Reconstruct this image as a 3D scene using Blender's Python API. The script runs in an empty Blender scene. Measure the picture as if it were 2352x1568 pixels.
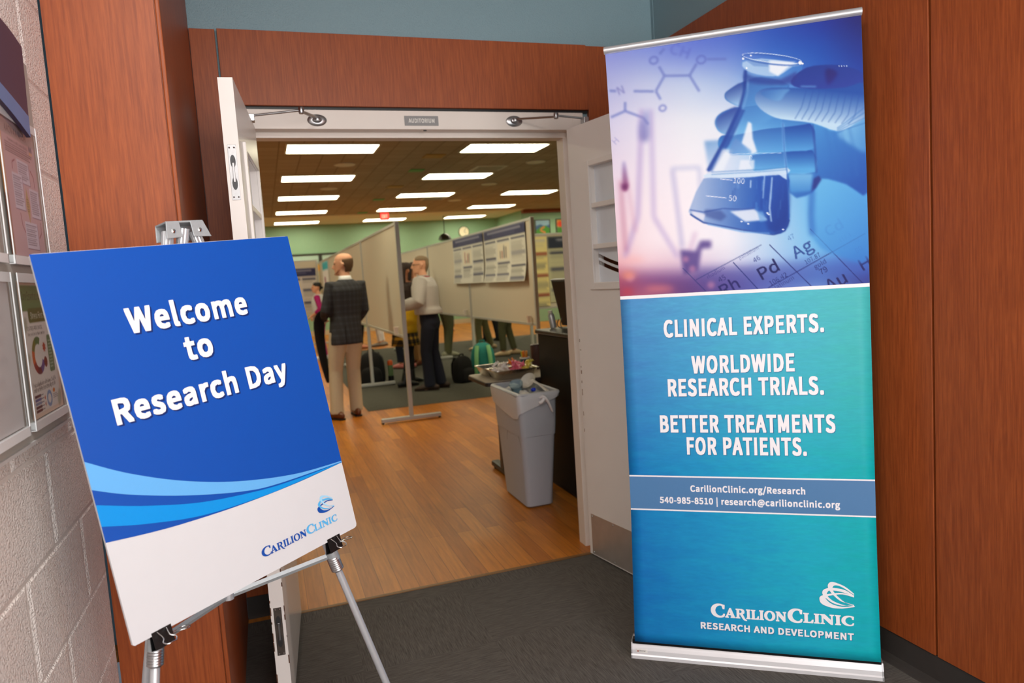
import bpy, math, random
import numpy as np
from mathutils import Vector, Matrix

random.seed(7)
SC = bpy.context.scene
COL = SC.collection

# ---------------------------------------------------------------- camera
cam_data = bpy.data.cameras.new('camera')
cam = bpy.data.objects.new('camera', cam_data)
COL.objects.link(cam)
_f, _yaw, _pit, _rol = 25.2245, 0.3277761, -0.0917739, -0.0651385
_fw = Vector((math.sin(_yaw) * math.cos(_pit), math.cos(_yaw) * math.cos(_pit), math.sin(_pit)))
_rt = Vector((math.cos(_yaw), -math.sin(_yaw), 0))
_up = _rt.cross(_fw)
_r = _rt * math.cos(_rol) + _up * math.sin(_rol)
_u = -_rt * math.sin(_rol) + _up * math.cos(_rol)
cam.matrix_world = Matrix(((_r.x, _u.x, -_fw.x, 0), (_r.y, _u.y, -_fw.y, 0), (_r.z, _u.z, -_fw.z, 1.40), (0, 0, 0, 1)))
cam_data.sensor_width = 36
cam_data.lens = _f
cam_data.clip_start = 0.05
cam_data.clip_end = 100
cam_data.dof.use_dof = True
cam_data.dof.focus_distance = 1.95
cam_data.dof.aperture_fstop = 3.8
SC.camera = cam

# ---------------------------------------------------------------- view, world, lights
SC.view_settings.view_transform = 'Standard'
SC.view_settings.look = 'None'
SC.view_settings.gamma = 1
SC.view_settings.use_curve_mapping = False
SC.view_settings.exposure = 0.0
SC.cycles.use_denoising = True
SC.cycles.max_bounces = 8
SC.cycles.sample_clamp_indirect = 6
world = bpy.data.worlds.new('world')
SC.world = world
world.use_nodes = True
world.node_tree.nodes['Background'].inputs[0].default_value = (0.75, 0.85, 1.0, 1)
world.node_tree.nodes['Background'].inputs[1].default_value = 0.15


def area(name, loc, rot, sx, sy, power, color, spread=180):
    l = bpy.data.lights.new(name, 'AREA')
    l.shape = 'RECTANGLE'; l.size = sx; l.size_y = sy
    l.energy = power; l.color = color; l.spread = math.radians(spread)
    o = bpy.data.objects.new(name, l); COL.objects.link(o)
    o.location = loc; o.rotation_euler = rot
    return o


# daylight from the glazed end of the lobby behind the camera, and one lobby ceiling fitting
area('lobby_daylight', (0.95, -2.9, 1.55), (math.radians(90), 0, 0), 1.8, 2.4, 112, (1.0, 0.985, 0.96))
area('lobby_ceiling_lamp', (-0.05, 0.45, 2.84), (0, 0, 0), 0.5, 0.7, 34, (1.0, 0.95, 0.90))
area('lobby_side_fill', (1.88, -1.3, 1.55), (math.radians(90), 0, math.radians(62)), 1.3, 1.9, 44, (1.0, 0.97, 0.95))  # unseen fill light, added to brighten the left block wall
area('lobby_side_fill', (-0.44, -1.7, 1.5), (math.radians(90), 0, math.radians(-62)), 1.3, 1.9, 26, (1.0, 0.98, 0.96))  # unseen fill light, added to brighten the right door leaf
# rows of hall ceiling fittings to either side of the ones seen through the doorway
for _x in (-1.4, 8.3):
    for _y in (7.4, 12.73, 18.29):
        area('hall_ceiling_lamp', (_x, _y, 3.2), (0, 0, 0), 1.2, 0.6, 42, (1.0, 0.91, 0.62))
for _x in (1.05, 3.5, 5.9):
    area('hall_ceiling_lamp', (_x, 7.4, 3.2), (0, 0, 0), 1.2, 0.6, 36, (1.0, 0.91, 0.62))
# ---------------------------------------------------------------- colours and materials
def lin(c):
    out = []
    for v in c[:3]:
        v = v / 255.0
        out.append(v / 12.92 if v <= 0.04045 else ((v + 0.055) / 1.055) ** 2.4)
    return tuple(out)


MATS = {}


def mat(name, c, rough=0.5, metal=0.0, var=0.06, scale=30, bump=0.0, bscale=200, spec=0.5, emit=None, estr=0, trans=0, ior=1.45, coat=0):
    """A principled material whose colour is gently varied by noise; c is sRGB 0-255."""
    if name in MATS:
        return MATS[name]
    m = bpy.data.materials.new(name); m.use_nodes = True
    nt = m.node_tree; b = nt.nodes['Principled BSDF']
    b.inputs['Roughness'].default_value = rough
    b.inputs['Metallic'].default_value = metal
    b.inputs['Specular IOR Level'].default_value = spec
    b.inputs['IOR'].default_value = ior
    b.inputs['Transmission Weight'].default_value = trans
    b.inputs['Coat Weight'].default_value = coat
    L = lin(c)
    tc = nt.nodes.new('ShaderNodeTexCoord')
    nz = nt.nodes.new('ShaderNodeTexNoise'); nz.inputs['Scale'].default_value = scale
    nz.inputs['Detail'].default_value = 4
    nt.links.new(tc.outputs['Object'], nz.inputs['Vector'])
    mx = nt.nodes.new('ShaderNodeMix'); mx.data_type = 'RGBA'
    mx.inputs[6].default_value = (*[max(0, v * (1 - var)) for v in L], 1)
    mx.inputs[7].default_value = (*[min(1, v * (1 + var)) for v in L], 1)
    nt.links.new(nz.outputs['Fac'], mx.inputs[0])
    nt.links.new(mx.outputs[2], b.inputs['Base Color'])
    if bump:
        n2 = nt.nodes.new('ShaderNodeTexNoise'); n2.inputs['Scale'].default_value = bscale
        nt.links.new(tc.outputs['Object'], n2.inputs['Vector'])
        bp = nt.nodes.new('ShaderNodeBump'); bp.inputs['Strength'].default_value = bump
        bp.inputs['Distance'].default_value = 0.003
        nt.links.new(n2.outputs['Fac'], bp.inputs['Height'])
        nt.links.new(bp.outputs['Normal'], b.inputs['Normal'])
    if emit:
        b.inputs['Emission Color'].default_value = (*emit, 1)
        b.inputs['Emission Strength'].default_value = estr
    MATS[name] = m
    return m


def node_mat(name, rough=0.5):
    m = bpy.data.materials.new(name); m.use_nodes = True
    b = m.node_tree.nodes['Principled BSDF']; b.inputs['Roughness'].default_value = rough
    MATS[name] = m
    return m, m.node_tree, b


def ramp(nt, stops):
    r = nt.nodes.new('ShaderNodeValToRGB')
    e = r.color_ramp.elements
    while len(e) < len(stops):
        e.new(0.5)
    for k, (p, c) in enumerate(stops):
        e[k].position = p; e[k].color = (*c, 1)
    return r


def mapping(nt, scale, loc=(0, 0, 0), rot=(0, 0, 0), out='Object'):
    tc = nt.nodes.new('ShaderNodeTexCoord'); mp = nt.nodes.new('ShaderNodeMapping')
    mp.inputs['Scale'].default_value = scale; mp.inputs['Location'].default_value = loc; mp.inputs['Rotation'].default_value = rot
    nt.links.new(tc.outputs[out], mp.inputs['Vector'])
    return mp


def noise(nt, vec, scale, detail=4, rough=0.5):
    n = nt.nodes.new('ShaderNodeTexNoise'); n.inputs['Scale'].default_value = scale
    n.inputs['Detail'].default_value = detail; n.inputs['Roughness'].default_value = rough
    nt.links.new(vec, n.inputs['Vector'])
    return n


def mixc(nt, fac, a, b, mode='MIX'):
    x = nt.nodes.new('ShaderNodeMix'); x.data_type = 'RGBA'; x.blend_type = mode
    for sock, v in ((x.inputs[0], fac), (x.inputs[6], a), (x.inputs[7], b)):
        if isinstance(v, (int, float)):
            sock.default_value = v
        elif isinstance(v, tuple):
            sock.default_value = (*v, 1)
        else:
            nt.links.new(v, sock)
    return x.outputs[2]


def bump(nt, bsdf, h, strength, dist):
    b = nt.nodes.new('ShaderNodeBump'); b.inputs['Strength'].default_value = strength; b.inputs['Distance'].default_value = dist
    nt.links.new(h, b.inputs['Height']); nt.links.new(b.outputs['Normal'], bsdf.inputs['Normal'])


# cherry laminate: fine vertical streaks with an occasional cathedral figure
m, nt, b = node_mat('cherry_laminate', 0.45)
b.inputs['Specular IOR Level'].default_value = 0.4
mp = mapping(nt, (1, 1, 0.045))
n1 = noise(nt, mp.outputs[0], 190, 4, 0.6)
mp2 = mapping(nt, (1, 1, 0.14))
n2 = noise(nt, mp2.outputs[0], 9, 3, 0.5)
n2.inputs['Distortion'].default_value = 0.8
wv = nt.nodes.new('ShaderNodeMath'); wv.operation = 'SINE'
ml = nt.nodes.new('ShaderNodeMath'); ml.operation = 'MULTIPLY'; ml.inputs[1].default_value = 55
nt.links.new(n2.outputs['Fac'], ml.inputs[0]); nt.links.new(ml.outputs[0], wv.inputs[0])
r1 = ramp(nt, [(0.32, lin((136, 63, 26))), (0.68, lin((166, 84, 38)))])
nt.links.new(n1.outputs['Fac'], r1.inputs[0])
mr = nt.nodes.new('ShaderNodeMapRange'); mr.inputs[1].default_value = -1; mr.inputs[2].default_value = 1
mr.inputs[3].default_value = 0.0; mr.inputs[4].default_value = 0.16
nt.links.new(wv.outputs[0], mr.inputs[0])
nt.links.new(mixc(nt, mr.outputs[0], r1.outputs[0], lin((118, 52, 18))), b.inputs['Base Color'])
WOOD = m

# charcoal loop carpet with streaks
def carpet(name, c0, c1, rot):
    m, nt, b = node_mat(name, 0.95)
    b.inputs['Specular IOR Level'].default_value = 0.15
    mp = mapping(nt, (1, 0.045, 1), rot=(0, 0, rot))
    n = noise(nt, mp.outputs[0], 300, 3, 0.7)
    mp3 = mapping(nt, (1, 1, 1))
    n3 = noise(nt, mp3.outputs[0], 420, 2, 0.6)
    r = ramp(nt, [(0.33, lin(c0)), (0.7, lin(c1))])
    nt.links.new(n.outputs['Fac'], r.inputs[0])
    # square tiles laid quarter-turned: a faint checker of streak direction
    ck = nt.nodes.new('ShaderNodeTexChecker'); ck.inputs['Scale'].default_value = 2.0
    nt.links.new(mp3.outputs[0], ck.inputs['Vector'])
    mpb = mapping(nt, (0.045, 1, 1), rot=(0, 0, rot))
    nb = noise(nt, mpb.outputs[0], 300, 3, 0.7)
    rb = ramp(nt, [(0.33, lin(c0)), (0.7, lin(c1))])
    nt.links.new(nb.outputs['Fac'], rb.inputs[0])
    col = mixc(nt, ck.outputs['Fac'], r.outputs[0], rb.outputs[0])
    col = mixc(nt, 0.4, col, mixc(nt, n3.outputs['Fac'], lin(c0), lin(c1)), 'MIX')
    nt.links.new(col, b.inputs['Base Color'])
    bump(nt, b, n3.outputs['Fac'], 0.9, 0.004)
    return m


CARPET = carpet('charcoal_carpet', (54, 52, 50), (126, 120, 114), 0.3)
CARPET2 = carpet('hall_carpet', (62, 62, 58), (112, 110, 100), 0.2)

# honey strip floor, boards running into the hall
m, nt, b = node_mat('strip_wood_floor', 0.38)
b.inputs['Specular IOR Level'].default_value = 0.35
mp = mapping(nt, (1, 1, 1), rot=(0, 0, math.radians(90)))
br = nt.nodes.new('ShaderNodeTexBrick')
br.inputs['Scale'].default_value = 1
br.inputs['Brick Width'].default_value = 1.1; br.inputs['Row Height'].default_value = 0.083
br.inputs['Mortar Size'].default_value = 0.0012; br.inputs['Mortar Smooth'].default_value = 0.4
br.offset = 0.37; br.offset_frequency = 2; br.squash = 1
br.inputs['Color1'].default_value = (*lin((212, 132, 42)), 1); br.inputs['Color2'].default_value = (*lin((178, 102, 27)), 1)
br.inputs['Mortar'].default_value = (*lin((116, 60, 20)), 1)
nt.links.new(mp.outputs[0], br.inputs['Vector'])
mpg = mapping(nt, (1, 0.06, 1))
g = noise(nt, mpg.outputs[0], 60, 5, 0.6)
rg = ramp(nt, [(0.3, (0.62, 0.6, 0.56)), (0.75, (1.1, 1.08, 1.0))])
nt.links.new(g.outputs['Fac'], rg.inputs[0])
nt.links.new(mixc(nt, 0.85, br.outputs['Color'], rg.outputs[0], 'MULTIPLY'), b.inputs['Base Color'])
FLOORWOOD = m


# painted concrete block: pitted face
def blockpaint(name, c, depth, rough):
    m, nt, b = node_mat(name, rough)
    mp = mapping(nt, (1, 1, 1))
    a = noise(nt, mp.outputs[0], 170, 2, 0.55)
    v = nt.nodes.new('ShaderNodeTexVoronoi'); v.inputs['Scale'].default_value = 210
    nt.links.new(mp.outputs[0], v.inputs['Vector'])
    ad = nt.nodes.new('ShaderNodeMath'); ad.operation = 'MULTIPLY_ADD'; ad.inputs[1].default_value = 0.5
    nt.links.new(v.outputs['Distance'], ad.inputs[0]); nt.links.new(a.outputs['Fac'], ad.inputs[2])
    rr = nt.nodes.new('ShaderNodeMapRange'); rr.inputs[1].default_value = 0.45; rr.inputs[2].default_value = 0.8
    nt.links.new(ad.outputs[0], rr.inputs[0])
    L = lin(c)
    nt.links.new(mixc(nt, a.outputs['Fac'], tuple(x * 0.93 for x in L), tuple(min(1, x * 1.06) for x in L)), b.inputs['Base Color'])
    bump(nt, b, rr.outputs[0], depth, 0.007)
    return m


BLOCK = blockpaint('beige_block_paint', (244, 236, 231), 0.7, 0.3)
BLUEWALL = blockpaint('slate_blue_block_paint', (130, 158, 168), 0.25, 0.5)
HALLWALL = mat('hall_wall_paint', (146, 184, 152), 0.6, bump=0.1)
CREAM = mat('cream_door_paint', (243, 238, 234), 0.32, var=0.03, scale=6, bump=0.06, bscale=60)
FRAMEP = mat('putty_frame_paint', (230, 220, 212), 0.35, var=0.03, scale=6)
STEEL = mat('brushed_steel', (176, 176, 178), 0.32, 1.0, var=0.12, scale=120)
ALU = mat('anodised_aluminium', (204, 207, 212), 0.34, 0.55, var=0.05, scale=60)
GALV = mat('galvanised_bracket', (172, 178, 182), 0.42, 0.4, var=0.12, scale=160)
CHROME = mat('bright_wire', (205, 205, 205), 0.16, 1.0, var=0.02)
BLACK = mat('black_steel', (14, 14, 15), 0.38, var=0.2)
BLACKPLASTIC = mat('black_laminate', (12, 12, 12), 0.5, var=0.2, spec=0.25, bump=0.12, bscale=500)
RUBBER = mat('dark_rubber_base', (58, 54, 52), 0.4, var=0.1)
WHITEFOAM = mat('white_foam_board', (206, 206, 210), 0.45, var=0.015)
BOARDALU = mat('board_aluminium', (196, 197, 192), 0.45, 0.25, var=0.04)
BOARDFAB = mat('beige_board_fabric', (214, 206, 188), 0.85, var=0.06, scale=300, bump=0.1, bscale=600)
CEIL = None

m, nt, b = node_mat('ceiling_tile', 0.9)
mp = mapping(nt, (1, 1, 1))
bk = nt.nodes.new('ShaderNodeTexBrick'); bk.offset = 0
bk.inputs['Scale'].default_value = 1; bk.inputs['Brick Width'].default_value = 0.305; bk.inputs['Row Height'].default_value = 0.305
bk.inputs['Mortar Size'].default_value = 0.007; bk.inputs['Mortar Smooth'].default_value = 0.5
bk.inputs['Color1'].default_value = (*lin((176, 158, 132)), 1); bk.inputs['Color2'].default_value = (*lin((166, 148, 122)), 1)
bk.inputs['Mortar'].default_value = (*lin((118, 102, 82)), 1)
nt.links.new(mp.outputs[0], bk.inputs['Vector']); nt.links.new(bk.outputs['Color'], b.inputs['Base Color'])
CEIL = m

m, nt, b = node_mat('clear_acrylic', 0.04)
b.inputs['Base Color'].default_value = (0.98, 0.99, 0.99, 1)
_t = nt.nodes.new('ShaderNodeBsdfTransparent'); _g = nt.nodes.new('ShaderNodeBsdfGlossy'); _g.inputs['Roughness'].default_value = 0.08
_l = nt.nodes.new('ShaderNodeLayerWeight'); _l.inputs['Blend'].default_value = 0.12
_m = nt.nodes.new('ShaderNodeMixShader')
_t.inputs[0].default_value = (0.97, 0.98, 0.98, 1)
_k = nt.nodes.new('ShaderNodeMath'); _k.operation = 'MULTIPLY'; _k.inputs[1].default_value = 0.22
nt.links.new(_l.outputs['Fresnel'], _k.inputs[0]); nt.links.new(_k.outputs[0], _m.inputs[0]); nt.links.new(_t.outputs[0], _m.inputs[1]); nt.links.new(_g.outputs[0], _m.inputs[2])
nt.links.new(_m.outputs[0], nt.nodes['Material Output'].inputs[0])
ACRYLIC = m
FROST = mat('frosted_window_film', (230, 236, 243), 0.5, var=0.02)

# print: vertex colours of a printed sheet
def print_mat(name, rough, spec=0.4):
    m, nt, b = node_mat(name, rough)
    b.inputs['Specular IOR Level'].default_value = spec
    a = nt.nodes.new('ShaderNodeAttribute'); a.attribute_name = 'ink'
    nz = noise(nt, mapping(nt, (1, 1, 1)).outputs[0], 700, 2)
    nt.links.new(mixc(nt, 0.03, a.outputs['Color'], nz.outputs['Color'], 'OVERLAY'), b.inputs['Base Color'])
    return m


PRINT = print_mat('printed_sheet', 0.55)
PRINTGLOSS = print_mat('printed_banner_vinyl', 0.5, 0.2)


def ink(name, c, rough=0.42):
    return mat('ink_' + name, c, rough, var=0.02, scale=200)


# ---------------------------------------------------------------- mesh building
def wm(o):
    m = Matrix.Identity(4)
    while o is not None:
        m = o.matrix_basis @ m
        o = o.parent
    return m


def tag(o, label=None, cat=None, group=None, kind=None):
    if label: o['label'] = label
    if cat: o['category'] = cat
    if group: o['group'] = group
    if kind: o['kind'] = kind
    return o


def empty(name, loc, label=None, cat=None, group=None, rz=0):
    o = bpy.data.objects.new(name, None); COL.objects.link(o)
    o.empty_display_size = 0.1
    o.location = loc; o.rotation_euler = (0, 0, rz)
    return tag(o, label, cat, group)


def copy_tree(o, parent=None):
    c = o.copy(); COL.objects.link(c)
    if parent is not None: c.parent = parent
    for ch in list(o.children):
        copy_tree(ch, c)
    return c


class MB:
    def __init__(s):
        s.v = []; s.f = []

    def add(s, vs, fs):
        n = len(s.v)
        s.v += [tuple(p) for p in vs]
        s.f += [tuple(i + n for i in f) for f in fs]
        return s

    def box(s, x0, y0, z0, x1, y1, z1):
        return s.add([(x0, y0, z0), (x1, y0, z0), (x1, y1, z0), (x0, y1, z0), (x0, y0, z1), (x1, y0, z1), (x1, y1, z1), (x0, y1, z1)],
                     [(0, 3, 2, 1), (4, 5, 6, 7), (0, 1, 5, 4), (1, 2, 6, 5), (2, 3, 7, 6), (3, 0, 4, 7)])

    def fbox(s, F, a0, b0, c0, a1, b1, c1):
        """A box in a frame F = (origin, ua, ub, uc)."""
        o, A, B, C = [Vector(x) for x in F]
        t = MB().box(a0, b0, c0, a1, b1, c1)
        return s.add([o + A * p[0] + B * p[1] + C * p[2] for p in t.v], t.f)

    def prism(s, poly, F, c0, c1):
        """Extrudes the 2-d polygon poly (in ua, ub of frame F) from c0 to c1 along uc."""
        o, A, B, C = [Vector(x) for x in F]
        n = len(poly)
        vs = [o + A * p[0] + B * p[1] + C * c0 for p in poly] + [o + A * p[0] + B * p[1] + C * c1 for p in poly]
        fs = [tuple(range(n - 1, -1, -1)), tuple(range(n, 2 * n))] + [(i, (i + 1) % n, n + (i + 1) % n, n + i) for i in range(n)]
        return s.add(vs, fs)

    def poly(s, poly, F, c=0):
        o, A, B, C = [Vector(x) for x in F]
        return s.add([o + A * p[0] + B * p[1] + C * c for p in poly], [tuple(range(len(poly)))])

    def strip(s, top, bot, F, c=0):
        """A band between two polylines with the same number of points."""
        o, A, B, C = [Vector(x) for x in F]
        n = len(top)
        vs = [o + A * p[0] + B * p[1] + C * c for p in top] + [o + A * p[0] + B * p[1] + C * c for p in bot]
        return s.add(vs, [(n + i, n + i + 1, i + 1, i) for i in range(n - 1)])

    def rings(s, R, caps=True, closed=True):
        n = len(R[0]); k0 = len(s.v)
        for r in R: s.v += [tuple(p) for p in r]
        for i in range(len(R) - 1):
            for j in range(n if closed else n - 1):
                a = k0 + i * n + j; b = k0 + i * n + (j + 1) % n
                s.f.append((a, b, b + n, a + n))
        if caps:
            s.f.append(tuple(k0 + j for j in range(n - 1, -1, -1)))
            s.f.append(tuple(k0 + (len(R) - 1) * n + j for j in range(n)))
        return s

    def tube(s, pts, rad, seg=12, caps=True, side=(1, 0, 0), round_ends=False):
        P = [Vector(p) for p in pts]
        n = len(P)
        if not isinstance(rad, (list, tuple)): rad = [rad] * n
        rad = [(r, r) if not isinstance(r, (list, tuple)) else r for r in rad]
        if round_ends:
            t0 = (P[0] - P[1]).normalized(); t1 = (P[-1] - P[-2]).normalized()
            r0 = max(rad[0]); r1 = max(rad[-1])
            P = [P[0] + t0 * r0 * .95, P[0] + t0 * r0 * .7] + P + [P[-1] + t1 * r1 * .7, P[-1] + t1 * r1 * .95]
            rad = [(rad[0][0] * .3, rad[0][1] * .3), (rad[0][0] * .72, rad[0][1] * .72)] + list(rad) + [(rad[-1][0] * .72, rad[-1][1] * .72), (rad[-1][0] * .3, rad[-1][1] * .3)]
            n = len(P)
        R = []
        sd = Vector(side)
        for i in range(n):
            t = (P[min(i + 1, n - 1)] - P[max(i - 1, 0)]).normalized()
            a = sd - t * sd.dot(t)
            if a.length < 1e-3:
                a = Vector((0, 1, 0)) - t * t.y
                if a.length < 1e-3: a = Vector((0, 0, 1)) - t * t.z
            a.normalize(); b = t.cross(a); sd = a
            R.append([P[i] + a * (rad[i][0] * math.cos(2 * math.pi * k / seg)) + b * (rad[i][1] * math.sin(2 * math.pi * k / seg)) for k in range(seg)])
        return s.rings(R, caps)

    def lathe(s, prof, o, axis=(0, 0, 1), seg=24, caps=True):
        """prof: (radius, height) pairs."""
        A = Vector(axis).normalized(); X = A.orthogonal().normalized(); Y = A.cross(X); o = Vector(o)
        return s.rings([[o + A * h + (X * math.cos(2 * math.pi * k / seg) + Y * math.sin(2 * math.pi * k / seg)) * max(r, 1e-4) for k in range(seg)] for r, h in prof], caps)

    def ball(s, c, r, seg=16, R=None):
        if not isinstance(r, (list, tuple)): r = (r, r, r)
        rg = []
        for i in range(1, seg // 2):
            th = math.pi * i / (seg // 2)
            ring = []
            for k in range(seg):
                p = Vector((r[0] * math.sin(th) * math.cos(2 * math.pi * k / seg), r[1] * math.sin(th) * math.sin(2 * math.pi * k / seg), -r[2] * math.cos(th)))
                if R is not None: p = R @ p
                ring.append(Vector(c) + p)
            rg.append(ring)
        return s.rings(rg)

    def xf(s, fn):
        s.v = [tuple(fn(Vector(p))) for p in s.v]
        return s

    def build(s, name, mt, parent=None, smooth=False, bevel=0, bseg=2, angle=40, remesh=0, rsmooth=0, sub=0):
        me = bpy.data.meshes.new(name)
        vs = [Vector(p) for p in s.v]
        o = bpy.data.objects.new(name, me)
        if parent is not None:
            o.parent = parent
            inv = wm(parent).inverted()
            vs = [inv @ p for p in vs]
        else:
            lo = [min(p[i] for p in vs) for i in range(3)]; hi = [max(p[i] for p in vs) for i in range(3)]
            c = Vector(((lo[0] + hi[0]) / 2, (lo[1] + hi[1]) / 2, lo[2]))
            o.location = c
            vs = [p - c for p in vs]
        me.from_pydata([tuple(p) for p in vs], [], s.f)
        me.materials.append(mt)
        if smooth:
            me.polygons.foreach_set('use_smooth', [True] * len(me.polygons))
            if not remesh:
                try: me.set_sharp_from_angle(angle=math.radians(angle))
                except Exception: pass
        COL.objects.link(o)
        if remesh:
            r = o.modifiers.new('r', 'REMESH'); r.mode = 'VOXEL'; r.voxel_size = remesh; r.use_smooth_shade = True
        if rsmooth:
            r = o.modifiers.new('s', 'SMOOTH'); r.iterations = rsmooth; r.factor = 0.5
        if bevel:
            r = o.modifiers.new('b', 'BEVEL'); r.width = bevel; r.segments = bseg; r.limit_method = 'ANGLE'; r.angle_limit = math.radians(40)
        if sub:
            r = o.modifiers.new('u', 'SUBSURF'); r.levels = sub; r.render_levels = sub
        me.update()
        return o


def struct(name, mb, mt, **k):
    return tag(mb.build(name, mt, **k), kind='structure')


def catmull(pts, n=6, closed=True):
    P = [Vector((p[0], p[1])) for p in pts]; out = []
    m = len(P)
    for i in range(m if closed else m - 1):
        if closed:
            a, b, c, d = P[i - 1], P[i], P[(i + 1) % m], P[(i + 2) % m]
        else:
            a, b, c, d = P[max(i - 1, 0)], P[i], P[i + 1], P[min(i + 2, m - 1)]
        for k in range(n):
            t = k / n
            q = 0.5 * ((2 * b) + (c - a) * t + (2 * a - 5 * b + 4 * c - d) * t * t + (3 * b - a - 3 * c + d) * t ** 3)
            out.append((q.x, q.y))
    if not closed: out.append(tuple(P[-1]))
    return out


# ---------------------------------------------------------------- lettering
def glyphs(s, font, track=0.0):
    """Contours of string s in glyph units (cap height 257), and its advance width."""
    x = 0; out = []
    for ch in s:
        if ch == ' ':
            x += 74 + 1.4 * track; continue
        a, cs = font.get(ch) or font['o']
        out += [[(px + x, py) for px, py in c] for c in cs]
        x += a + track
    return out, x


def lettering(s, F, u0, u1, base, cap, mt, parent, name='lettering', bold=0.05, c=0.0006, font=None, shift=(0, 0)):
    """Printed words: the string fitted between u0 and u1 with its baseline at base and capitals cap high."""
    font = font or SANS
    off = bold * cap
    sy = (cap - 2 * off) / 257
    track = 0.0
    for _ in range(6):
        cs, w = glyphs(s, font, track)
        xs = [p[0] for q in cs for p in q]
        lo, hi = min(xs), max(xs)
        sx = (u1 - u0 - 2 * off) / (hi - lo)
        track = 1.7 * off / sx
    cu = bpy.data.curves.new(name, 'CURVE'); cu.dimensions = '2D'; cu.fill_mode = 'BOTH'
    for q in cs:
        sp = cu.splines.new('POLY'); sp.points.add(len(q) - 1)
        for k, (px, py) in enumerate(q):
            sp.points[k].co = (u0 + off + (px - lo) * sx + shift[0], base + off + py * sy + shift[1], 0, 1)
        sp.use_cyclic_u = True
    t = bpy.data.objects.new(name, cu); COL.objects.link(t)
    dg = bpy.context.evaluated_depsgraph_get()
    me = bpy.data.meshes.new_from_object(t.evaluated_get(dg))
    b = MB()
    o, A, B, C = [Vector(x) for x in F]
    fs = [tuple(p.vertices) for p in me.polygons]
    co = [(p.co.x, p.co.y) for p in me.vertices]
    # the stroke is thickened by stacking copies of the thin letter round a small square
    for k, (dx, dy) in enumerate([(0, 0), (1, 1), (1, -1), (-1, 1), (-1, -1), (1, 0), (-1, 0), (0, 1), (0, -1)] if off else [(0, 0)]):
        b.add([o + A * (x + dx * off) + B * (y + dy * off) + C * (c + k * 8e-6) for x, y in co], fs)
    bpy.data.objects.remove(t); bpy.data.curves.remove(cu); bpy.data.meshes.remove(me)
    return b.build(name, mt, parent)


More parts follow.
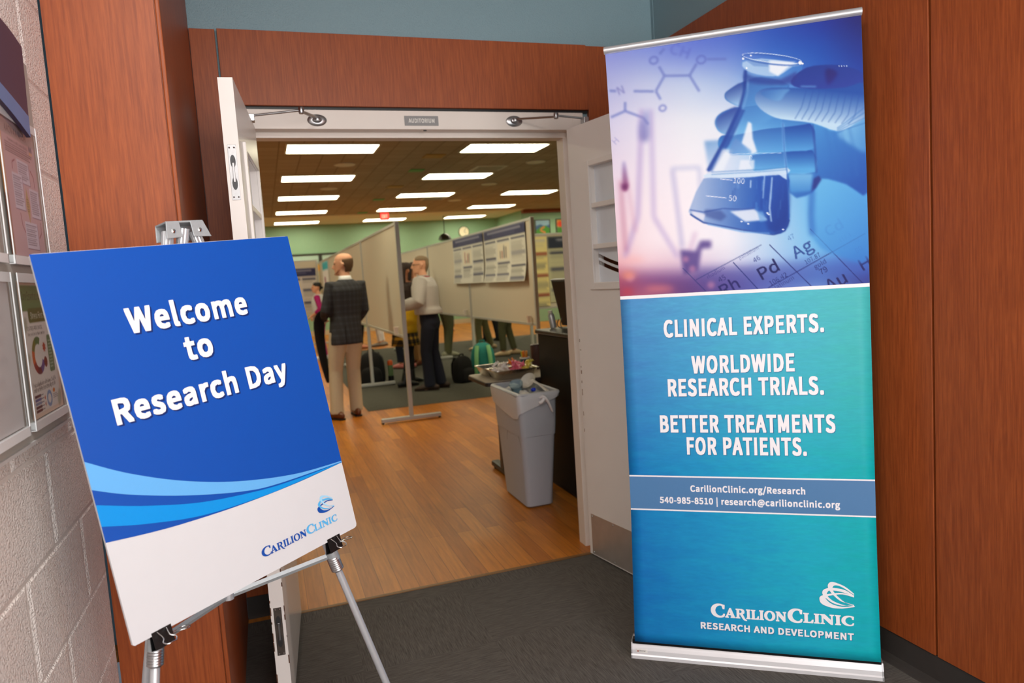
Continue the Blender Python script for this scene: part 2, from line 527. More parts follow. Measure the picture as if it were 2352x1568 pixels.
# ---------------------------------------------------------------- painting printed sheets
class Canvas:
    """A small raster used only to compute the vertex colours of printed sheets."""
    def __init__(s, w, h, c=(255, 255, 255)):
        s.w, s.h = w, h
        s.a = np.empty((h, w, 3)); s.a[:] = c

    def grid(s, xs, ys, cols):
        """Smooth interpolation of a coarse grid of colours."""
        X = np.arange(s.w); Y = np.arange(s.h)
        cols = np.array(cols, float)
        tmp = np.stack([np.stack([np.interp(X, xs, cols[j, :, k]) for k in range(3)], -1) for j in range(len(ys))])
        for x in range(s.w):
            for k in range(3):
                s.a[:, x, k] = np.interp(Y, ys, tmp[:, x, k])
        s.a = s._blur(s.a, 14)

    def _blur(s, a, r):
        r = int(round(r))
        if r < 1: return a
        for ax in (0, 1):
            for _ in range(2):
                pad = [(0, 0)] * a.ndim; pad[ax] = (r + 1, r)
                q = np.cumsum(np.pad(a, pad, mode='edge'), axis=ax)
                n = a.shape[ax]
                a = (np.take(q, np.arange(2 * r + 1, 2 * r + 1 + n), axis=ax) - np.take(q, np.arange(0, n), axis=ax)) / (2 * r + 1)
        return a

    def mask(s, contours, blur):
        m = np.zeros((s.h, s.w))
        for dy in (-0.25, 0.25):
            for dx in (-0.25, 0.25):
                Y = np.arange(s.h)[:, None] + dy; X = np.arange(s.w)[None, :] + dx
                inside = np.zeros((s.h, s.w), bool)
                for c in contours:
                    n = len(c)
                    for i in range(n):
                        x0, y0 = c[i]; x1, y1 = c[(i + 1) % n]
                        if y0 == y1: continue
                        ya, yb = (int(math.floor(min(y0, y1))) - 1, int(math.ceil(max(y0, y1))) + 1)
                        ya = max(ya, 0); yb = min(yb, s.h)
                        if ya >= yb: continue
                        yy = Y[ya:yb]
                        cr = ((y0 <= yy) & (yy < y1)) | ((y1 <= yy) & (yy < y0))
                        inside[ya:yb] ^= cr & (X < x0 + (yy - y0) * (x1 - x0) / (y1 - y0))
                m += inside * 0.25
        return s._blur(m, blur) if blur >= 1 else m

    def put(s, m, c, al):
        if len(np.shape(c)) == 1: c = np.array(c, float)[None, None, :]
        s.a = s.a * (1 - m[..., None] * al) + c * (m[..., None] * al)

    def poly(s, pts, c, al=1, blur=0, smooth=0):
        if smooth: pts = catmull(pts, smooth)
        s.put(s.mask([pts], blur), c, al)

    def gpoly(s, pts, p0, c0, p1, c1, al=1, blur=0, smooth=5):
        """A shape whose colour runs from c0 at p0 to c1 at p1."""
        if smooth: pts = catmull(pts, smooth)
        d = np.array(p1, float) - np.array(p0, float)
        Y, X = np.mgrid[0:s.h, 0:s.w]
        t = np.clip(((X - p0[0]) * d[0] + (Y - p0[1]) * d[1]) / (d @ d), 0, 1)[..., None]
        s.put(s.mask([pts], blur), np.array(c0, float) * (1 - t) + np.array(c1, float) * t, al)

    def line(s, pts, w, c, al=1, blur=0):
        m = np.zeros((s.h, s.w))
        for a, b in zip(pts[:-1], pts[1:]):
            dx, dy = b[0] - a[0], b[1] - a[1]; L = math.hypot(dx, dy) or 1
            nx, ny = -dy / L * w / 2, dx / L * w / 2
            m = np.maximum(m, s.mask([[(a[0] + nx, a[1] + ny), (b[0] + nx, b[1] + ny), (b[0] - nx, b[1] - ny), (a[0] - nx, a[1] - ny)]], 0))
        s.put(s._blur(m, blur) if blur >= 1 else m, c, al)

    def ell(s, cx, cy, rx, ry, c, al=1, blur=0, rot=0, w=None):
        def e(k):
            return [(cx + k[0] * math.cos(t) * math.cos(rot) - k[1] * math.sin(t) * math.sin(rot), cy + k[0] * math.cos(t) * math.sin(rot) + k[1] * math.sin(t) * math.cos(rot)) for t in [2 * math.pi * i / 28 for i in range(28)]]
        cs = [e((rx, ry))]
        if w: cs.append(e((rx - w, ry - w)))
        s.put(s.mask(cs, blur), c, al)

    def rect(s, x0, y0, x1, y1, c, al=1, blur=0):
        s.poly([(x0, y0), (x1, y0), (x1, y1), (x0, y1)], c, al, blur)

    def text(s, t, x, y, h, c, rot=0, al=1, blur=0, sx=1.0, font=None):
        """Text with its baseline starting at (x, y), capitals h pixels high."""
        cs, w = glyphs(t, font or SANS)
        k = h / 257; co, si = math.cos(rot), math.sin(rot)
        out = [[(x + px * k * sx * co + py * k * si, y + px * k * sx * si - py * k * co) for px, py in q] for q in cs]
        s.put(s.mask(out, blur), c, al)

    def lines(s, x0, y0, x1, y1, n, c, al=0.5, h=None, seed=1):
        """Rows of small print as faint bars."""
        rnd = random.Random(seed)
        st = (y1 - y0) / n
        for i in range(n):
            s.rect(x0, y0 + i * st, x0 + (x1 - x0) * rnd.uniform(0.75, 1), y0 + i * st + (h or st * 0.45), c, al)

    def at(s, X, Y):
        X = np.clip(X, 0, s.w - 1.001); Y = np.clip(Y, 0, s.h - 1.001)
        i = X.astype(int); j = Y.astype(int); fx = (X - i)[:, None]; fy = (Y - j)[:, None]
        a = s.a
        return (a[j, i] * (1 - fx) + a[j, i + 1] * fx) * (1 - fy) + (a[j + 1, i] * (1 - fx) + a[j + 1, i + 1] * fx) * fy


def sheet(name, cv, P, nx, ny, mt, parent=None, canvas_xy=None, thick=0.0):
    """A printed sheet. P(s, t) gives the point at s from the left and t from the top; colours from the canvas."""
    S, T = np.meshgrid(np.linspace(0, 1, nx), np.linspace(0, 1, ny))
    S = S.ravel(); T = T.ravel()
    b = MB()
    b.v = [tuple(P(a, c)) for a, c in zip(S, T)]
    b.f = [(j * nx + i, (j + 1) * nx + i, (j + 1) * nx + i + 1, j * nx + i + 1) for j in range(ny - 1) for i in range(nx - 1)]
    o = b.build(name, mt, parent)
    X, Y = canvas_xy(S, T) if canvas_xy else (S * (cv.w - 1), T * (cv.h - 1))
    c = np.clip(cv.at(np.asarray(X), np.asarray(Y)), 0, 255) / 255.0
    L = np.where(c <= 0.04045, c / 12.92, ((c + 0.055) / 1.055) ** 2.4)
    at = o.data.color_attributes.new('ink', 'FLOAT_COLOR', 'POINT')
    at.data.foreach_set('color', np.concatenate([L, np.ones((len(L), 1))], 1).astype(np.float32).ravel())
    if thick:
        m = o.modifiers.new('t', 'SOLIDIFY'); m.thickness = thick; m.offset = -1
    return o
# letter outlines, capitals 257 units high: advance, then contours as x,y pairs
_SANS = {
    "'": "98 38,169 58,169 64,234 65,270 31,270 32,234",
    '-': "122 16,86 106,86 106,110 16,110",
    '.': "98 49,-5 65,2 72,20 65,37 49,44 32,37 25,20 32,2",
    '/': "138 4,-63 27,-63 132,278 109,278",
    '0': "195 97,-5 140,10 167,55 177,129 167,203 140,247 97,261 55,247 27,203 17,129 27,55 55,10|97,21 72,33 54,68 48,129 54,190 72,225 97,236 123,225 140,190 146,129 140,68 123,33",
    '1': "195 31,0 171,0 171,27 120,27 120,257 95,257 42,238 42,218 88,218 88,27 31,27",
    '2': "195 15,0 177,0 177,28 106,28 64,25 137,108 164,186 155,226 129,252 90,261 47,251 14,224 32,206 57,227 86,235 121,221 133,185 104,112 15,19",
    '3': "195 92,-5 134,4 163,29 175,69 159,112 120,134 120,136 153,158 166,197 156,232 130,254 91,261 51,253 20,231 37,210 61,228 90,235 122,224 133,195 127,170 104,152 62,146 62,121 109,115 135,97 142,70 128,35 90,22 53,31 27,51 10,31 42,6",
    '4': "195 119,0 149,0 149,71 183,71 183,96 149,96 149,257 114,257 7,92 7,71 119,71|119,96 40,96 99,184 119,222 121,222 119,175",
    '5': "195 92,-5 133,6 163,36 176,83 165,130 137,157 98,165 60,155 66,229 163,229 163,257 38,257 30,137 47,126 68,137 90,141 129,126 143,83 127,38 88,22 51,31 25,50 9,29 42,6",
    '6': "195 105,-5 142,6 169,35 179,79 170,124 146,150 108,159 77,151 50,129 59,191 83,225 116,235 138,230 156,215 175,235 149,254 114,261 68,248 33,203 20,123 31,52 61,10|50,103 77,128 102,136 137,120 149,79 136,37 105,21 67,42",
    '7': "195 69,0 102,0 110,89 132,164 178,237 178,257 17,257 17,229 142,229 88,125",
    '8': "195 98,-5 140,4 168,28 178,62 165,104 135,129 135,131 158,156 169,193 160,228 136,252 99,261 48,243 28,195 39,161 63,136 63,135 31,107 16,64 27,28 56,4|115,139 75,160 57,195 69,225 98,237 130,224 142,191 135,164|98,19 60,33 44,67 54,100 80,125 127,101 148,63 134,31",
    '9': "195 82,-5 128,10 162,56 175,139 164,207 133,248 89,261 52,251 26,222 15,178 24,133 49,106 86,97 118,106 145,129 135,66 112,32 81,22 57,27 38,42 20,22 46,3|145,155 118,129 91,121 57,137 45,178 58,220 89,236 128,216",
    '@': "331 157,-61 196,-56 232,-41 223,-22 194,-34 160,-39 100,-25 58,16 43,81 63,160 114,213 180,231 240,217 276,178 289,122 272,62 236,41 214,52 215,87 230,165 209,165 204,149 204,149 190,164 173,168 133,154 106,120 97,78 111,37 144,22 170,30 192,49 193,49 206,27 233,19 269,31 299,66 311,123 295,191 251,236 183,253 102,231 42,171 20,79 38,3 88,-45|150,44 131,52 123,79 136,124 173,146 186,142 198,130 187,68 168,50",
    'A': "213 1,0 34,0 59,78 153,78 177,0 211,0 124,257 88,257|67,104 79,144 105,230 106,230 132,144 145,104",
    'B': "230 35,0 117,0 168,8 202,33 214,75 200,117 162,137 162,138 190,159 199,194 188,230 157,250 111,257 35,257|67,148 67,231 107,231 152,222 168,190 153,159 106,148|67,26 67,123 112,123 164,111 182,76 164,38 112,26",
    'C': "224 132,-5 176,5 211,32 193,53 166,32 133,24 91,37 63,73 53,129 64,185 92,220 134,233 164,226 187,209 204,230 175,252 134,261 76,245 35,200 20,128 35,57 74,11",
    'D': "241 35,0 101,0 166,15 206,60 220,129 206,199 166,242 99,257 35,257|67,27 67,230 97,230 147,219 177,184 187,129 177,74 147,39 97,27",
    'E': "206 35,0 187,0 187,28 67,28 67,121 165,121 165,149 67,149 67,229 183,229 183,257 35,257",
    'F': "194 35,0 67,0 67,115 166,115 166,143 67,143 67,229 183,229 183,257 35,257",
    'H': "255 35,0 67,0 67,121 187,121 187,0 220,0 220,257 187,257 187,149 67,149 67,257 35,257",
    'I': "103 35,0 67,0 67,257 35,257",
    'L': "190 35,0 180,0 180,28 67,28 67,257 35,257",
    'M': "285 35,0 64,0 64,142 60,218 62,218 82,159 131,26 153,26 201,159 222,218 223,218 219,142 219,0 249,0 249,257 210,257 161,119 143,66 142,66 123,119 74,257 35,257",
    'N': "253 35,0 66,0 66,135 62,215 63,215 91,162 184,0 218,0 218,257 187,257 187,123 191,42 190,42 162,95 68,257 35,257",
    'O': "260 130,-5 187,12 225,58 239,129 225,200 187,245 130,261 73,245 34,200 20,129 34,58 73,12|130,24 89,37 63,73 53,129 63,185 89,220 130,233 170,220 197,185 206,129 197,73 170,37",
    'P': "222 35,0 67,0 67,102 110,102 159,111 192,137 204,181 192,226 159,250 108,257 35,257|67,129 67,230 104,230 142,226 165,211 172,181 156,141 106,129",
    'R': "223 67,135 67,230 111,230 157,220 173,185 157,147 111,135|176,0 212,0 147,112 189,137 205,185 193,227 162,250 115,257 35,257 35,0 67,0 67,109 114,109",
    'S': "209 106,-5 153,5 183,31 194,68 178,112 141,137 104,153 75,168 62,196 75,223 109,233 142,226 168,209 185,230 152,252 109,261 68,252 39,228 29,193 46,150 81,127 118,111 148,94 161,65 146,35 107,24 68,33 36,56 17,33 56,6",
    'T': "210 88,0 121,0 121,229 199,229 199,257 11,257 11,229 88,229",
    'U': "253 126,-5 173,6 206,41 218,106 218,257 187,257 187,105 179,57 157,31 126,24 96,31 74,57 66,105 66,257 34,257 34,106 46,41 79,6",
    'V': "202 82,0 120,0 201,257 168,257 127,118 102,33 101,33 76,118 34,257 0,257",
    'W': "308 63,0 102,0 140,155 153,213 154,213 167,155 206,0 245,0 298,257 267,257 239,117 225,34 223,34 205,117 169,257 140,257 104,117 86,34 85,34 69,117 42,257 9,257",
    'X': "201 6,0 40,0 77,69 98,111 99,111 121,69 159,0 195,0 120,131 190,257 156,257 121,191 103,153 102,153 81,191 46,257 11,257 81,133",
    'a': "197 76,-5 109,3 139,23 140,23 143,0 169,0 169,117 162,158 141,185 103,195 61,187 29,170 41,148 67,162 98,168 129,154 137,120 71,107 33,84 21,49 36,10|85,21 61,28 51,51 70,82 137,99 137,46 111,28",
    'c': "179 107,-5 140,2 169,19 155,41 134,28 110,22 67,42 51,95 68,148 111,168 131,164 149,152 165,173 141,188 109,195 64,183 31,149 18,95 30,41 62,7",
    'd': "217 97,-5 129,3 155,22 156,22 159,0 185,0 185,279 153,279 153,206 154,173 130,189 101,195 60,183 30,148 18,95 28,41 55,7|104,22 65,42 51,95 67,148 106,168 129,163 153,148 153,48 129,29",
    'e': "194 109,-5 144,1 171,15 160,36 138,25 113,21 68,39 50,88 178,88 179,106 170,153 145,184 103,195 62,183 31,148 18,95 30,41 63,7|49,110 68,154 104,169 139,154 151,110",
    'f': "114 11,164 37,164 37,0 69,0 69,164 109,164 109,190 69,190 69,220 76,248 96,258 118,252 125,277 93,283 51,266 37,221 37,190 11,188",
    'g': "198 96,-88 147,-78 181,-54 192,-22 176,13 126,23 89,23 63,29 56,44 59,57 68,67 96,60 145,78 166,126 161,149 150,166 189,166 189,190 123,190 96,195 60,187 35,163 25,127 32,97 50,76 50,75 35,60 29,39 34,20 46,8 46,6 25,-13 18,-37 40,-74|96,82 68,94 56,127 67,160 96,172 125,160 136,127 124,94|101,-65 60,-56 46,-32 50,-16 65,0 90,-3 122,-3 151,-8 161,-27 145,-54",
    'h': "213 32,0 64,0 64,138 90,160 116,167 144,155 152,116 152,0 184,0 184,120 178,161 159,186 126,195 91,186 63,163 64,202 64,279 32,279",
    'i': "97 32,0 64,0 64,190 32,190|48,229 64,235 70,251 64,266 48,271 33,266 27,251 33,235",
    'l': "100 66,-5 84,-2 80,23 73,22 67,25 64,36 64,279 32,279 32,38 40,7",
    'm': "324 32,0 64,0 64,138 89,160 112,167 139,155 147,116 147,0 179,0 179,138 204,160 227,167 254,155 263,116 263,0 294,0 294,120 288,161 269,186 237,195 204,185 174,159 156,185 121,195 90,186 62,162 62,162 58,190 32,190",
    'n': "214 32,0 64,0 64,138 90,160 116,167 144,155 152,116 152,0 184,0 184,120 178,161 159,186 126,195 91,186 62,162 62,162 58,190 32,190",
    'o': "212 106,-5 149,7 181,41 194,95 181,149 149,183 106,195 63,183 31,149 18,95 31,41 63,7|106,22 66,42 51,95 66,148 106,168 146,148 161,95 146,42",
    'p': "217 32,-80 64,-80 64,-16 63,18 90,1 116,-5 157,8 187,42 198,98 190,149 164,183 123,195 91,187 62,168 62,168 58,190 32,190|111,22 89,27 64,42 64,142 90,161 115,168 154,149 165,98 150,42",
    'r': "136 32,0 64,0 64,122 87,156 112,166 131,163 136,191 116,195 86,184 62,155 62,155 58,190 32,190",
    's': "164 82,-5 133,12 151,52 132,90 93,110 65,122 52,143 61,162 87,170 110,165 131,153 146,173 120,189 87,195 39,179 22,141 39,105 77,86 107,72 120,50 111,29 83,20 52,27 27,43 11,22 43,3",
    't': "132 92,-5 127,2 121,27 99,21 76,31 70,58 70,164 121,164 121,190 70,190 70,244 43,244 39,190 9,188 9,164 38,164 38,59 43,25 60,3",
    'u': "213 88,-5 122,5 150,30 152,30 154,0 181,0 181,190 149,190 149,55 124,31 97,23 70,35 62,74 62,190 29,190 29,70 36,29 55,4",
    'v': "183 73,0 111,0 178,190 146,190 110,82 93,26 91,26 73,82 38,190 4,190",
    'y': "183 35,-82 80,-63 106,-16 178,190 147,190 112,85 97,31 95,31 76,85 38,190 4,190 81,0 77,-15 60,-44 34,-56 19,-53 13,-78",
    '|': "95 36,-98 58,-98 58,293 36,293",
}


def _read(d):
    out = {}
    for k, v in d.items():
        a, _, r = v.partition(' ')
        out[k] = (int(a), [[tuple(int(n) for n in p.split(',')) for p in c.split()] for c in r.split('|')])
    return out


SANS = _read(_SANS)


# roman letters with bracketed serifs, drawn for the clinic wordmark
def _arc(cx, cy, rx, ry, a0, a1, n=14):
    return [(cx + rx * math.cos(math.radians(a0 + (a1 - a0) * i / n)), cy + ry * math.sin(math.radians(a0 + (a1 - a0) * i / n))) for i in range(n + 1)]


def _stem(x, w, s=22):
    return [(x - s, 0), (x + w + s, 0), (x + w + s, 13), (x + w, 26), (x + w, 231), (x + w + s, 244), (x + w + s, 257), (x - s, 257), (x - s, 244), (x, 231), (x, 26), (x - s, 13)]


SERIF = {
    'I': (112, [_stem(30, 54)]),
    'L': (192, [[(8, 0), (182, 0), (192, 84), (176, 84), (154, 36), (130, 20), (84, 20), (84, 231), (106, 244), (106, 257), (8, 257), (8, 244), (30, 231), (30, 26), (8, 13)]]),
    'N': (262, [[(6, 0), (78, 0), (78, 13), (56, 26), (54, 178), (198, -4), (230, -4), (230, 231), (254, 244), (254, 257), (182, 257), (182, 244), (204, 231), (206, 96), (80, 257), (6, 257), (6, 244), (30, 228), (30, 26), (6, 13)]]),
    'O': (274, [_arc(137, 128, 130, 133, 0, 354, 30), _arc(137, 128, 70, 112, 0, 354, 30)]),
    'C': (246, [_arc(140, 128, 134, 133, 62, 305, 22) + [(228, 62), (214, 66)] + _arc(156, 128, 90, 112, 300, 68, 20) + [(206, 170), (222, 170), (226, 240)]]),
    'A': (258, [[(4, 0), (84, 0), (84, 13), (58, 24), (74, 74), (150, 74), (168, 24), (146, 13), (146, 0), (256, 0), (256, 13), (236, 26), (144, 262), (118, 262), (28, 26), (4, 13)], [(82, 94), (114, 188), (146, 94)]]),
    'R': (250, [[(8, 0), (106, 0), (106, 13), (84, 26), (84, 116), (112, 116), (190, -18), (228, -52), (276, -56), (276, -42), (250, -34), (228, -8), (166, 124), (210, 150), (218, 190), (200, 238), (150, 257), (8, 257), (8, 244), (30, 231), (30, 26), (8, 13)], [(84, 136), (84, 237), (124, 236), (154, 216), (160, 186), (150, 152), (118, 136)]]),
}


LOGO = [
    [(1.002, 0.592), (0.729, 0.857), (0.395, 0.994), (0.261, 0.879), (0.296, 0.672), (0.46, 0.425), (0.665, 0.251), (0.993, 0.166), (0.992, 0.124), (0.742, 0.24), (0.564, 0.416), (0.425, 0.613), (0.39, 0.767), (0.47, 0.871), (0.676, 0.808), (1.001, 0.547)],
    [(1.001, 0.523), (0.726, 0.718), (0.364, 0.772), (0.153, 0.695), (0.089, 0.568), (0.146, 0.415), (0.377, 0.191), (0.636, 0.109), (0.993, 0.134), (0.992, 0.1), (0.662, 0.146), (0.405, 0.263), (0.251, 0.424), (0.223, 0.544), (0.322, 0.664), (0.647, 0.632), (1.0, 0.485)],
    [(1.0, 0.495), (0.672, 0.596), (0.28, 0.531), (0.041, 0.424), (0.004, 0.28), (0.087, 0.112), (0.373, -0.002), (0.659, -0.003), (0.992, 0.082), (0.992, 0.11), (0.661, 0.066), (0.376, 0.138), (0.209, 0.298), (0.198, 0.402), (0.357, 0.479), (0.671, 0.54), (0.999, 0.453)],
]


def crescent(F, k, u0, v0, w, h, mt, parent, c=0.0006):
    p = LOGO[k]
    n = len(p)
    half = n // 2
    a = catmull(p[:half], 5, False) + catmull(p[half:], 5, False)
    return MB().poly([(u0 + x * w, v0 + y * h) for x, y in a], F, c).build('emblem_crescent', mt, parent)
# ================================================================ the lobby shell
LX, RX, DY = -0.46, 1.915, 3.20      # left wall face, right panelling face, door-wall panelling face
struct('floor', MB().box(-0.62, -3.05, -0.05, 2.06, 3.168, 0.0), CARPET)
struct('trim_1', MB().box(-0.06, 3.160, 0.0, 1.53, 3.178, 0.004), mat('threshold_strip', (120, 84, 46), 0.5))
struct('ceiling.001', MB().box(-0.62, -3.05, 2.9, 2.06, 3.4, 3.0), mat('lobby_ceiling', (205, 205, 200), 0.9))

# block wall on the left: mortar bed with every block standing a little proud of it
struct('wall_left', MB().box(-0.60, -3.05, 0, LX - 0.0032, 2.118, 2.9), mat('mortar_paint', (228, 218, 212), 0.6, bump=0.3))
blk = MB()
CO, BLH, BW = 0.0816, 0.2032, 0.4064
for r in range(-1, 15):
    z0 = max(CO + r * BLH, 0.0); z1 = min(CO + (r + 1) * BLH, 2.9)
    if z1 - z0 < 0.03: continue
    y = 1.512 + (0 if (r % 2) else 0.2032) - 12 * BW
    while y < 2.11:
        a, c = y + 0.0035, min(y + BW - 0.0035, 2.115)
        if a > -3.0 and c - a > 0.02:
            p, q = z0 + 0.0035, z1 - 0.0035; x = LX - 0.0032; e = 0.0045; f = 0.014
            blk.add([(x, a, p), (x, c, p), (x, c, q), (x, a, q), (LX, a + f, p + e), (LX, c - f, p + e), (LX, c - f, q - e), (LX, a + f, q - e)],
                    [(4, 5, 6, 7), (0, 1, 5, 4), (1, 2, 6, 5), (2, 3, 7, 6), (3, 0, 4, 7)])
        y += BW
struct('wall_left.001', blk, BLOCK)

# the projecting cherry pilaster between block wall and door wall
struct('wall_pilaster', MB().box(LX + 0.001, 2.125, 0, -0.1885, 3.215, 2.9), WOOD)
struct('trim_2', MB().box(LX + 0.002, 2.119, 0.0, -0.201, 2.1245, 2.9), WOOD)
struct('trim_3', MB().box(-0.1985, 2.117, 0.0, -0.187, 2.1245, 2.9), WOOD, bevel=0.003)

# door wall: masonry above and beside, cherry panels, black strip painted as the shaded gap over the frame
dw = MB().box(-5.0, 3.222, 0, -0.056, 3.40, 3.3).box(1.521, 3.222, 0, 10.6, 3.40, 3.3).box(-0.056, 3.222, 2.152, 1.521, 3.40, 3.3)
struct('wall_back', dw, BLUEWALL)
struct('trim_4', MB().box(-0.1865, DY, 0.1, -0.0905, 3.222, 2.463), WOOD, bevel=0.0015)
struct('trim_5', MB().box(-0.082, DY - 0.012, 2.163, 1.548, 3.222, 2.463), WOOD, bevel=0.0015)
struct('trim_6', MB().box(1.553, DY, 0.1, 1.914, 3.222, 2.463), WOOD, bevel=0.0015)
struct('trim_gap_shade', MB().box(-0.07, DY + 0.006, 2.1505, 1.548, 3.221, 2.1625), BLACK)
struct('baseboard_back', MB().box(-0.187, DY + 0.004, 0, -0.0905, 3.221, 0.0995).box(1.553, DY + 0.004, 0, 1.914, 3.221, 0.0995), RUBBER)

# right wall: blue block above, panels with open joints, dark rubber cove base
struct('wall_right', MB().box(1.931, -3.05, 0, 2.05, 3.2215, 2.9), BLUEWALL)
for k, (a, c) in enumerate([(-2.9, -0.822), (-0.814, 0.412), (0.42, 1.6425), (1.6505, 3.1985)]):
    struct('wall_right.%03d' % (k + 1), MB().box(RX, a, 0.107, 1.9305, c, 2.472), WOOD, bevel=0.002)
bs = MB()
prof = [(1.9305, 0.106), (1.9235, 0.106), (1.9215, 0.10), (1.9195, 0.025), (1.914, 0.010), (1.900, 0.003), (1.898, 0.0), (1.9305, 0.0)]
bs.rings([[(x, y, z) for x, z in prof] for y in (-3.0, 3.198)])
struct('baseboard_right', bs, RUBBER)
struct('wall_blue_corner', MB().box(1.9275, 3.2, 2.48, 1.9305, 3.2215, 2.9), BLUEWALL)

# hollow-metal frame with its stops
fr = MB().box(-0.055, DY, 0, 0.0, 3.385, 2.1505).box(1.466, DY, 0, 1.52, 3.385, 2.1505).box(0.0, DY, 2.07, 1.466, 3.385, 2.1505)
fro = struct('door_frame', fr, FRAMEP, bevel=0.002)
st = MB().box(0.0, 3.265, 0, 0.03, 3.34, 2.046).box(1.436, 3.265, 0, 1.466, 3.34, 2.046).box(0.0, 3.265, 2.046, 1.466, 3.34, 2.07)
st.build('door_stop', FRAMEP, fro, bevel=0.0015)
MB().box(0.737, 3.195, 2.062, 0.751, 3.1995, 2.067).build('strike_slot', BLACK, fro)


# ---------------------------------------------------------------- the two leaves
def leaf(name, P0, P1, nrm_sign, glass_from_hinge, label):
    o = Vector((P0[0], P0[1], 0)); d = (Vector((P1[0], P1[1], 0)) - o); L = d.length; d.normalize()
    n = Vector((d.y, -d.x, 0)) * nrm_sign          # out of the visible face
    up = Vector((0, 0, 1))
    F = (o, d, up, n)
    a, c = glass_from_hinge
    T = 0.044
    b = MB()
    b.fbox(F, 0, 0.008, -T, a, 2.064, 0).fbox(F, c, 0.008, -T, L, 2.064, 0)
    b.fbox(F, a, 0.008, -T, c, 1.343, 0).fbox(F, a, 1.868, -T, c, 2.064, 0)
    dr = struct(name, b, CREAM)
    dr['label'] = label
    m = MB()
    for e, f in ((0.0, 0.010), (-T - 0.010, -T)):
        m.fbox(F, a - 0.032, 1.311, e, a, 1.893, f).fbox(F, c, 1.311, e, c + 0.032, 1.893, f)
        m.fbox(F, a, 1.311, e, c, 1.343, f).fbox(F, a, 1.868, e, c, 1.893, f)
    wf = m.build('window_frame', CREAM, dr, bevel=0.002)
    wf['label'] = 'raised cream molding round the small panes'
    for z in (1.506, 1.691):
        MB().fbox(F, a, z - 0.011, -T, c, z + 0.011, 0.004).build('muntin', CREAM, dr, bevel=0.002)
    for z0, z1 in ((1.343, 1.495), (1.517, 1.68), (1.702, 1.868)):
        MB().fbox(F, a, z0, -0.030, c, z1, -0.025).build('pane', ACRYLIC, dr)
    return dr, F, L


doorL, FL_, LL = leaf('door_1', (0.030, 3.168), (-0.030, 2.428), -1, (0.155, 0.585), 'cream door leaf standing open behind the welcome sign')
doorR, FR_, LR = leaf('door_2', (1.414, 3.160), (1.5445, 2.412), 1, (0.166, 0.60), 'cream door leaf standing open beside the tall banner')

# white film on the right leaf's panes, cut by two clear curved stripes in the bottom pane
for F, c0 in ((FR_, -0.0245), (FL_, -0.0245)):
    par = doorR if F is FR_ else doorL
    a, c = (0.166, 0.60) if F is FR_ else (0.155, 0.585)
    fl = MB()
    fl.fbox(F, a, 1.517, c0, c, 1.68, c0 + 0.0006).fbox(F, a, 1.702, c0, c, 1.868, c0 + 0.0006)
    us = [a + (c - a) * i / 16 for i in range(17)]
    def cv_(z0, z1):
        return [(u, z0 + (z1 - z0) * ((u - a) / 0.185) - 0.012 * math.sin(min((u - a) / 0.185, 1.6) * 1.9)) for u in us]
    e1, e2, e3, e4 = cv_(1.474, 1.430), cv_(1.456, 1.414), cv_(1.443, 1.402), cv_(1.425, 1.384)
    fl.strip([(u, 1.495) for u in us], e1, F, c0).strip(e2, e3, F, c0).strip(e4, [(u, 1.343) for u in us], F, c0)
    f = fl.build('frosted_film', FROST, par)
    f['label'] = 'pale frosted film with two clear curved stripes'

MB().fbox(FR_, 0.022, 0.014, 0.0, 0.735, 0.214, 0.0012).build('kick_plate', mat('scuffed_steel', (196, 188, 182), 0.42, 0.6, var=0.15, scale=14), doorR)['label'] = 'scuffed brushed steel kick plate'
for u in (0.035, 0.20, 0.37, 0.54, 0.72):
    for z in (0.204, 0.024):
        o, A, B, N = FR_
        MB().ball(o + A * u + B * z + N * 0.0014, (0.004, 0.004, 0.004), 8).build('screw', STEEL, doorR)
# rubbed paint down the hinge edge of the right leaf
wr = MB()
for z, w_, h_ in ((0.86, 0.004, 0.012), (0.905, 0.006, 0.018), (0.935, 0.004, 0.008), (0.70, 0.003, 0.02), (0.62, 0.003, 0.016), (1.02, 0.012, 0.003), (1.06, 0.004, 0.014), (0.80, 0.004, 0.03)):
    wr.fbox(FR_, 0.006, z, 0.0, 0.006 + w_, z + h_, 0.0004)
wr.build('paint_wear', mat('worn_paint', (132, 92, 58), 0.7), doorR)

# left leaf: clear plastic guard standing off the face, flush bolts in the free edge
MB().fbox(FL_, 0.02, 0.02, 0.012, 0.75, 0.92, 0.015).build('clear_guard', ACRYLIC, doorL)['label'] = 'clear plastic guard sheet standing off the face'
Fe = (FL_[0] + FL_[1] * LL - FL_[3] * 0.022, FL_[3], FL_[2], FL_[1])   # frame on the free edge: across, up, outward
for z0, z1, worn in ((1.690, 1.860, False), (0.196, 0.360, True)):
    bm_ = STEEL if not worn else mat('tarnished_steel', (92, 84, 78), 0.5, 0.7, var=0.3, scale=90)
    bolt = MB().fbox(Fe, -0.0127, z0, 0, 0.0127, z1, 0.0012).build('flush_bolt', bm_, doorL, bevel=0.0006)
    zm = (z0 + z1) / 2
    for dz in (0.034, -0.034):
        cup = MB(); o, A, B, N = Fe
        pts = [(0.008 * math.cos(t), zm + dz + 0.020 * math.sin(t)) for t in [2 * math.pi * i / 20 for i in range(20)]]
        cup.prism(pts, Fe, 0.0011, 0.0016)
        cup.build('finger_recess', mat('recess_shadow', (70, 70, 72), 0.4, 0.6), bolt)
    MB().fbox(Fe, -0.0035, zm - 0.03, 0.001, 0.0035, zm + 0.03, 0.0035).build('lever', STEEL, bolt, bevel=0.001)
    for du, dz in ((-0.007, 0.076), (0.007, 0.076), (-0.007, -0.076), (0.007, -0.076)):
        o, A, B, N = Fe
        MB().ball(o + A * du + B * (zm + dz) + N * 0.0012, 0.003, 8).build('screw', STEEL, bolt)
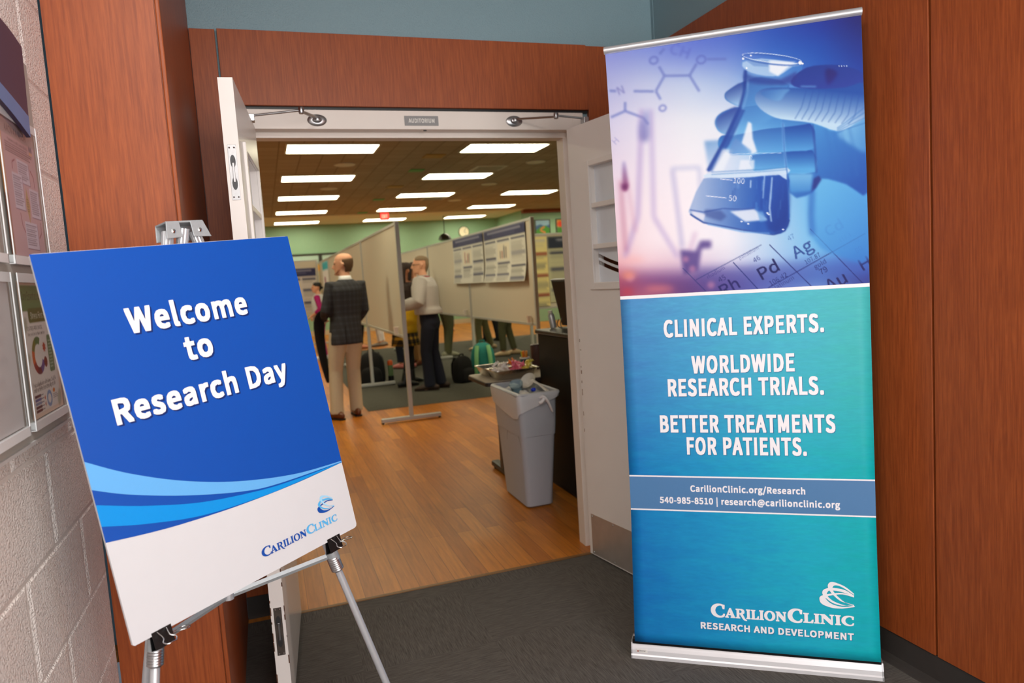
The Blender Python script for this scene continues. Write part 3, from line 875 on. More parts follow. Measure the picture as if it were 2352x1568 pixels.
chips = MB()
rc = random.Random(3)
for _ in range(26):
    z = rc.uniform(0.05, 0.75); s_ = rc.choice((-1, 1)); h_ = rc.uniform(0.004, 0.03)
    chips.fbox(Fe, s_ * 0.0215 - 0.002 * rc.random(), z, 0, s_ * 0.0215 + 0.002, z + h_, 0.0003)
chips.build('paint_wear', mat('chipped_paint', (96, 62, 44), 0.7), doorL)

# ---------------------------------------------------------------- the auditorium shell
HX0, HX1, HY1, HZ = -5.0, 10.6, 21.9, 3.25
struct('floor.001', MB().box(HX0, 3.168, -0.05, HX1, HY1 + 0.1, 0.0), FLOORWOOD)
struct('floor.002', MB().box(0.98, 7.98, -0.01, HX1, 15.6, 0.003), CARPET2)
struct('ceiling', MB().box(HX0, 3.40, HZ, HX1, HY1 + 0.1, HZ + 0.1), CEIL)
struct('ceiling.002', MB().box(HX0, 19.3, HZ - 0.012, 7.2, HY1, HZ), mat('pale_ceiling', (236, 226, 204), 0.8))  # paler strip of ceiling along the far wall
struct('wall_hall_back', MB().box(HX0, HY1, 0, 7.2, HY1 + 0.1, HZ), HALLWALL)
struct('wall_hall_pier', MB().box(7.2, 19.64, 0, HX1, HY1 + 0.1, HZ), HALLWALL)
struct('wall_hall_left', MB().box(HX0 - 0.1, 3.40, 0, HX0, HY1, HZ), HALLWALL)
struct('wall_hall_right', MB().box(HX1, 3.40, 0, HX1 + 0.1, HY1, HZ), HALLWALL)
struct('trim_8', MB().box(7.21, 19.50, 3.15, HX1, 19.64, HZ), WOOD)
struct('baseboard_hall', MB().box(HX0, HY1 - 0.015, 0, 7.2, HY1, 0.14), mat('pale_base', (196, 180, 150), 0.5))
# ================================================================ door hardware and the room sign
def closer(knob, elbow, end, label):
    t = empty('door_closer', (knob[0], 3.2, knob[1] - 0.03), label, 'door closer', 'door closers over the doorway')
    k = Vector((knob[0], 3.2, knob[1]))
    MB().lathe([(0.040, 0.0), (0.040, 0.003), (0.036, 0.006), (0.020, 0.008), (0.018, 0.022), (0.010, 0.026)], k, (0, -1, 0), 24).xf(
        lambda p: Vector((k.x + (p.x - k.x) * 1.0, p.y, k.z + (p.z - k.z) * 0.62))).build('escutcheon', STEEL, t, smooth=True)
    MB().lathe([(0.015, 0.0), (0.016, 0.006), (0.013, 0.014)], k + Vector((0, -0.016, -0.004)), (0, 0, 1), 16).build('spindle_nut', STEEL, t, smooth=True)
    e = Vector(elbow); n = Vector(end)
    MB().tube([k + Vector((0, -0.018, 0.006)), e + Vector((0, 0, -0.004))], [(0.011, 0.0045), (0.008, 0.0045)], 10, side=(0, 0.3, 0.0)).build('main_arm', STEEL, t, smooth=True)
    MB().lathe([(0.009, -0.013), (0.011, -0.010), (0.011, 0.010), (0.009, 0.013)], e, (0, 0, 1), 14).build('elbow_joint', STEEL, t, smooth=True)
    MB().tube([e + Vector((0, 0, 0.001)), n], [0.0048, 0.0048], 10).build('rod', STEEL, t, smooth=True)
    MB().box(n.x - 0.012, n.y - 0.02, 2.064, n.x + 0.012, n.y + 0.02, n.z + 0.004).build('shoe_bracket', STEEL, t, bevel=0.002)
    return t


closer((0.281, 2.106), (0.207, 3.01, 2.102), (0.018, 3.045, 2.088), 'silver overhead closer arm reaching to the left open leaf')
closer((1.168, 2.108), (1.318, 3.055, 2.102), (1.452, 3.04, 2.088), 'silver overhead closer arm reaching to the right open leaf')

FS = ((0.655, 3.2, 2.086), (1, 0, 0), (0, 0, 1), (0, -1, 0))
pl = MB().fbox(FS, 0, 0, 0, 0.153, 0.042, 0.003).build('room_sign', mat('grey_engraved_plastic', (138, 136, 136), 0.4, var=0.03), bevel=0.001)
tag(pl, 'small grey plate reading AUDITORIUM on the door header', 'sign')
lettering('AUDITORIUM', FS, 0.018, 0.135, 0.012, 0.0185, ink('sign_white', (226, 222, 216)), pl, bold=0.03, c=0.0034)

# ================================================================ welcome sign on its easel
o = Vector((-0.2793, 1.4063, 0.7790))
_tl = Vector((-0.3756, 1.4582, 1.4907)); _tr = Vector((0.0669, 1.7963, 1.5273))
ua = (_tr - _tl).normalized(); ub = (_tl - o); ub = (ub - ua * ub.dot(ua)).normalized(); uc = ua.cross(ub)
SG = (o, ua, ub, uc)
SW, SH = 0.559, 0.720
r_ = 0.008
outline = [(0.0, r_ * .4), (r_ * .4, 0.0), (SW - r_, 0.0), (SW - r_ * .3, r_ * .3), (SW, r_), (SW, SH - r_), (SW - r_ * .3, SH - r_ * .3), (SW - r_, SH), (r_ * .5, SH), (0.0, SH - r_ * .5)]
sign = MB().prism(outline, SG, -0.005, 0.0).build('welcome_sign', WHITEFOAM)
tag(sign, 'blue and white foam board reading Welcome to Research Day on a silver easel', 'sign')
B_DARK, B_LIGHT, B_MID = ink('royal_blue', (0, 74, 168), 0.42), ink('sky_blue', (98, 170, 230), 0.36), ink('azure', (0, 140, 220), 0.36)
us = [0.0, 0.07, 0.165, 0.285, 0.42, 0.5555]
def crv(pts, n=40):
    c = catmull(pts, 10, False)
    return c
lo_white = crv([(0.0, 0.196), (0.075, 0.183), (0.148, 0.1735), (0.272, 0.1635), (0.417, 0.1595), (SW, 0.1625)])
e1 = crv([(0.0, 0.346), (0.07, 0.301), (0.169, 0.252), (0.285, 0.211), (0.423, 0.180), (SW, 0.1665)])
e2 = crv([(0.0, 0.294), (0.06, 0.264), (0.161, 0.225), (0.279, 0.190), (0.371, 0.1745), (SW, 0.1640)])
e3 = crv([(0.0, 0.266), (0.087, 0.232), (0.195, 0.199), (0.323, 0.1765), (0.42, 0.1680), (SW, 0.1635)])
e4 = crv([(0.0, 0.226), (0.079, 0.200), (0.188, 0.174), (0.318, 0.1625), (0.418, 0.1606), (SW, 0.1630)])
top = [(p[0], SH - 0.0006) for p in e1]
pb = MB().strip(top, lo_white, SG, 0.0003).build('printed_field', B_DARK, sign); pb['label'] = 'royal blue printed field'
MB().strip(e1, e2, SG, 0.0006).build('printed_swoosh', B_LIGHT, sign)['label'] = 'pale blue swoosh'
MB().strip(e3, e4, SG, 0.0006).build('printed_swoosh', B_MID, sign)['label'] = 'azure swoosh'
WHT = ink('print_white', (236, 236, 238), 0.4); SHD = ink('print_navy_shadow', (4, 40, 104), 0.4)
for s_, u0, u1, base, cap in (('Welcome', 0.135, 0.403, 0.5545, 0.0495), ('to', 0.2355, 0.298, 0.4815, 0.0495), ('Research Day', 0.0705, 0.4655, 0.3925, 0.0485)):
    lettering(s_, SG, u0, u1, base, cap, SHD, sign, 'lettering_shadow', 0.054, 0.0006, shift=(0.0032, -0.0034))
    lettering(s_, SG, u0, u1, base, cap, WHT, sign, 'lettering', 0.046, 0.0010)
CB, CL2, CL3 = ink('wordmark_blue', (10, 72, 160)), ink('wordmark_sky', (84, 172, 226)), ink('wordmark_pale', (158, 208, 238))


def wordmark(F, parent, spec, c=0.0008, bold=0.012):
    for s_, u0, u1, base, cap, mt in spec:
        lettering(s_, F, u0, u1, base, cap, mt, parent, 'wordmark', bold, c, font=SERIF)


wordmark(SG, sign, [('C', 0.292, 0.3165, 0.0375, 0.0205, CB), ('ARILION', 0.3145, 0.4125, 0.0375, 0.0155, CB), ('C', 0.4145, 0.437, 0.0375, 0.0205, CL2), ('LINIC', 0.437, 0.506, 0.0375, 0.0155, CL2)])
for k, mt in ((0, CL3), (1, CL2), (2, CB)):
    crescent(SG, k, 0.457, 0.068, 0.049, 0.0405, mt, sign, 0.0012 - k * 0.0003)

# easel: hinged top bracket, three ribbed tubes, braces
bk = -0.032
def SGp(u, v, w): return SG[0] + SG[1] * u + SG[2] * v + SG[3] * w
apex = Vector((-0.150, 1.664, 1.556))
ez = empty('easel', (0.0, 1.7, 0.0), 'silver folding tripod easel holding the welcome sign', 'easel')
br = MB()
Fb = (apex, SG[1], SG[2], SG[3])
br.fbox(Fb, -0.042, -0.004, -0.028, 0.042, 0.0, 0.014)                     # top plate
lug = lambda x0, x1, sl: [(x0, -0.036), (x1, -0.036), (x1 - sl[1], 0.0), (x0 - sl[0], 0.0)]
for w0, w1 in ((0.012, 0.0145), (-0.028, -0.0255)):
    br.prism([(-0.048, -0.036), (-0.0125, -0.034), (-0.013, -0.001), (-0.042, -0.001)], Fb, w0, w1)
    br.prism([(0.013, -0.034), (0.054, -0.036), (0.042, -0.001), (0.012, -0.001)], Fb, w0, w1)
br.build('bracket', GALV, ez, bevel=0.0008)
for u in (-0.030, 0.030):
    MB().lathe([(0.0045, 0), (0.0045, 0.001), (0.0025, 0.0022)], apex + SG[1] * u - SG[2] * 0.021 + SG[3] * 0.0145, SG[3], 14).build('rivet', CHROME, ez, smooth=True)


def leg(p0, mid, p1, ra, rb):
    """Ribbed upper tube to the collar at mid, plain lower tube to the floor."""
    p0, mid, p1 = Vector(p0), Vector(mid), Vector(p1)
    d = (mid - p0).normalized()
    b = MB(); seg = 32; X = d.orthogonal().normalized(); Y = d.cross(X)
    R = []
    for q in (p0, mid):
        R.append([q + (X * math.cos(2 * math.pi * k / seg) + Y * math.sin(2 * math.pi * k / seg)) * (ra if k % 2 else ra * 0.94) for k in range(seg)])
    L = b.rings(R).build('leg', ALU, ez)
    d2 = (p1 - mid).normalized()
    MB().tube([mid, p1 - d2 * 0.02], rb, 16).build('lower_tube', ALU, L, smooth=True)
    c = MB()
    prof = [(ra * 1.05, -0.004)]
    for i in range(7):
        prof += [(ra * 1.28, i * 0.005), (ra * 1.28, i * 0.005 + 0.0028), (ra * 1.19, i * 0.005 + 0.0036)]
    prof.append((rb * 1.15, 0.037))
    c.lathe(prof, mid, d2, 28).build('twist_collar', STEEL, L, smooth=True)
    MB().lathe([(rb * 1.0, -0.045), (rb * 1.35, -0.04), (rb * 1.45, 0.0)], p1, d2, 16).build('rubber_foot', RUBBER, L, smooth=True)
    return L


def to_floor(a, c):
    a, c = Vector(a), Vector(c)
    t = (0.002 - a.z) / (c.z - a.z)
    return a + (c - a) * t


lc, rc_ = SGp(0.052, -0.032, bk), SGp(0.4925, -0.050, bk)
l0 = apex + SG[1] * -0.030 - SG[2] * 0.019 - SG[3] * 0.008
r0 = apex + SG[1] * 0.030 - SG[2] * 0.019 - SG[3] * 0.008
leg(l0, lc, to_floor(l0, lc), 0.0118, 0.0088)
leg(r0, rc_, to_floor(r0, rc_), 0.0118, 0.0088)
c0 = apex - SG[2] * 0.014 + SG[3] * 0.004
back_foot = Vector((-0.428, 1.784, 0.002))
cm = c0 + (back_foot - c0) * 0.5
leg(c0, cm, back_foot, 0.0118, 0.0088)
hub = Vector((-0.133, 1.662, 0.738))
for a, ext in ((lc, 0.004), (rc_, 0.004), (cm - (back_foot - c0) * 0.02, 0)):
    a = Vector(a) + Vector((0, 0, 0.006))
    d = (hub - a).normalized(); s_ = d.cross(Vector((0, 0, 1))).normalized()
    MB().tube([a, hub], [(0.0032, 0.0075)] * 2, 4, side=s_).build('brace', GALV, ez)
    MB().lathe([(0.0052, -0.006), (0.0052, 0.006)], a, s_, 12).build('rivet', STEEL, ez)
    MB().lathe([(0.0145, -0.010), (0.0145, 0.012)], a + (Vector((0, 0, 0))), (Vector(a) - apex), 18).build('clamp_band', GALV, ez, smooth=True)
MB().lathe([(0.011, -0.008), (0.011, 0.008)], hub, (0, 0, 1), 16).build('brace_hub', ALU, ez, smooth=True)

# binder clips pinching the sign's lower edge to the legs
def clip(u, label):
    root = empty('binder_clip', SGp(u, -0.03, -0.02), label, 'binder clip', 'binder clips on the easel legs')
    F = (SGp(u, 0, 0), SG[1], SG[2], SG[3])
    w = 0.019
    b = MB()
    th = 0.0012
    # triangular spring body: two walls meeting the spine under the board edge
    prof = [(0.0016, 0.006), (0.0040, -0.027), (-0.0150, -0.031), (-0.0066, 0.006), (-0.0054, 0.006), (-0.0135, -0.0298), (0.0028, -0.0258), (0.0004, 0.006)]
    G = (F[0], F[3], F[2], F[1])
    b.prism(prof, G, -w, w)
    b.build('spring_body', BLACK, root)
    for s_, z0, tip, sp in ((0.0022, 0.004, (0.030, -0.016), 0), (0.012, 0.0, (0.052, -0.004), 1)):
        # one wire loop stands out to the front, the other sideways past the spine
        P = (lambda a, v, x: F[0] + F[3] * (x * .9 - .004) + F[2] * (v - .012) + F[1] * a) if sp else (lambda a, v, x: F[0] + F[3] * a + F[2] * v + F[1] * x)
        k = tip
        pts = [(s_, z0, -0.009), (s_ + (k[0] - s_) * .45, z0 + (k[1] - z0) * .55, -0.0065), (s_ + (k[0] - s_) * .75, z0 + (k[1] - z0) * .8, -0.0125), (k[0], k[1], -0.0085),
               (k[0] + (k[0] - s_) * .06, k[1], 0.0), (k[0], k[1], 0.0085), (s_ + (k[0] - s_) * .75, z0 + (k[1] - z0) * .8, 0.0125), (s_ + (k[0] - s_) * .45, z0 + (k[1] - z0) * .55, 0.0065), (s_, z0, 0.009)]
        # smooth wire
        sm = []
        for i in range(len(pts) - 1):
            for j in range(4):
                t = j / 4
                a_, b_, c_, d_ = pts[max(i - 1, 0)], pts[i], pts[i + 1], pts[min(i + 2, len(pts) - 1)]
                sm.append([0.5 * ((2 * b_[q]) + (c_[q] - a_[q]) * t + (2 * a_[q] - 5 * b_[q] + 4 * c_[q] - d_[q]) * t * t + (3 * b_[q] - a_[q] - 3 * c_[q] + d_[q]) * t ** 3) for q in range(3)])
        sm.append(pts[-1])
        MB().tube([P(*q) for q in sm], 0.0011, 8).build('wire_handle', CHROME, root, smooth=True)


clip(0.054, 'black binder clip on the left easel leg under the sign')
clip(0.482, 'black binder clip on the right easel leg under the sign')

# ================================================================ tall roll-up banner
BO = Vector((1.132, 2.225, 0.0))
bu = Vector((0.811, -0.585, 0)).normalized(); bv = Vector((0.027, 0.035, 0.999)); bv = (bv - bu * bv.dot(bu)).normalized(); bn = bu.cross(bv)
BF = (BO, bu, bv, bn)
BH = (BO, bu, Vector((0, 0, 1)), Vector((bu.y, -bu.x, 0)))      # upright frame for the base
bt = empty('banner_stand', (1.466, 1.984, 0.0), 'tall roll-up banner with lab photo reading clinical experts', 'banner')
BP = lambda u, v, w=0: BO + bu * u + bv * v + bn * w
base = MB()
prof = [(0.000, 0.0), (0.0, 0.012), (-0.004, 0.016), (-0.006, 0.030), (-0.010, 0.040), (-0.016, 0.052), (-0.030, 0.054), (-0.075, 0.052), (-0.098, 0.036), (-0.100, 0.0)]
base.prism([(p[0], p[1]) for p in prof], (BO + bu * 0.0, BH[3], Vector((0, 0, 1)), bu), 0.004, 0.820)
bs_ = base.build('base_housing', mat('silver_housing', (224, 224, 228), 0.32, 0.25, var=0.02), bt); bs_['label'] = 'silver extruded base housing'
for u in (0.0, 0.8205):
    MB().prism([(p[0] * 1.02 + 0.001, p[1] * 1.03) for p in prof], (BO, BH[3], Vector((0, 0, 1)), bu), u, u + 0.0042).build('end_cap', mat('silver_cap', (186, 186, 190), 0.35, 0.5), bt)
MB().fbox(BH, 0.006, 0.0525, -0.032, 0.818, 0.068, -0.008).build('slot', BLACK, bt)
MB().fbox((BO, bu, Vector((0, 0, 1)), BH[3]), 0.018, 0.022, 0.0005 - 0.006, 0.058, 0.036, -0.003).build('maker_badge', mat('badge_white', (232, 230, 228), 0.3), bt, bevel=0.002)
MB().poly([(0.021, 0.026), (0.029, 0.026), (0.025, 0.033)], BH, -0.0026).build('badge_mark', mat('badge_red', (150, 60, 44), 0.4), bt)
lettering('Banner', BH, 0.030, 0.052, 0.0275, 0.005, mat('badge_ink', (90, 84, 90), 0.4), bt, 'badge_lettering', 0.03, -0.0026)
MB().tube([BP(0.41, 0.03, -0.06), BP(0.41, 2.14, -0.03)], 0.009, 12).build('support_pole', ALU, bt, smooth=True)
rail = MB().lathe([(0.0125, 0), (0.0125, 0.812)], BP(0.0, 2.152, 0.0), bu, 20).fbox(BF, 0.0, 2.140, -0.004, 0.812, 2.150, 0.004)
rail.build('top_rail', ALU, bt, smooth=True)['label'] = 'silver clamp rail along the top'
ledge = lambda v: 0.003 + 0.019 * max(0, math.sin(min(max((2.143 - v) / 2.083, 0), 1) * math.pi * 0.62) ** 0.8) * (1 if v > 0.55 else 0.62 + 0.38 * v / 0.55) - (0.0 if v > 0.3 else 0.0)
redge = lambda v: 0.810 + 0.0032 * min(1, (2.143 - v) / 0.5) + (0.004 if v < 0.4 else 0) * (0.4 - v) / 0.4
def bnd(v0, v1, c, n=24, a=0.0, b=1.0, e=0.0):
    """The banner cloth between heights v0 and v1."""
    vs = [v1 + (v0 - v1) * i / n for i in range(n + 1)]
    L = []; R = []
    for v in vs:
        l, r = ledge(v), redge(v)
        L.append(BP(l, v, c)); R.append(BP(r, v, c))
    return L, R


cloth = MB()
VS = [2.146 + (0.0635 - 2.146) * i / 60 for i in range(61)]
rows = []
for v in VS:
    l, r = ledge(v), redge(v)
    rows.append([BP(l + (r - l) * k / 20, v, -0.0006) for k in range(21)])
b_ = MB()
for rw in rows: b_.v += [tuple(p) for p in rw]
b_.f = [(j * 21 + i, (j + 1) * 21 + i, (j + 1) * 21 + i + 1, j * 21 + i + 1) for j in range(60) for i in range(20)]
# ocean print: blue to teal across the cloth with faint wave texture
m, nt, bb = node_mat('banner_ocean_print', 0.5)
bb.inputs['Specular IOR Level'].default_value = 0.25
tc = nt.nodes.new('ShaderNodeTexCoord')
sp = nt.nodes.new('ShaderNodeSeparateXYZ'); nt.links.new(tc.outputs['Object'], sp.inputs[0])
def lincomb(ax, ay, az, k):
    a = nt.nodes.new('ShaderNodeMath'); a.operation = 'MULTIPLY_ADD'; a.inputs[1].default_value = ax; a.inputs[2].default_value = k
    nt.links.new(sp.outputs['X'], a.inputs[0])
    b2 = nt.nodes.new('ShaderNodeMath'); b2.operation = 'MULTIPLY_ADD'; b2.inputs[1].default_value = ay
    nt.links.new(sp.outputs['Y'], b2.inputs[0]); nt.links.new(a.outputs[0], b2.inputs[2])
    c2 = nt.nodes.new('ShaderNodeMath'); c2.operation = 'MULTIPLY_ADD'; c2.inputs[1].default_value = az
    nt.links.new(sp.outputs['Z'], c2.inputs[0]); nt.links.new(b2.outputs[0], c2.inputs[2])
    return c2
OFFX, OFFY = BO.x - 1.466, BO.y - 1.984
uu = lincomb(bu.x, bu.y, 0, -(OFFX * bu.x + OFFY * bu.y))       # metres across the banner
wvn = noise(nt, mapping(nt, (2.2, 2.2, 9.0)).outputs[0], 3.5, 5, 0.6)
wv2 = noise(nt, mapping(nt, (9, 9, 40)).outputs[0], 3.0, 4, 0.6)
adz = nt.nodes.new('ShaderNodeMath'); adz.operation = 'MULTIPLY_ADD'; adz.inputs[1].default_value = 1.05
nt.links.new(uu.outputs[0], adz.inputs[0])
zz = nt.nodes.new('ShaderNodeMath'); zz.operation = 'MULTIPLY_ADD'; zz.inputs[1].default_value = 0.10; zz.inputs[2].default_value = -0.06
nt.links.new(sp.outputs['Z'], zz.inputs[0]); nt.links.new(zz.outputs[0], adz.inputs[2])
mw_ = nt.nodes.new('ShaderNodeMath'); mw_.operation = 'MULTIPLY_ADD'; mw_.inputs[1].default_value = 0.34; mw_.inputs[2].default_value = -0.17
nt.links.new(wvn.outputs['Fac'], mw_.inputs[0])
sm_ = nt.nodes.new('ShaderNodeMath'); sm_.operation = 'ADD'; nt.links.new(adz.outputs[0], sm_.inputs[0]); nt.links.new(mw_.outputs[0], sm_.inputs[1])
rp = ramp(nt, [(0.0, lin((14, 112, 184))), (0.3, lin((20, 142, 194))), (0.62, lin((22, 166, 192))), (0.9, lin((0, 168, 172)))])
nt.links.new(sm_.outputs[0], rp.inputs[0])
lt = mixc(nt, 1.0, rp.outputs[0], (0.10, 0.10, 0.10), 'ADD')
# paler towards the photo strip
zr = nt.nodes.new('ShaderNodeMapRange'); zr.inputs[1].default_value = 0.7; zr.inputs[2].default_value = 1.4; zr.inputs[3].default_value = 0.0; zr.inputs[4].default_value = 0.75
nt.links.new(sp.outputs['Z'], zr.inputs[0])
c1_ = mixc(nt, zr.outputs[0], rp.outputs[0], lt)
r2 = ramp(nt, [(0.35, (0.9, 0.92, 0.94)), (0.7, (1.1, 1.08, 1.06))]); nt.links.new(wv2.outputs['Fac'], r2.inputs[0])
nt.links.new(mixc(nt, 0.7, c1_, r2.outputs[0], 'MULTIPLY'), bb.inputs['Base Color'])
clo = b_.build('banner_cloth', m, bt, smooth=True)
clo['label'] = 'vinyl cloth printed blue to teal'
mo = clo.modifiers.new('t', 'SOLIDIFY'); mo.thickness = 0.0006; mo.offset = -1

WB = ink('banner_white', (236, 234, 240), 0.42)
def band(v0, v1, mt, name, c):
    MB().poly([tuple(p) for p in [(ledge(v0) + .0003, v0), (redge(v0) - .0003, v0), (redge(v1) - .0003, v1), (ledge(v1) + .0003, v1)]], BF, c).build(name, mt, clo)
band(1.2915, 1.3035, WB, 'printed_rule', 0.0004)
band(0.5460, 0.6660, ink('banner_slate_band', (74, 120, 168), 0.42), 'printed_band', 0.0004)
band(0.6640, 0.6690, WB, 'printed_rule', 0.0007)
band(0.5445, 0.5495, WB, 'printed_rule', 0.0007)
BSH = ink('banner_text_shadow', (20, 104, 150), 0.42)
for s_, u0, u1, base_, cap, bd, sh in (
        ('CLINICAL EXPERTS.', 0.163, 0.675, 1.1525, 0.0605, 0.042, 1), ('WORLDWIDE', 0.252, 0.582, 1.0255, 0.0605, 0.042, 1), ('RESEARCH TRIALS.', 0.169, 0.669, 0.9475, 0.0605, 0.042, 1),
        ('BETTER TREATMENTS', 0.137, 0.700, 0.8215, 0.0605, 0.042, 1), ('FOR PATIENTS.', 0.225, 0.611, 0.7445, 0.0605, 0.042, 1),
        ('CarilionClinic.org/Research', 0.231, 0.602, 0.6145, 0.0225, 0.042, 0), ('540-985-8510 | research@carilionclinic.org', 0.125, 0.707, 0.5715, 0.0225, 0.042, 0),
        ('RESEARCH AND DEVELOPMENT', 0.248, 0.737, 0.1305, 0.0235, 0.05, 1)):
    if sh:
        lettering(s_, BF, u0, u1, base_, cap, BSH, clo, 'lettering_shadow', bd + 0.01, 0.0008, shift=(0.0016, -0.0018))
    lettering(s_, BF, u0, u1, base_, cap, WB, clo, 'lettering', bd, 0.0011)
wordmark(BF, clo, [('C', 0.284, 0.331, 0.1755, 0.0480, WB), ('ARILION', 0.331, 0.530, 0.1765, 0.0340, WB), ('C', 0.534, 0.581, 0.1765, 0.0480, WB), ('LINIC', 0.583, 0.739, 0.1785, 0.0340, WB)], 0.0011, 0.03)
for k in range(3):
    crescent(BF, k, 0.635, 0.236, 0.106, 0.088, WB, clo, 0.0011 + 0.0002 * k)
# ---------------------------------------------------------------- the lab photograph printed on the banner's upper part
def lab_picture():
    S = 0.5                                    # canvas pixels per unit of the drawing below
    q = lambda pts: [(x * S, y * S) for x, y in pts]
    p = lambda x, y: (x * S, y * S)
    cv = Canvas(int(1500 * S), int(1560 * S))
    xs = [v * S for v in (80, 300, 520, 740, 960, 1200, 1440)]
    ys = [v * S for v in (60, 250, 420, 620, 850, 1080, 1260, 1370, 1440, 1520)]
    cv.grid(xs, ys, [
        [(128, 132, 212), (110, 120, 208), (92, 108, 204), (68, 96, 192), (46, 82, 176), (46, 60, 160), (50, 44, 116)],
        [(146, 156, 220), (138, 156, 220), (118, 140, 216), (104, 134, 212), (58, 110, 198), (40, 92, 184), (46, 62, 150)],
        [(178, 184, 226), (190, 200, 230), (188, 204, 232), (166, 190, 228), (110, 158, 218), (50, 112, 198), (44, 80, 176)],
        [(206, 206, 232), (222, 222, 238), (224, 230, 240), (222, 230, 242), (170, 202, 234), (104, 172, 222), (84, 158, 216)],
        [(222, 212, 230), (230, 226, 238), (234, 234, 242), (226, 230, 242), (160, 198, 232), (110, 182, 228), (86, 160, 218)],
        [(228, 206, 220), (236, 228, 236), (238, 234, 242), (228, 230, 242), (168, 202, 234), (112, 186, 230), (84, 160, 220)],
        [(228, 196, 206), (238, 226, 234), (236, 232, 240), (230, 232, 242), (178, 208, 236), (122, 188, 230), (84, 152, 218)],
        [(226, 168, 176), (232, 204, 214), (216, 196, 216), (214, 214, 232), (170, 198, 232), (110, 164, 220), (70, 116, 196)],
        [(190, 98, 110), (138, 88, 142), (116, 86, 148), (108, 98, 168), (92, 110, 186), (84, 122, 194), (62, 70, 152)],
        [(150, 60, 96), (180, 108, 136), (112, 76, 138), (92, 88, 162), (112, 132, 200), (140, 168, 220), (70, 84, 164)]])
    # faint ring structures drawn across the haze
    for pts in ([(355, 465), (400, 385), (530, 385), (580, 470)], [(400, 385), (372, 335)], [(530, 385), (566, 322)], [(355, 465), (380, 510)], [(620, 300), (720, 300)], [(375, 270), (400, 240)],
                [(115, 460), (150, 462)], [(240, 464), (345, 466)], [(196, 520), (196, 568)], [(122, 600), (196, 568), (290, 604), (316, 640)]):
        cv.line(q(pts), 14 * S, (104, 120, 196), 0.55, 2.5)
    for x, y, r in ((345, 302, 26), (590, 302, 28), (390, 555, 22)):
        cv.ell(*p(x, y), r * S, r * S * 0.9, (92, 104, 192), 0.5, 2.2, -0.4, 10 * S)
    cv.text('N', *p(160, 486), 44 * S, (110, 112, 186), -0.35, 0.7, 1.6)
    cv.text('H', *p(146, 748), 34 * S, (150, 150, 204), -0.8, 0.6, 1.2)
    cv.text('CH', *p(420, 262), 60 * S, (84, 92, 190), 0.35, 0.5, 3)
    # out-of-focus glassware
    for pts, c, w in (([(282, 560), (262, 1120), (196, 1330)], (170, 150, 206), 20), ([(330, 560), (344, 1120), (470, 1330)], (176, 160, 212), 18), ([(172, 930), (200, 1300)], (190, 130, 160), 20), ([(205, 930), (250, 1200)], (206, 160, 186), 12),
                      ([(440, 876), (492, 1280)], (150, 150, 206), 14), ([(436, 872), (578, 866), (590, 1040)], (160, 170, 214), 12), ([(560, 1200), (500, 1400)], (200, 170, 206), 16)):
        cv.line(q(pts), w * S, c, 0.62, 6)
    cv.gpoly(q([(270, 640), (310, 560), (322, 640), (316, 720), (276, 720)]), p(290, 560), (150, 160, 214), p(300, 720), (120, 120, 186), 0.7, 7)
    cv.gpoly(q([(182, 850), (196, 840), (212, 960), (186, 980)]), p(190, 840), (160, 150, 200), p(195, 980), (140, 60, 110), 0.8, 4)
    cv.poly(q([(176, 950), (212, 950), (206, 980), (180, 980)]), (110, 44, 108), 0.7, 4)
    cv.gpoly(q([(605, 730), (700, 725), (690, 800), (626, 884)]), p(600, 730), (112, 160, 212), p(640, 880), (190, 210, 236), 0.8, 4, 0)
    cv.poly(q([(480, 1290), (560, 1300), (585, 1245), (640, 1245), (640, 1282), (590, 1286), (574, 1400), (500, 1420)]), (96, 78, 148), 0.85, 5)
    for x, y, r in ((225, 1430, 22), (545, 1390, 18), (510, 1340, 16), (640, 1470, 20)):
        cv.ell(*p(x, y), r * S, r * S, (210, 150, 180), 0.6, 4)
    for x0, y0, x1, y1, c in ((300, 1475, 450, 1505, (224, 140, 140)), (180, 1400, 250, 1440, (236, 160, 130)), (180, 1490, 240, 1520, (200, 70, 84)), (180, 1330, 300, 1350, (240, 190, 190))):
        cv.ell(*p((x0 + x1) / 2, (y0 + y1) / 2), (x1 - x0) / 2 * S, (y1 - y0) / 2 * S, c, 0.7, 8)
    cv.gpoly(q([(560, 1390), (1445, 1330), (1445, 1420), (560, 1460)]), p(560, 1400), (92, 84, 158), p(1445, 1380), (74, 104, 190), 0.5, 12, 0)
    # element table
    P6 = lambda x, y: ((1420 + x / 3.986 - 1350) * 2.24 * S, (500 + y / 3.986) * 2.24 * S)
    for a, c_, al in (((600, 470), (820, 690), .45), ((1060, 420), (1290, 668), .75), ((1390, 262), (1790, 660), .8), ((1760, 120), (2240, 620), .75), ((1380, 655), (2260, 165), .7), ((720, 580), (1320, 262), .45)):
        cv.line([P6(*a), P6(*c_)], 2.4, (40, 52, 124), al)
    ang = -0.52
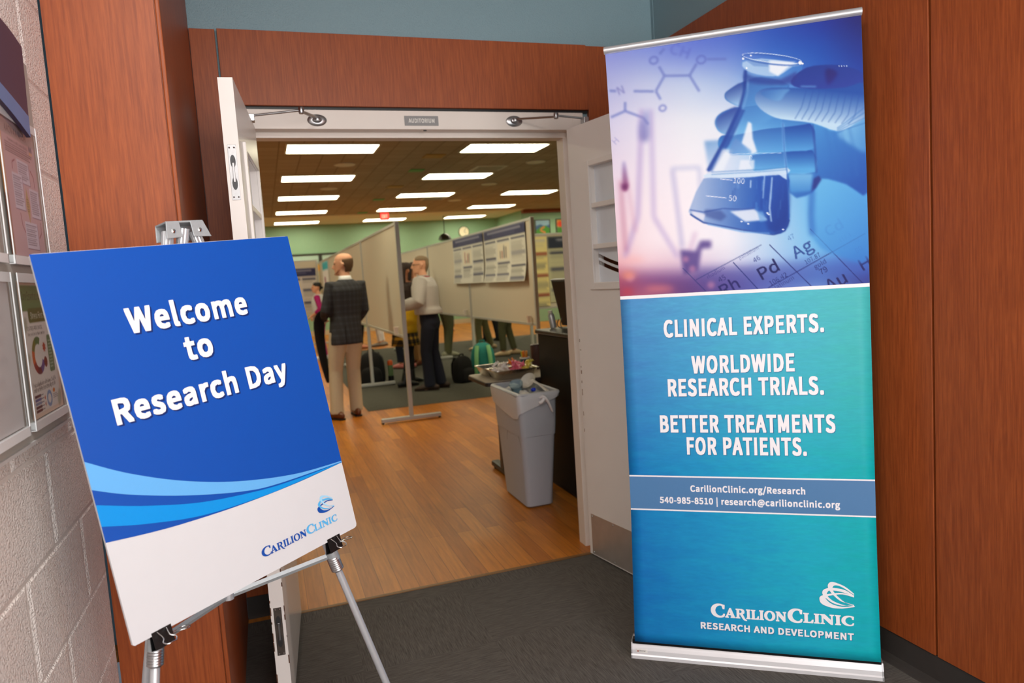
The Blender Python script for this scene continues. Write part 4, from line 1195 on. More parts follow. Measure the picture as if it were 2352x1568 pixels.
    for t, x, y, h, c, al, bl, sx in (('Ag', 1625, 395, 108, (52, 84, 156), .75, 0, 1.15), ('Pd', 1310, 590, 110, (38, 42, 108), .95, 0, 1.15), ('Cd', 1915, 195, 90, (86, 138, 206), .8, 1.2, 1.2), ('Rh', 960, 740, 105, (52, 48, 118), .9, 0, 1.15),
                                      ('Au', 1930, 700, 112, (36, 42, 112), .95, 0, 1.15), ('H', 2225, 510, 105, (38, 44, 116), .95, 0, 1.2), ('47', 1568, 232, 44, (70, 110, 184), .7, 0, 1), ('46', 1256, 428, 44, (52, 64, 140), .8, 0, 1), ('45', 940, 606, 48, (50, 46, 116), .8, 0, 1),
                                      ('79', 1858, 540, 50, (32, 40, 104), .95, 0, 1.05), ('80', 2180, 346, 46, (74, 108, 184), .8, 0, 1), ('107.87', 1722, 446, 40, (40, 60, 132), .85, 0, .95), ('106.42', 1402, 640, 44, (38, 48, 116), .9, 0, 1),
                                      ('gold', 1806, 488, 40, (44, 58, 128), .85, 0, 1.1), ('rhodium', 830, 572, 34, (66, 60, 134), .6, 0, 1), ('palladium', 1120, 402, 32, (70, 80, 150), .45, 0, 1), ('112.4', 2030, 248, 36, (80, 122, 194), .55, 0, 1), ('mercury', 2070, 308, 30, (80, 120, 190), .5, 0, 1), ('platinum', 1420, 690, 40, (50, 60, 126), .7, 0, 1)):
        X, Y = P6(x, y)
        cv.text(t, X, Y, h / 3.986 * 2.24 * S, c, ang, al, bl, sx)
        if h > 80: cv.text(t, X + 1.6, Y + .8, h / 3.986 * 2.24 * S, c, ang, al, bl, sx)
    # gloved hand
    D, M, L_, W = (48, 66, 150), (70, 132, 200), (122, 188, 230), (196, 222, 240)
    cv.gpoly(q([(1150, 1000), (1200, 930), (1440, 1000), (1450, 1340), (1300, 1330), (1160, 1240)]), p(1200, 940), (112, 184, 230), p(1440, 1330), (64, 138, 210), 0.8, 5, 3)
    cv.gpoly(q([(1010, 640), (1160, 640), (1290, 690), (1435, 590), (1445, 1000), (1330, 960), (1200, 930), (1160, 1000), (1040, 1000)]), p(1100, 640), (88, 160, 218), p(1400, 980), (40, 96, 182), 1, 2, 3)
    cv.gpoly(q([(1290, 690), (1440, 600), (1440, 790), (1360, 760)]), p(1300, 700), (150, 202, 234), p(1440, 760), (96, 162, 216), 0.8, 5, 3)
    for x in (1225, 1262, 1300, 1345): cv.line(q([(x, 660), (x + 26, 780), (x + 40, 920)]), 10 * S, (60, 122, 196), 0.45, 4)
    cv.gpoly(q([(850, 805), (1020, 790), (1160, 784), (1176, 895), (1030, 902), (860, 890)]), p(1000, 785), (38, 92, 176), p(1000, 880), (98, 172, 224), 1, 1, 2)
    cv.gpoly(q([(675, 745), (690, 705), (760, 695), (1000, 655), (1150, 645), (1166, 772), (1020, 788), (880, 802), (760, 800), (690, 775)]), p(960, 650), (34, 86, 172), p(960, 790), (98, 170, 224), 1, 1, 3)
    cv.gpoly(q([(660, 640), (672, 600), (720, 570), (800, 552), (1000, 540), (1150, 600), (1160, 640), (1010, 662), (900, 672), (800, 694), (735, 700), (682, 682)]), p(900, 545), (48, 108, 188), p(880, 690), (112, 180, 228), 1, 1, 3)
    cv.gpoly(q([(662, 640), (676, 602), (724, 572), (780, 560), (770, 690), (730, 700), (684, 680)]), p(690, 580), (52, 76, 160), p(740, 700), (160, 196, 230), 0.85, 3, 3)
    cv.gpoly(q([(710, 490), (730, 465), (810, 420), (900, 400), (1040, 440), (1000, 540), (870, 546), (790, 552), (722, 520)]), p(820, 410), (44, 88, 170), p(840, 550), (92, 158, 216), 1, 1, 3)
    cv.gpoly(q([(712, 492), (732, 466), (800, 430), (800, 545), (760, 540), (724, 518)]), p(740, 450), (70, 96, 170), p(770, 545), (176, 208, 236), 0.85, 2.5, 3)
    cv.gpoly(q([(1050, 420), (1130, 352), (1250, 338), (1340, 350), (1425, 390), (1430, 480), (1300, 480), (1100, 460)]), p(1200, 340), (44, 72, 158), p(1230, 480), (56, 78, 168), 1, 1, 3)
    cv.gpoly(q([(1230, 360), (1290, 380), (1260, 430), (1235, 440)]), p(1230, 360), (50, 40, 120), p(1260, 440), (56, 50, 140), 0.8, 4, 3)
    cv.line(q([(1100, 450), (1180, 452)]), 8 * S, (110, 168, 220), 0.8, 2)
    cv.poly(q([(1164, 930), (1190, 915), (1204, 935), (1176, 978), (1150, 1000)]), (44, 62, 144), 0.9, 2.5)
    cv.line(q([(1155, 985), (1150, 1120), (1156, 1220)]), 26 * S, (48, 106, 190), 0.7, 6)
    cv.gpoly(q([(1036, 905), (1160, 905), (1150, 995), (1040, 1000)]), p(1100, 900), (146, 202, 234), p(1100, 1000), (84, 154, 214), 0.8, 3, 0)
    cv.line(q([(1160, 648), (1172, 770), (1178, 900)]), 7 * S, (44, 74, 160), 0.8, 2)
    for i in range(4): cv.ell(*p(1298 + i * 13, 346), 3 * S, 3 * S, (210, 226, 244), 0.9)
    # flask
    body = [(808, 300), (818, 370), (812, 470), (786, 560), (705, 735), (622, 885), (532, 1070), (530, 1108), (600, 1152), (800, 1192), (960, 1216), (1018, 1196), (1040, 1135), (1028, 905), (1006, 640), (1005, 520), (1060, 400), (1112, 335)]
    cv.gpoly(q(body), p(560, 900), (196, 212, 238), p(1030, 700), (96, 166, 220), 0.30, 0, 2)
    cv.line(q([(818, 360), (813, 470), (788, 560), (706, 735), (622, 885)]), 16 * S, (36, 70, 156), 0.85, 2)
    cv.line(q([(832, 400), (828, 480), (806, 560), (760, 660)]), 8 * S, (196, 220, 242), 0.55, 2)
    cv.line(q([(1008, 640), (1014, 760), (1026, 890)]), 10 * S, (170, 206, 238), 0.6, 2)
    cv.gpoly(q([(838, 420), (990, 430), (1000, 560), (900, 640), (800, 600)]), p(820, 430), (70, 120, 190), p(980, 620), (110, 176, 226), 0.55, 4, 3)
    cv.poly(q([(780, 560), (700, 740), (622, 885), (650, 888), (735, 745), (815, 570)]), (40, 82, 168), 0.75, 2.5)
    cv.poly(q([(700, 770), (752, 778), (700, 890), (640, 892)]), (226, 234, 244), 0.8, 3)
    cv.poly(q([(830, 630), (848, 640), (854, 720), (876, 790), (850, 800), (795, 745), (812, 690)]), (232, 236, 244), 0.9, 1.5)
    cv.gpoly(q([(765, 720), (800, 745), (850, 790), (790, 802), (735, 800), (740, 760)]), p(760, 720), (112, 150, 208), p(840, 800), (132, 178, 224), 0.7, 2, 3)
    cv.poly(q([(790, 830), (862, 830), (860, 880), (780, 885)]), (228, 234, 244), 0.75, 2)
    liquid = [(600, 925), (700, 922), (860, 918), (1028, 900), (1034, 1000), (1040, 1135), (1018, 1196), (960, 1214), (800, 1190), (600, 1150), (532, 1106), (534, 1068)]
    cv.gpoly(q(liquid), p(560, 1030), (168, 188, 222), p(880, 1040), (42, 98, 184), 0.95, 1, 2)
    cv.gpoly(q([(880, 925), (1026, 910), (1038, 1130), (1014, 1190), (930, 1190)]), p(880, 1000), (44, 96, 184), p(1030, 1100), (24, 62, 150), 0.75, 4, 2)
    rd = random.Random(5)
    for i in range(26):
        x = rd.uniform(640, 1010); y = rd.uniform(930, 1090)
        cv.line(q([(x, y), (x + rd.uniform(-6, 6), y + rd.uniform(30, 90))]), rd.uniform(3, 12) * S, rd.choice(((96, 150, 212), (128, 170, 220), (30, 70, 160), (60, 116, 196))), rd.uniform(.2, .5), rd.choice((1, 2)))
    for pts, al in (([(910, 905), (918, 912), (908, 1030), (902, 1030)], .6), ([(948, 920), (956, 920), (944, 1080), (952, 1150), (944, 1150), (934, 1080)], .7), ([(840, 935), (846, 935), (844, 975), (838, 975)], .9), ([(984, 905), (1028, 896), (1028, 935), (1010, 925)], .9)):
        cv.poly(q(pts), (210, 228, 246), al, 1)
    cv.poly(q([(735, 1095), (860, 1084), (930, 1140), (815, 1150)]), (224, 232, 244), 0.9, 1.5)
    cv.poly(q([(875, 1095), (905, 1098), (925, 1145), (890, 1150)]), (120, 170, 222), 0.8, 1.5)
    cv.poly(q([(610, 1085), (690, 1090), (720, 1120), (690, 1145), (640, 1130), (600, 1115)]), (70, 92, 160), 0.6, 3)
    cv.poly(q([(540, 1090), (610, 1110), (600, 1145), (545, 1115)]), (228, 230, 242), 0.85, 1.5)
    cv.line(q([(530, 1086), (600, 1098), (700, 1080), (790, 1085), (860, 1080)]), 5 * S, (60, 90, 170), 0.8, 1)
    cv.line(q([(532, 1108), (600, 1152), (800, 1192), (960, 1216), (1018, 1196), (1040, 1140)]), 7 * S, (34, 70, 156), 0.9, 1)
    cv.line(q([(620, 1160), (800, 1200), (940, 1210)]), 8 * S, (120, 172, 226), 0.7, 1)
    for x, y in ((795, 1148), (935, 1112), (928, 1105), (1008, 1190), (830, 1160)): cv.ell(*p(x, y), 6 * S, 4 * S, (238, 244, 250), 0.95)
    cv.poly(q([(620, 900), (760, 893), (900, 886), (1030, 872), (1030, 904), (900, 914), (760, 922), (610, 920)]), (206, 224, 242), 0.92, 1, 2)
    for y in (880, 892): cv.line(q([(640, y + 12), (760, y + 6), (900, y), (1028, y - 10)]), 4 * S, (70, 128, 196), 0.6, 1)
    cv.line(q([(1007, 640), (1016, 800), (1030, 905), (1040, 1130)]), 5 * S, (60, 116, 194), 0.8, 1)
    cv.line(q([(700, 800), (850, 796), (1000, 796)]), 3 * S, (220, 232, 246), 0.7)
    cv.text('100', *p(750, 948), 27 * S, (236, 240, 248), 0.1, 0.95, 0, 1.0); cv.line(q([(686, 928), (748, 934)]), 3 * S, (240, 242, 250), 0.95)
    cv.text('50', *p(727, 1040), 28 * S, (236, 240, 248), 0.1, 0.95, 0, 1.0); cv.line(q([(612, 1014), (718, 1026)]), 3 * S, (240, 242, 250), 0.95)
    cv.text('0', *p(832, 828), 24 * S, (236, 240, 248), 0.1, 0.8)
    # thumb in front of the glass
    cv.gpoly(q([(865, 505), (890, 468), (950, 454), (1060, 457), (1200, 464), (1330, 458), (1430, 440), (1432, 600), (1380, 645), (1290, 686), (1160, 642), (1000, 620), (930, 592), (882, 552)]), p(1100, 455), (44, 94, 176), p(1080, 625), (192, 218, 238), 1, 1, 3)
    cv.gpoly(q([(900, 475), (1040, 462), (1020, 490), (990, 525), (930, 510)]), p(900, 470), (60, 118, 192), p(990, 520), (120, 176, 222), 0.6, 2.5, 3)
    for i in range(9):
        x = 1130 + i * 34
        cv.line(q([(x, 470 + i * 2), (x - 26, 560 + i * 6), (x - 60, 620 + i * 4)]), 5 * S, (48, 92, 176), 0.45, 1.2)
    for i in range(4):
        cv.line(q([(1430, 560 + i * 28), (1330, 640 + i * 12), (1285, 670 + i * 8)]), 5 * S, (70, 128, 198), 0.6, 1.2)
    # lip of the flask
    cv.poly(q([(802, 320), (820, 360), (880, 385), (960, 395), (1010, 380), (1060, 345), (1100, 340), (1040, 320), (900, 300)]), (190, 214, 238), 0.75, 1, 2)
    cv.gpoly(q([(815, 375), (860, 395), (1000, 410), (1080, 370), (1060, 430), (950, 440), (820, 420)]), p(820, 380), (44, 76, 160), p(1060, 420), (56, 66, 150), 0.7, 4, 2)
    cv.poly(q([(942, 312), (1080, 322), (1040, 345), (985, 395), (940, 370)]), (232, 238, 246), 0.92, 1.5)
    cv.poly(q([(812, 305), (935, 312), (935, 345), (860, 340)]), (120, 158, 214), 0.7, 1)
    cv.ell(*p(958, 308), 160 * S, 27 * S, (60, 104, 184), 0.85, 1, 0.13, 7 * S)
    cv.ell(*p(954, 300), 155 * S, 24 * S, (222, 234, 246), 0.9, 0, 0.13, 4 * S)
    for x, y, r in ((806, 300, 6), (1098, 326, 9), (1110, 330, 6), (824, 350, 5), (846, 284, 5)): cv.ell(*p(x, y), r * S, r * S, (244, 248, 252), 0.95)
    cv.a = 255 * (np.clip(cv.a, 0, 255) / 255) ** 1.22
    return cv, S


_cv, _S = lab_picture()
# homography from the sheet (s across, t down) to the drawing
_src = [(0, 0), (1, 0), (1, 1), (0, 1)]; _dst = [(94, 262), (1412, 75), (1448, 1465), (173, 1528)]
_A = []; _b = []
for (x, y), (X, Y) in zip(_src, _dst):
    _A += [[x, y, 1, 0, 0, 0, -X * x, -X * y], [0, 0, 0, x, y, 1, -Y * x, -Y * y]]; _b += [X, Y]
_h = np.linalg.solve(np.array(_A, float), np.array(_b, float))
def _hom(S, T):
    w = _h[6] * S + _h[7] * T + 1
    return (_h[0] * S + _h[1] * T + _h[2]) / w * _S, (_h[3] * S + _h[4] * T + _h[5]) / w * _S


def _pp(s, t):
    v = 2.143 + (1.3030 - 2.143) * t
    return BP(ledge(v) + .0003 + (redge(v) - ledge(v) - .0006) * s, v, 0.0004)


pic = sheet('printed_photo', _cv, _pp, 330, 350, PRINTGLOSS, clo, _hom)
pic['label'] = 'printed photo of a blue gloved hand holding a flask'
# ================================================================ notice display on the block wall
WX = LX
dp = empty('wall_display', (WX, 1.55, 1.10), 'grey wall display panel with a dark header and clear pockets', 'notice board')
FW = ((WX, 0, 0), (0, 1, 0), (0, 0, 1), (1, 0, 0))     # along the wall, up, out
MB().fbox(FW, 0.98, 1.140, 0.001, 1.885, 1.93, 0.012).build('back_panel', mat('grey_display_panel', (176, 172, 166), 0.45, var=0.02), dp, bevel=0.001)
MB().fbox(FW, 0.98, 1.134, 0.001, 1.895, 1.1405, 0.016).build('bottom_edge', mat('display_edge', (206, 204, 204), 0.35), dp)
head = catmull([(1.30, 1.968), (1.50, 1.966), (1.666, 1.957), (1.728, 1.952), (1.792, 1.941)], 6, False)
mid = catmull([(1.778, 1.7955), (1.70, 1.809), (1.615, 1.822), (1.50, 1.834), (1.30, 1.846)], 6, False)
low = catmull([(1.775, 1.752), (1.685, 1.774), (1.603, 1.789), (1.50, 1.803), (1.30, 1.816)], 6, False)
MB().prism(head + low, FW, 0.022, 0.030).build('header_board', mat('header_plum', (60, 50, 78), 0.4, var=0.03), dp)['label'] = 'dark plum header board'
MB().poly(mid[::-1] + low, FW, 0.0304).build('header_stripe', mat('header_blue', (96, 128, 178), 0.4, var=0.03), dp)['label'] = 'slate blue curved stripe'
MB().fbox(FW, 1.30, 1.86, 0.012, 1.70, 1.90, 0.022).build('spacer', ALU, dp)


def pocket(y0, y1, z0, z1):
    b = MB()
    b.fbox(FW, y0, z0, 0.0195, y1, z1, 0.0215)
    b.fbox(FW, y0, z0, 0.012, y1, z0 + 0.003, 0.0195).fbox(FW, y0, z0, 0.012, y0 + 0.002, z1, 0.0195).fbox(FW, y1 - 0.002, z0, 0.012, y1, z1, 0.0195)
    p = b.build('clear_pocket', ACRYLIC, dp)
    lip = mat('polished_acrylic_edge', (232, 234, 236), 0.15, var=0.01)
    MB().fbox(FW, y0, z0 - 0.001, 0.012, y1, z0 + 0.016, 0.0222).fbox(FW, y0 - 0.0008, z0, 0.0205, y0 + 0.0022, z1, 0.0222).fbox(FW, y1 - 0.0022, z0, 0.0205, y1 + 0.0008, z1, 0.0222).fbox(FW, y0, z1 - 0.018, 0.0200, y1, z1, 0.0212).build('polished_edge', lip, p)


pocket(1.602, 1.842, 1.160, 1.466)
pocket(1.602, 1.852, 1.484, 1.786)
pocket(1.300, 1.566, 1.160, 1.466)
pocket(1.300, 1.566, 1.484, 1.786)


def flat(y0, y1, z0, z1, x=0.0155):
    return lambda s, t: Vector((WX + x, y0 + (y1 - y0) * s, z1 + (z0 - z1) * t))


# lower sheet: stress first aid poster
cv = Canvas(230, 300, (236, 206, 186))
cv.rect(14, 10, 216, 290, (240, 226, 216)); cv.rect(20, 44, 208, 284, (244, 236, 228), 0.8, 2)
cv.rect(12, 10, 226, 66, (96, 140, 92)); cv.text('Core Essentials of Stress First Aid', 20, 42, 18, (44, 50, 40), 0, 1, 0, 0.62)
cv.poly([(50, 66), (54, 60), (196, 60), (202, 66), (202, 86), (196, 92), (54, 92), (50, 86)], (86, 106, 60)); cv.text("Stress First Aid 7 C's", 64, 84, 15, (238, 238, 228), 0, 1, 0, 0.85)
cv.text("7 C's STRESS FIRST AID MODEL", 30, 108, 8, (40, 36, 36), 0, 1, 0, 0.7); cv.text('Does your team care for one another?', 34, 120, 7, (70, 64, 64), 0, .9, 0, 0.7)
for a0, c in ((-2.0, (70, 120, 70)), (-2.9, (120, 120, 50)), (-3.7, (216, 96, 40)), (-4.5, (150, 50, 50)), (-5.2, (110, 44, 60)), (-5.9, (90, 84, 150))):
    pts = [(88 + 44 * math.cos(a0 + .9 * i / 8), 166 + 42 * math.sin(a0 + .9 * i / 8)) for i in range(9)] + [(88 + 26 * math.cos(a0 + .9 * (8 - i) / 8), 166 + 26 * math.sin(a0 + .9 * (8 - i) / 8)) for i in range(9)]
    cv.poly(pts, c)
cv.poly([(134 + (13 if i % 2 else 8) * math.cos(i * math.pi / 8), 150 + (13 if i % 2 else 8) * math.sin(i * math.pi / 8)) for i in range(16)], (190, 64, 40))
cv.ell(134, 184, 12, 12, (120, 44, 48)); cv.poly([(160, 128), (164, 124), (194, 124), (198, 128), (198, 206), (194, 210), (164, 210), (160, 206)], (92, 134, 96)); cv.lines(166, 136, 192, 204, 9, (220, 230, 214), .6)
cv.text("Practical Application of the Seven C's of SFA", 28, 232, 9, (40, 36, 36), 0, 1, 0, 0.66); cv.text('and How the Five Core Actions Align to SFA', 28, 243, 9, (40, 36, 36), 0, 1, 0, 0.66)
for i, c in enumerate(((84, 48, 64), (96, 104, 160), (140, 150, 180), (84, 48, 64), (90, 44, 54))):
    cv.rect(28, 250 + i * 8, 70, 256 + i * 8, c); cv.line([(70, 253 + i * 8), (88, 253 + i * 8)], 0.8, (80, 80, 100))
cv.ell(130, 268, 20, 19, (130, 160, 200), 1, 0, 0, 8); cv.poly([(92, 262), (100, 256), (100, 268)], (200, 80, 50)); cv.poly([(92, 276), (100, 270), (100, 282)], (200, 80, 50))
cv.ell(168, 254, 9, 5, (230, 130, 60)); cv.lines(158, 262, 196, 274, 3, (90, 90, 96), .5)
for x, y, r in ((212, 90, 16), (24, 96, 12), (206, 276, 14), (20, 170, 10), (216, 180, 9)):
    cv.ell(x, y, r, r * 1.5, (120, 134, 100), 0.45, 3, 0.5)
s1 = sheet('notice_sheet', cv, flat(1.612, 1.832, 1.178, 1.452), 120, 150, PRINT)
tag(s1, 'cream notice with green heading and ring chart, lower right pocket of wall display', 'notice', 'notices in the wall display')

# upper sheet: pink notice with boxes and a diamond
cv = Canvas(240, 300, (206, 172, 178))
cv.rect(0, 0, 22, 300, (226, 160, 84), 1, 2); cv.rect(0, 170, 22, 300, (120, 74, 60), 1, 4)
cv.rect(0, 12, 240, 40, (176, 158, 158), .9); cv.text('AACN 4 A Model', 48, 34, 15, (84, 70, 84), 0, 1, 0, .95)
cv.text('Framework to address moral distress', 60, 52, 7, (80, 60, 66), 0, .9, 0, .8); cv.lines(40, 56, 226, 80, 5, (96, 76, 84), .75)
for x0, y0, x1, y1 in ((104, 84, 182, 134), (62, 118, 128, 196), (168, 140, 234, 206), (110, 220, 196, 280)):
    cv.rect(x0 + 1.5, y0 + 1.5, x1 + 1.5, y1 + 1.5, (120, 96, 120)); cv.rect(x0, y0, x1, y1, (216, 206, 222)); cv.lines(x0 + 5, y0 + 6, x1 - 5, y1 - 5, int((y1 - y0) / 6), (90, 80, 92), .7, 1.8, x0)
cv.poly([(146, 140), (162, 182), (150, 224), (134, 182)], (190, 160, 116)); cv.lines(140, 168, 156, 200, 6, (90, 74, 60), .7, 1.5)
for pts in ([(70, 112), (72, 96), (92, 88)], [(192, 96), (212, 110), (214, 134)], [(88, 204), (92, 230), (106, 246)], [(226, 214), (222, 240), (204, 252)]):
    cv.line(pts, 3, (130, 60, 76), .9)
for x in (206, 218): cv.ell(x, 46, 6, 8, (130, 120, 136), 1); cv.ell(x, 56, 4, 4, (230, 180, 130), 1)
s2 = sheet('notice_sheet', cv, flat(1.612, 1.842, 1.502, 1.775), 120, 150, PRINT)
tag(s2, 'pink notice with boxed text and arrows, upper right pocket of wall display', 'notice', 'notices in the wall display')
cv = Canvas(60, 80, (214, 210, 212)); cv.lines(8, 10, 52, 70, 12, (190, 186, 190), .5)
s3 = sheet('notice_sheet', cv, flat(1.310, 1.556, 1.178, 1.452), 20, 24, PRINT)
tag(s3, 'plain pale sheet in the lower left pocket of wall display, cut by the frame', 'notice', 'notices in the wall display')
# ================================================================ ceiling of the hall
GLOW = mat('lamp_diffuser', (250, 244, 225), 0.6, emit=(1.0, 0.93, 0.66), estr=10.5)
LFR = mat('white_lamp_frame', (226, 222, 208), 0.5)
nth = ['first', 'second', 'third', 'fourth', 'fifth']
colname = ['left', 'middle', 'right']
troffer = None
for ci, x0 in enumerate((0.44, 2.88, 5.28)):
    for ri in range(5):
        if ci == 2 and ri in (0, 1): continue
        yc = (10.05, 12.73, 15.43, 18.29, 20.95)[ri]
        zz_ = HZ if ri < 4 else HZ - 0.012
        lab = '%s long ceiling light from the doorway in the %s row' % (nth[ri], colname[ci])
        if troffer is None:
            t = empty('ceiling_light', (x0 + 0.61, yc, HZ), lab, 'ceiling light', 'ceiling lights in the hall')
            fb = MB(); d = 0.33; w = 0.61; e = 0.025; a, c = x0, x0 + 1.22
            fb.box(a, yc - d, HZ - 0.012, a + e, yc + d, HZ - 0.0005).box(c - e, yc - d, HZ - 0.012, c, yc + d, HZ - 0.0005).box(a + e, yc - d, HZ - 0.012, c - e, yc - d + e, HZ - 0.0005).box(a + e, yc + d - e, HZ - 0.012, c - e, yc + d, HZ - 0.0005)
            fb.build('frame', LFR, t)
            MB().box(a + e, yc - d + e, HZ - 0.009, c - e, yc + d - e, HZ - 0.001).build('diffuser', GLOW, t)
            troffer = t
        else:
            t = copy_tree(troffer); t.location = (x0 + 0.61, yc, zz_); t['label'] = lab

VENTM = mat('vent_white', (222, 216, 200), 0.5)
for k, (y, lab) in enumerate(((11.9, 'square ceiling vent beside the second middle light'), (16.08, 'square ceiling vent just beyond the third middle light'), (18.92, 'square ceiling vent near the far pale strip'))):
    t = empty('ceiling_vent', (3.82, y, HZ), lab, 'vent', 'ceiling vents')
    MB().box(3.55, y - 0.27, HZ - 0.014, 4.09, y + 0.27, HZ - 0.0005).build('frame', VENTM, t, bevel=0.004)
    for i in range(5):
        MB().box(3.60, y - 0.21 + i * 0.09, HZ - 0.022, 4.04, y - 0.17 + i * 0.09, HZ - 0.0142).build('louvre', mat('vent_louvre', (176, 170, 152), 0.5), t)
for x, y, lab in ((1.35, 11.35, 'round ceiling speaker before the second left light'), (1.34, 14.05, 'round ceiling speaker before the third left light'), (4.46, 11.3, 'round ceiling speaker right of the first vent'), (4.46, 13.9, 'round ceiling speaker right of the third middle light'), (4.45, 16.6, 'round ceiling speaker right of the fourth middle light')):
    o_ = MB().lathe([(0.16, -0.0005), (0.165, -0.008), (0.15, -0.016), (0.10, -0.012), (0.02, -0.018)], (x, y, HZ), (0, 0, 1), 24).build('ceiling_speaker', VENTM, smooth=True)
    tag(o_, lab, 'speaker', 'round ceiling speakers')
for x, y, c, lab in ((2.6, 12.02, (70, 170, 80), 'green plate on the ceiling nearest the doorway'), (2.58, 16.06, (70, 170, 80), 'green plate on the ceiling left of the fourth middle light'), (2.59, 18.86, (70, 170, 80), 'farthest small green plate on the ceiling'),
                     (6.28, 15.87, (70, 170, 80), 'green plate on the ceiling under the right row of lights'), (2.59, 10.67, (176, 132, 40), 'ochre plate on the ceiling nearest the doorway'), (2.58, 14.0, (176, 132, 40), 'ochre plate on the ceiling by the third middle light')):
    g_ = c[0] < 100
    o_ = MB().box(x - 0.15 + 0.03 * g_, y - 0.15 + .03 * g_, HZ - 0.012, x + 0.15 - 0.03 * g_, y + 0.15 - .03 * g_, HZ - 0.0005).build('ceiling_plate', mat('plate_green' if g_ else 'plate_ochre', c, 0.5), bevel=0.003)
    tag(o_, lab, 'ceiling plate', 'coloured plates on the ceiling')

ex = empty('exit_sign', (3.14, 18.8, 3.03), 'glowing red EXIT sign hanging from the hall ceiling', 'exit sign')
MB().box(3.02, 18.80, 3.03, 3.26, 18.84, 3.23).build('housing', mat('exit_housing', (120, 20, 16), 0.5), ex, bevel=0.004)
MB().box(3.03, 18.795, 3.04, 3.25, 18.80, 3.22).build('lit_face', mat('exit_red', (200, 20, 16), 0.4, emit=(1.0, 0.02, 0.015), estr=1.1), ex)
lettering('EXIT', ((3.02, 18.7945, 3.03), (1, 0, 0), (0, 0, 1), (0, -1, 0)), 0.045, 0.195, 0.055, 0.09, mat('exit_letters', (255, 150, 130), 0.4, emit=(1.0, 0.16, 0.12), estr=1.4), ex, bold=0.05, c=0.0004)
MB().box(3.13, 18.81, 3.23, 3.15, 18.83, 3.2495).build('stem', BLACK, ex)

pd = empty('pendant_speaker', (5.12, 20.5, 2.55), 'black dome hanging on a thin rod by the far wall', 'hanging speaker')
MB().lathe([(0.02, 0.18), (0.09, 0.16), (0.16, 0.09), (0.19, 0.0), (0.12, -0.03)], (5.12, 20.5, 2.56), (0, 0, 1), 20).build('dome', BLACK, pd, smooth=True)
MB().tube([(5.12, 20.5, 2.72), (5.12, 20.5, 3.237)], 0.012, 8).build('rod', BLACK, pd)

ck = empty('wall_clock', (6.09, 21.86, 2.68), 'round pale wall clock high on the far green wall', 'clock')
MB().lathe([(0.17, 0), (0.175, 0.03), (0.16, 0.04), (0.155, 0.03)], (6.09, 21.9, 2.85), (0, -1, 0), 32).build('rim', mat('clock_rim', (70, 60, 44), 0.4), ck, smooth=True)
MB().lathe([(0.157, 0), (0.157, 0.031)], (6.09, 21.9, 2.85), (0, -1, 0), 32).build('dial', mat('clock_dial', (252, 240, 214), 0.5), ck)
for a, l in ((2.1, 0.08), (0.5, 0.12)):
    MB().tube([(6.09, 21.866, 2.85), (6.09 + l * math.sin(a), 21.866, 2.85 + l * math.cos(a))], 0.005, 6).build('hand', BLACK, ck)

for x0, lab, cols in ((7.60, 'framed painting of a winding path on green hills', 0), (8.26, 'framed painting of autumn trees partly behind the door jamb', 1)):
    pf = empty('framed_painting', (x0 + 0.24, 19.62, 2.44), lab, 'painting', 'paintings on the green pier')
    fb = MB(); a, c, z0, z1 = x0, x0 + 0.48, 2.44, 2.96; e = 0.03
    fb.box(a, 19.61, z0, a + e, 19.639, z1).box(c - e, 19.61, z0, c, 19.639, z1).box(a + e, 19.61, z0, c - e, 19.639, z0 + e).box(a + e, 19.61, z1 - e, c - e, 19.639, z1)
    fb.build('frame', mat('dark_picture_frame', (58, 46, 34), 0.4), pf)
    cv = Canvas(60, 66, (150, 190, 216))
    if cols == 0:
        cv.poly([(0, 22), (20, 16), (40, 24), (60, 18), (60, 40), (0, 40)], (60, 96, 150), 1, 2); cv.poly([(0, 40), (20, 26), (44, 22), (60, 34), (60, 66), (0, 66)], (66, 140, 44), 1, 1)
        cv.line([(38, 26), (22, 34), (20, 42), (40, 50), (34, 58), (20, 66)], 8, (206, 130, 66), 1, 1)
    else:
        cv.rect(0, 0, 60, 30, (230, 150, 50), 1, 4); cv.rect(0, 30, 60, 66, (70, 130, 50), 1, 3); cv.ell(16, 18, 14, 12, (220, 60, 40), .9, 3); cv.ell(44, 40, 14, 16, (50, 90, 40), .9, 3)
    sheet('canvas', cv, (lambda a, c, z0, z1: lambda s, t: Vector((a + (c - a) * s, 19.615, z1 + (z0 - z1) * t)))(a + e, c - e, z0 + e, z1 - e), 30, 33, PRINT, pf)

wbd = empty('wall_hatch', (1.4, 21.89, 2.0), 'pale panel with dark frame high on the far wall', 'wall panel')
MB().box(-1.5, 21.86, 2.02, 2.6, 21.899, 2.36).build('panel', mat('hatch_panel', (176, 206, 196), 0.5), wbd)
MB().box(-1.55, 21.84, 2.36, 2.65, 21.899, 2.41).box(1.62, 21.84, 2.02, 1.72, 21.8595, 2.36).build('frame', mat('hatch_frame', (52, 54, 50), 0.5), wbd)

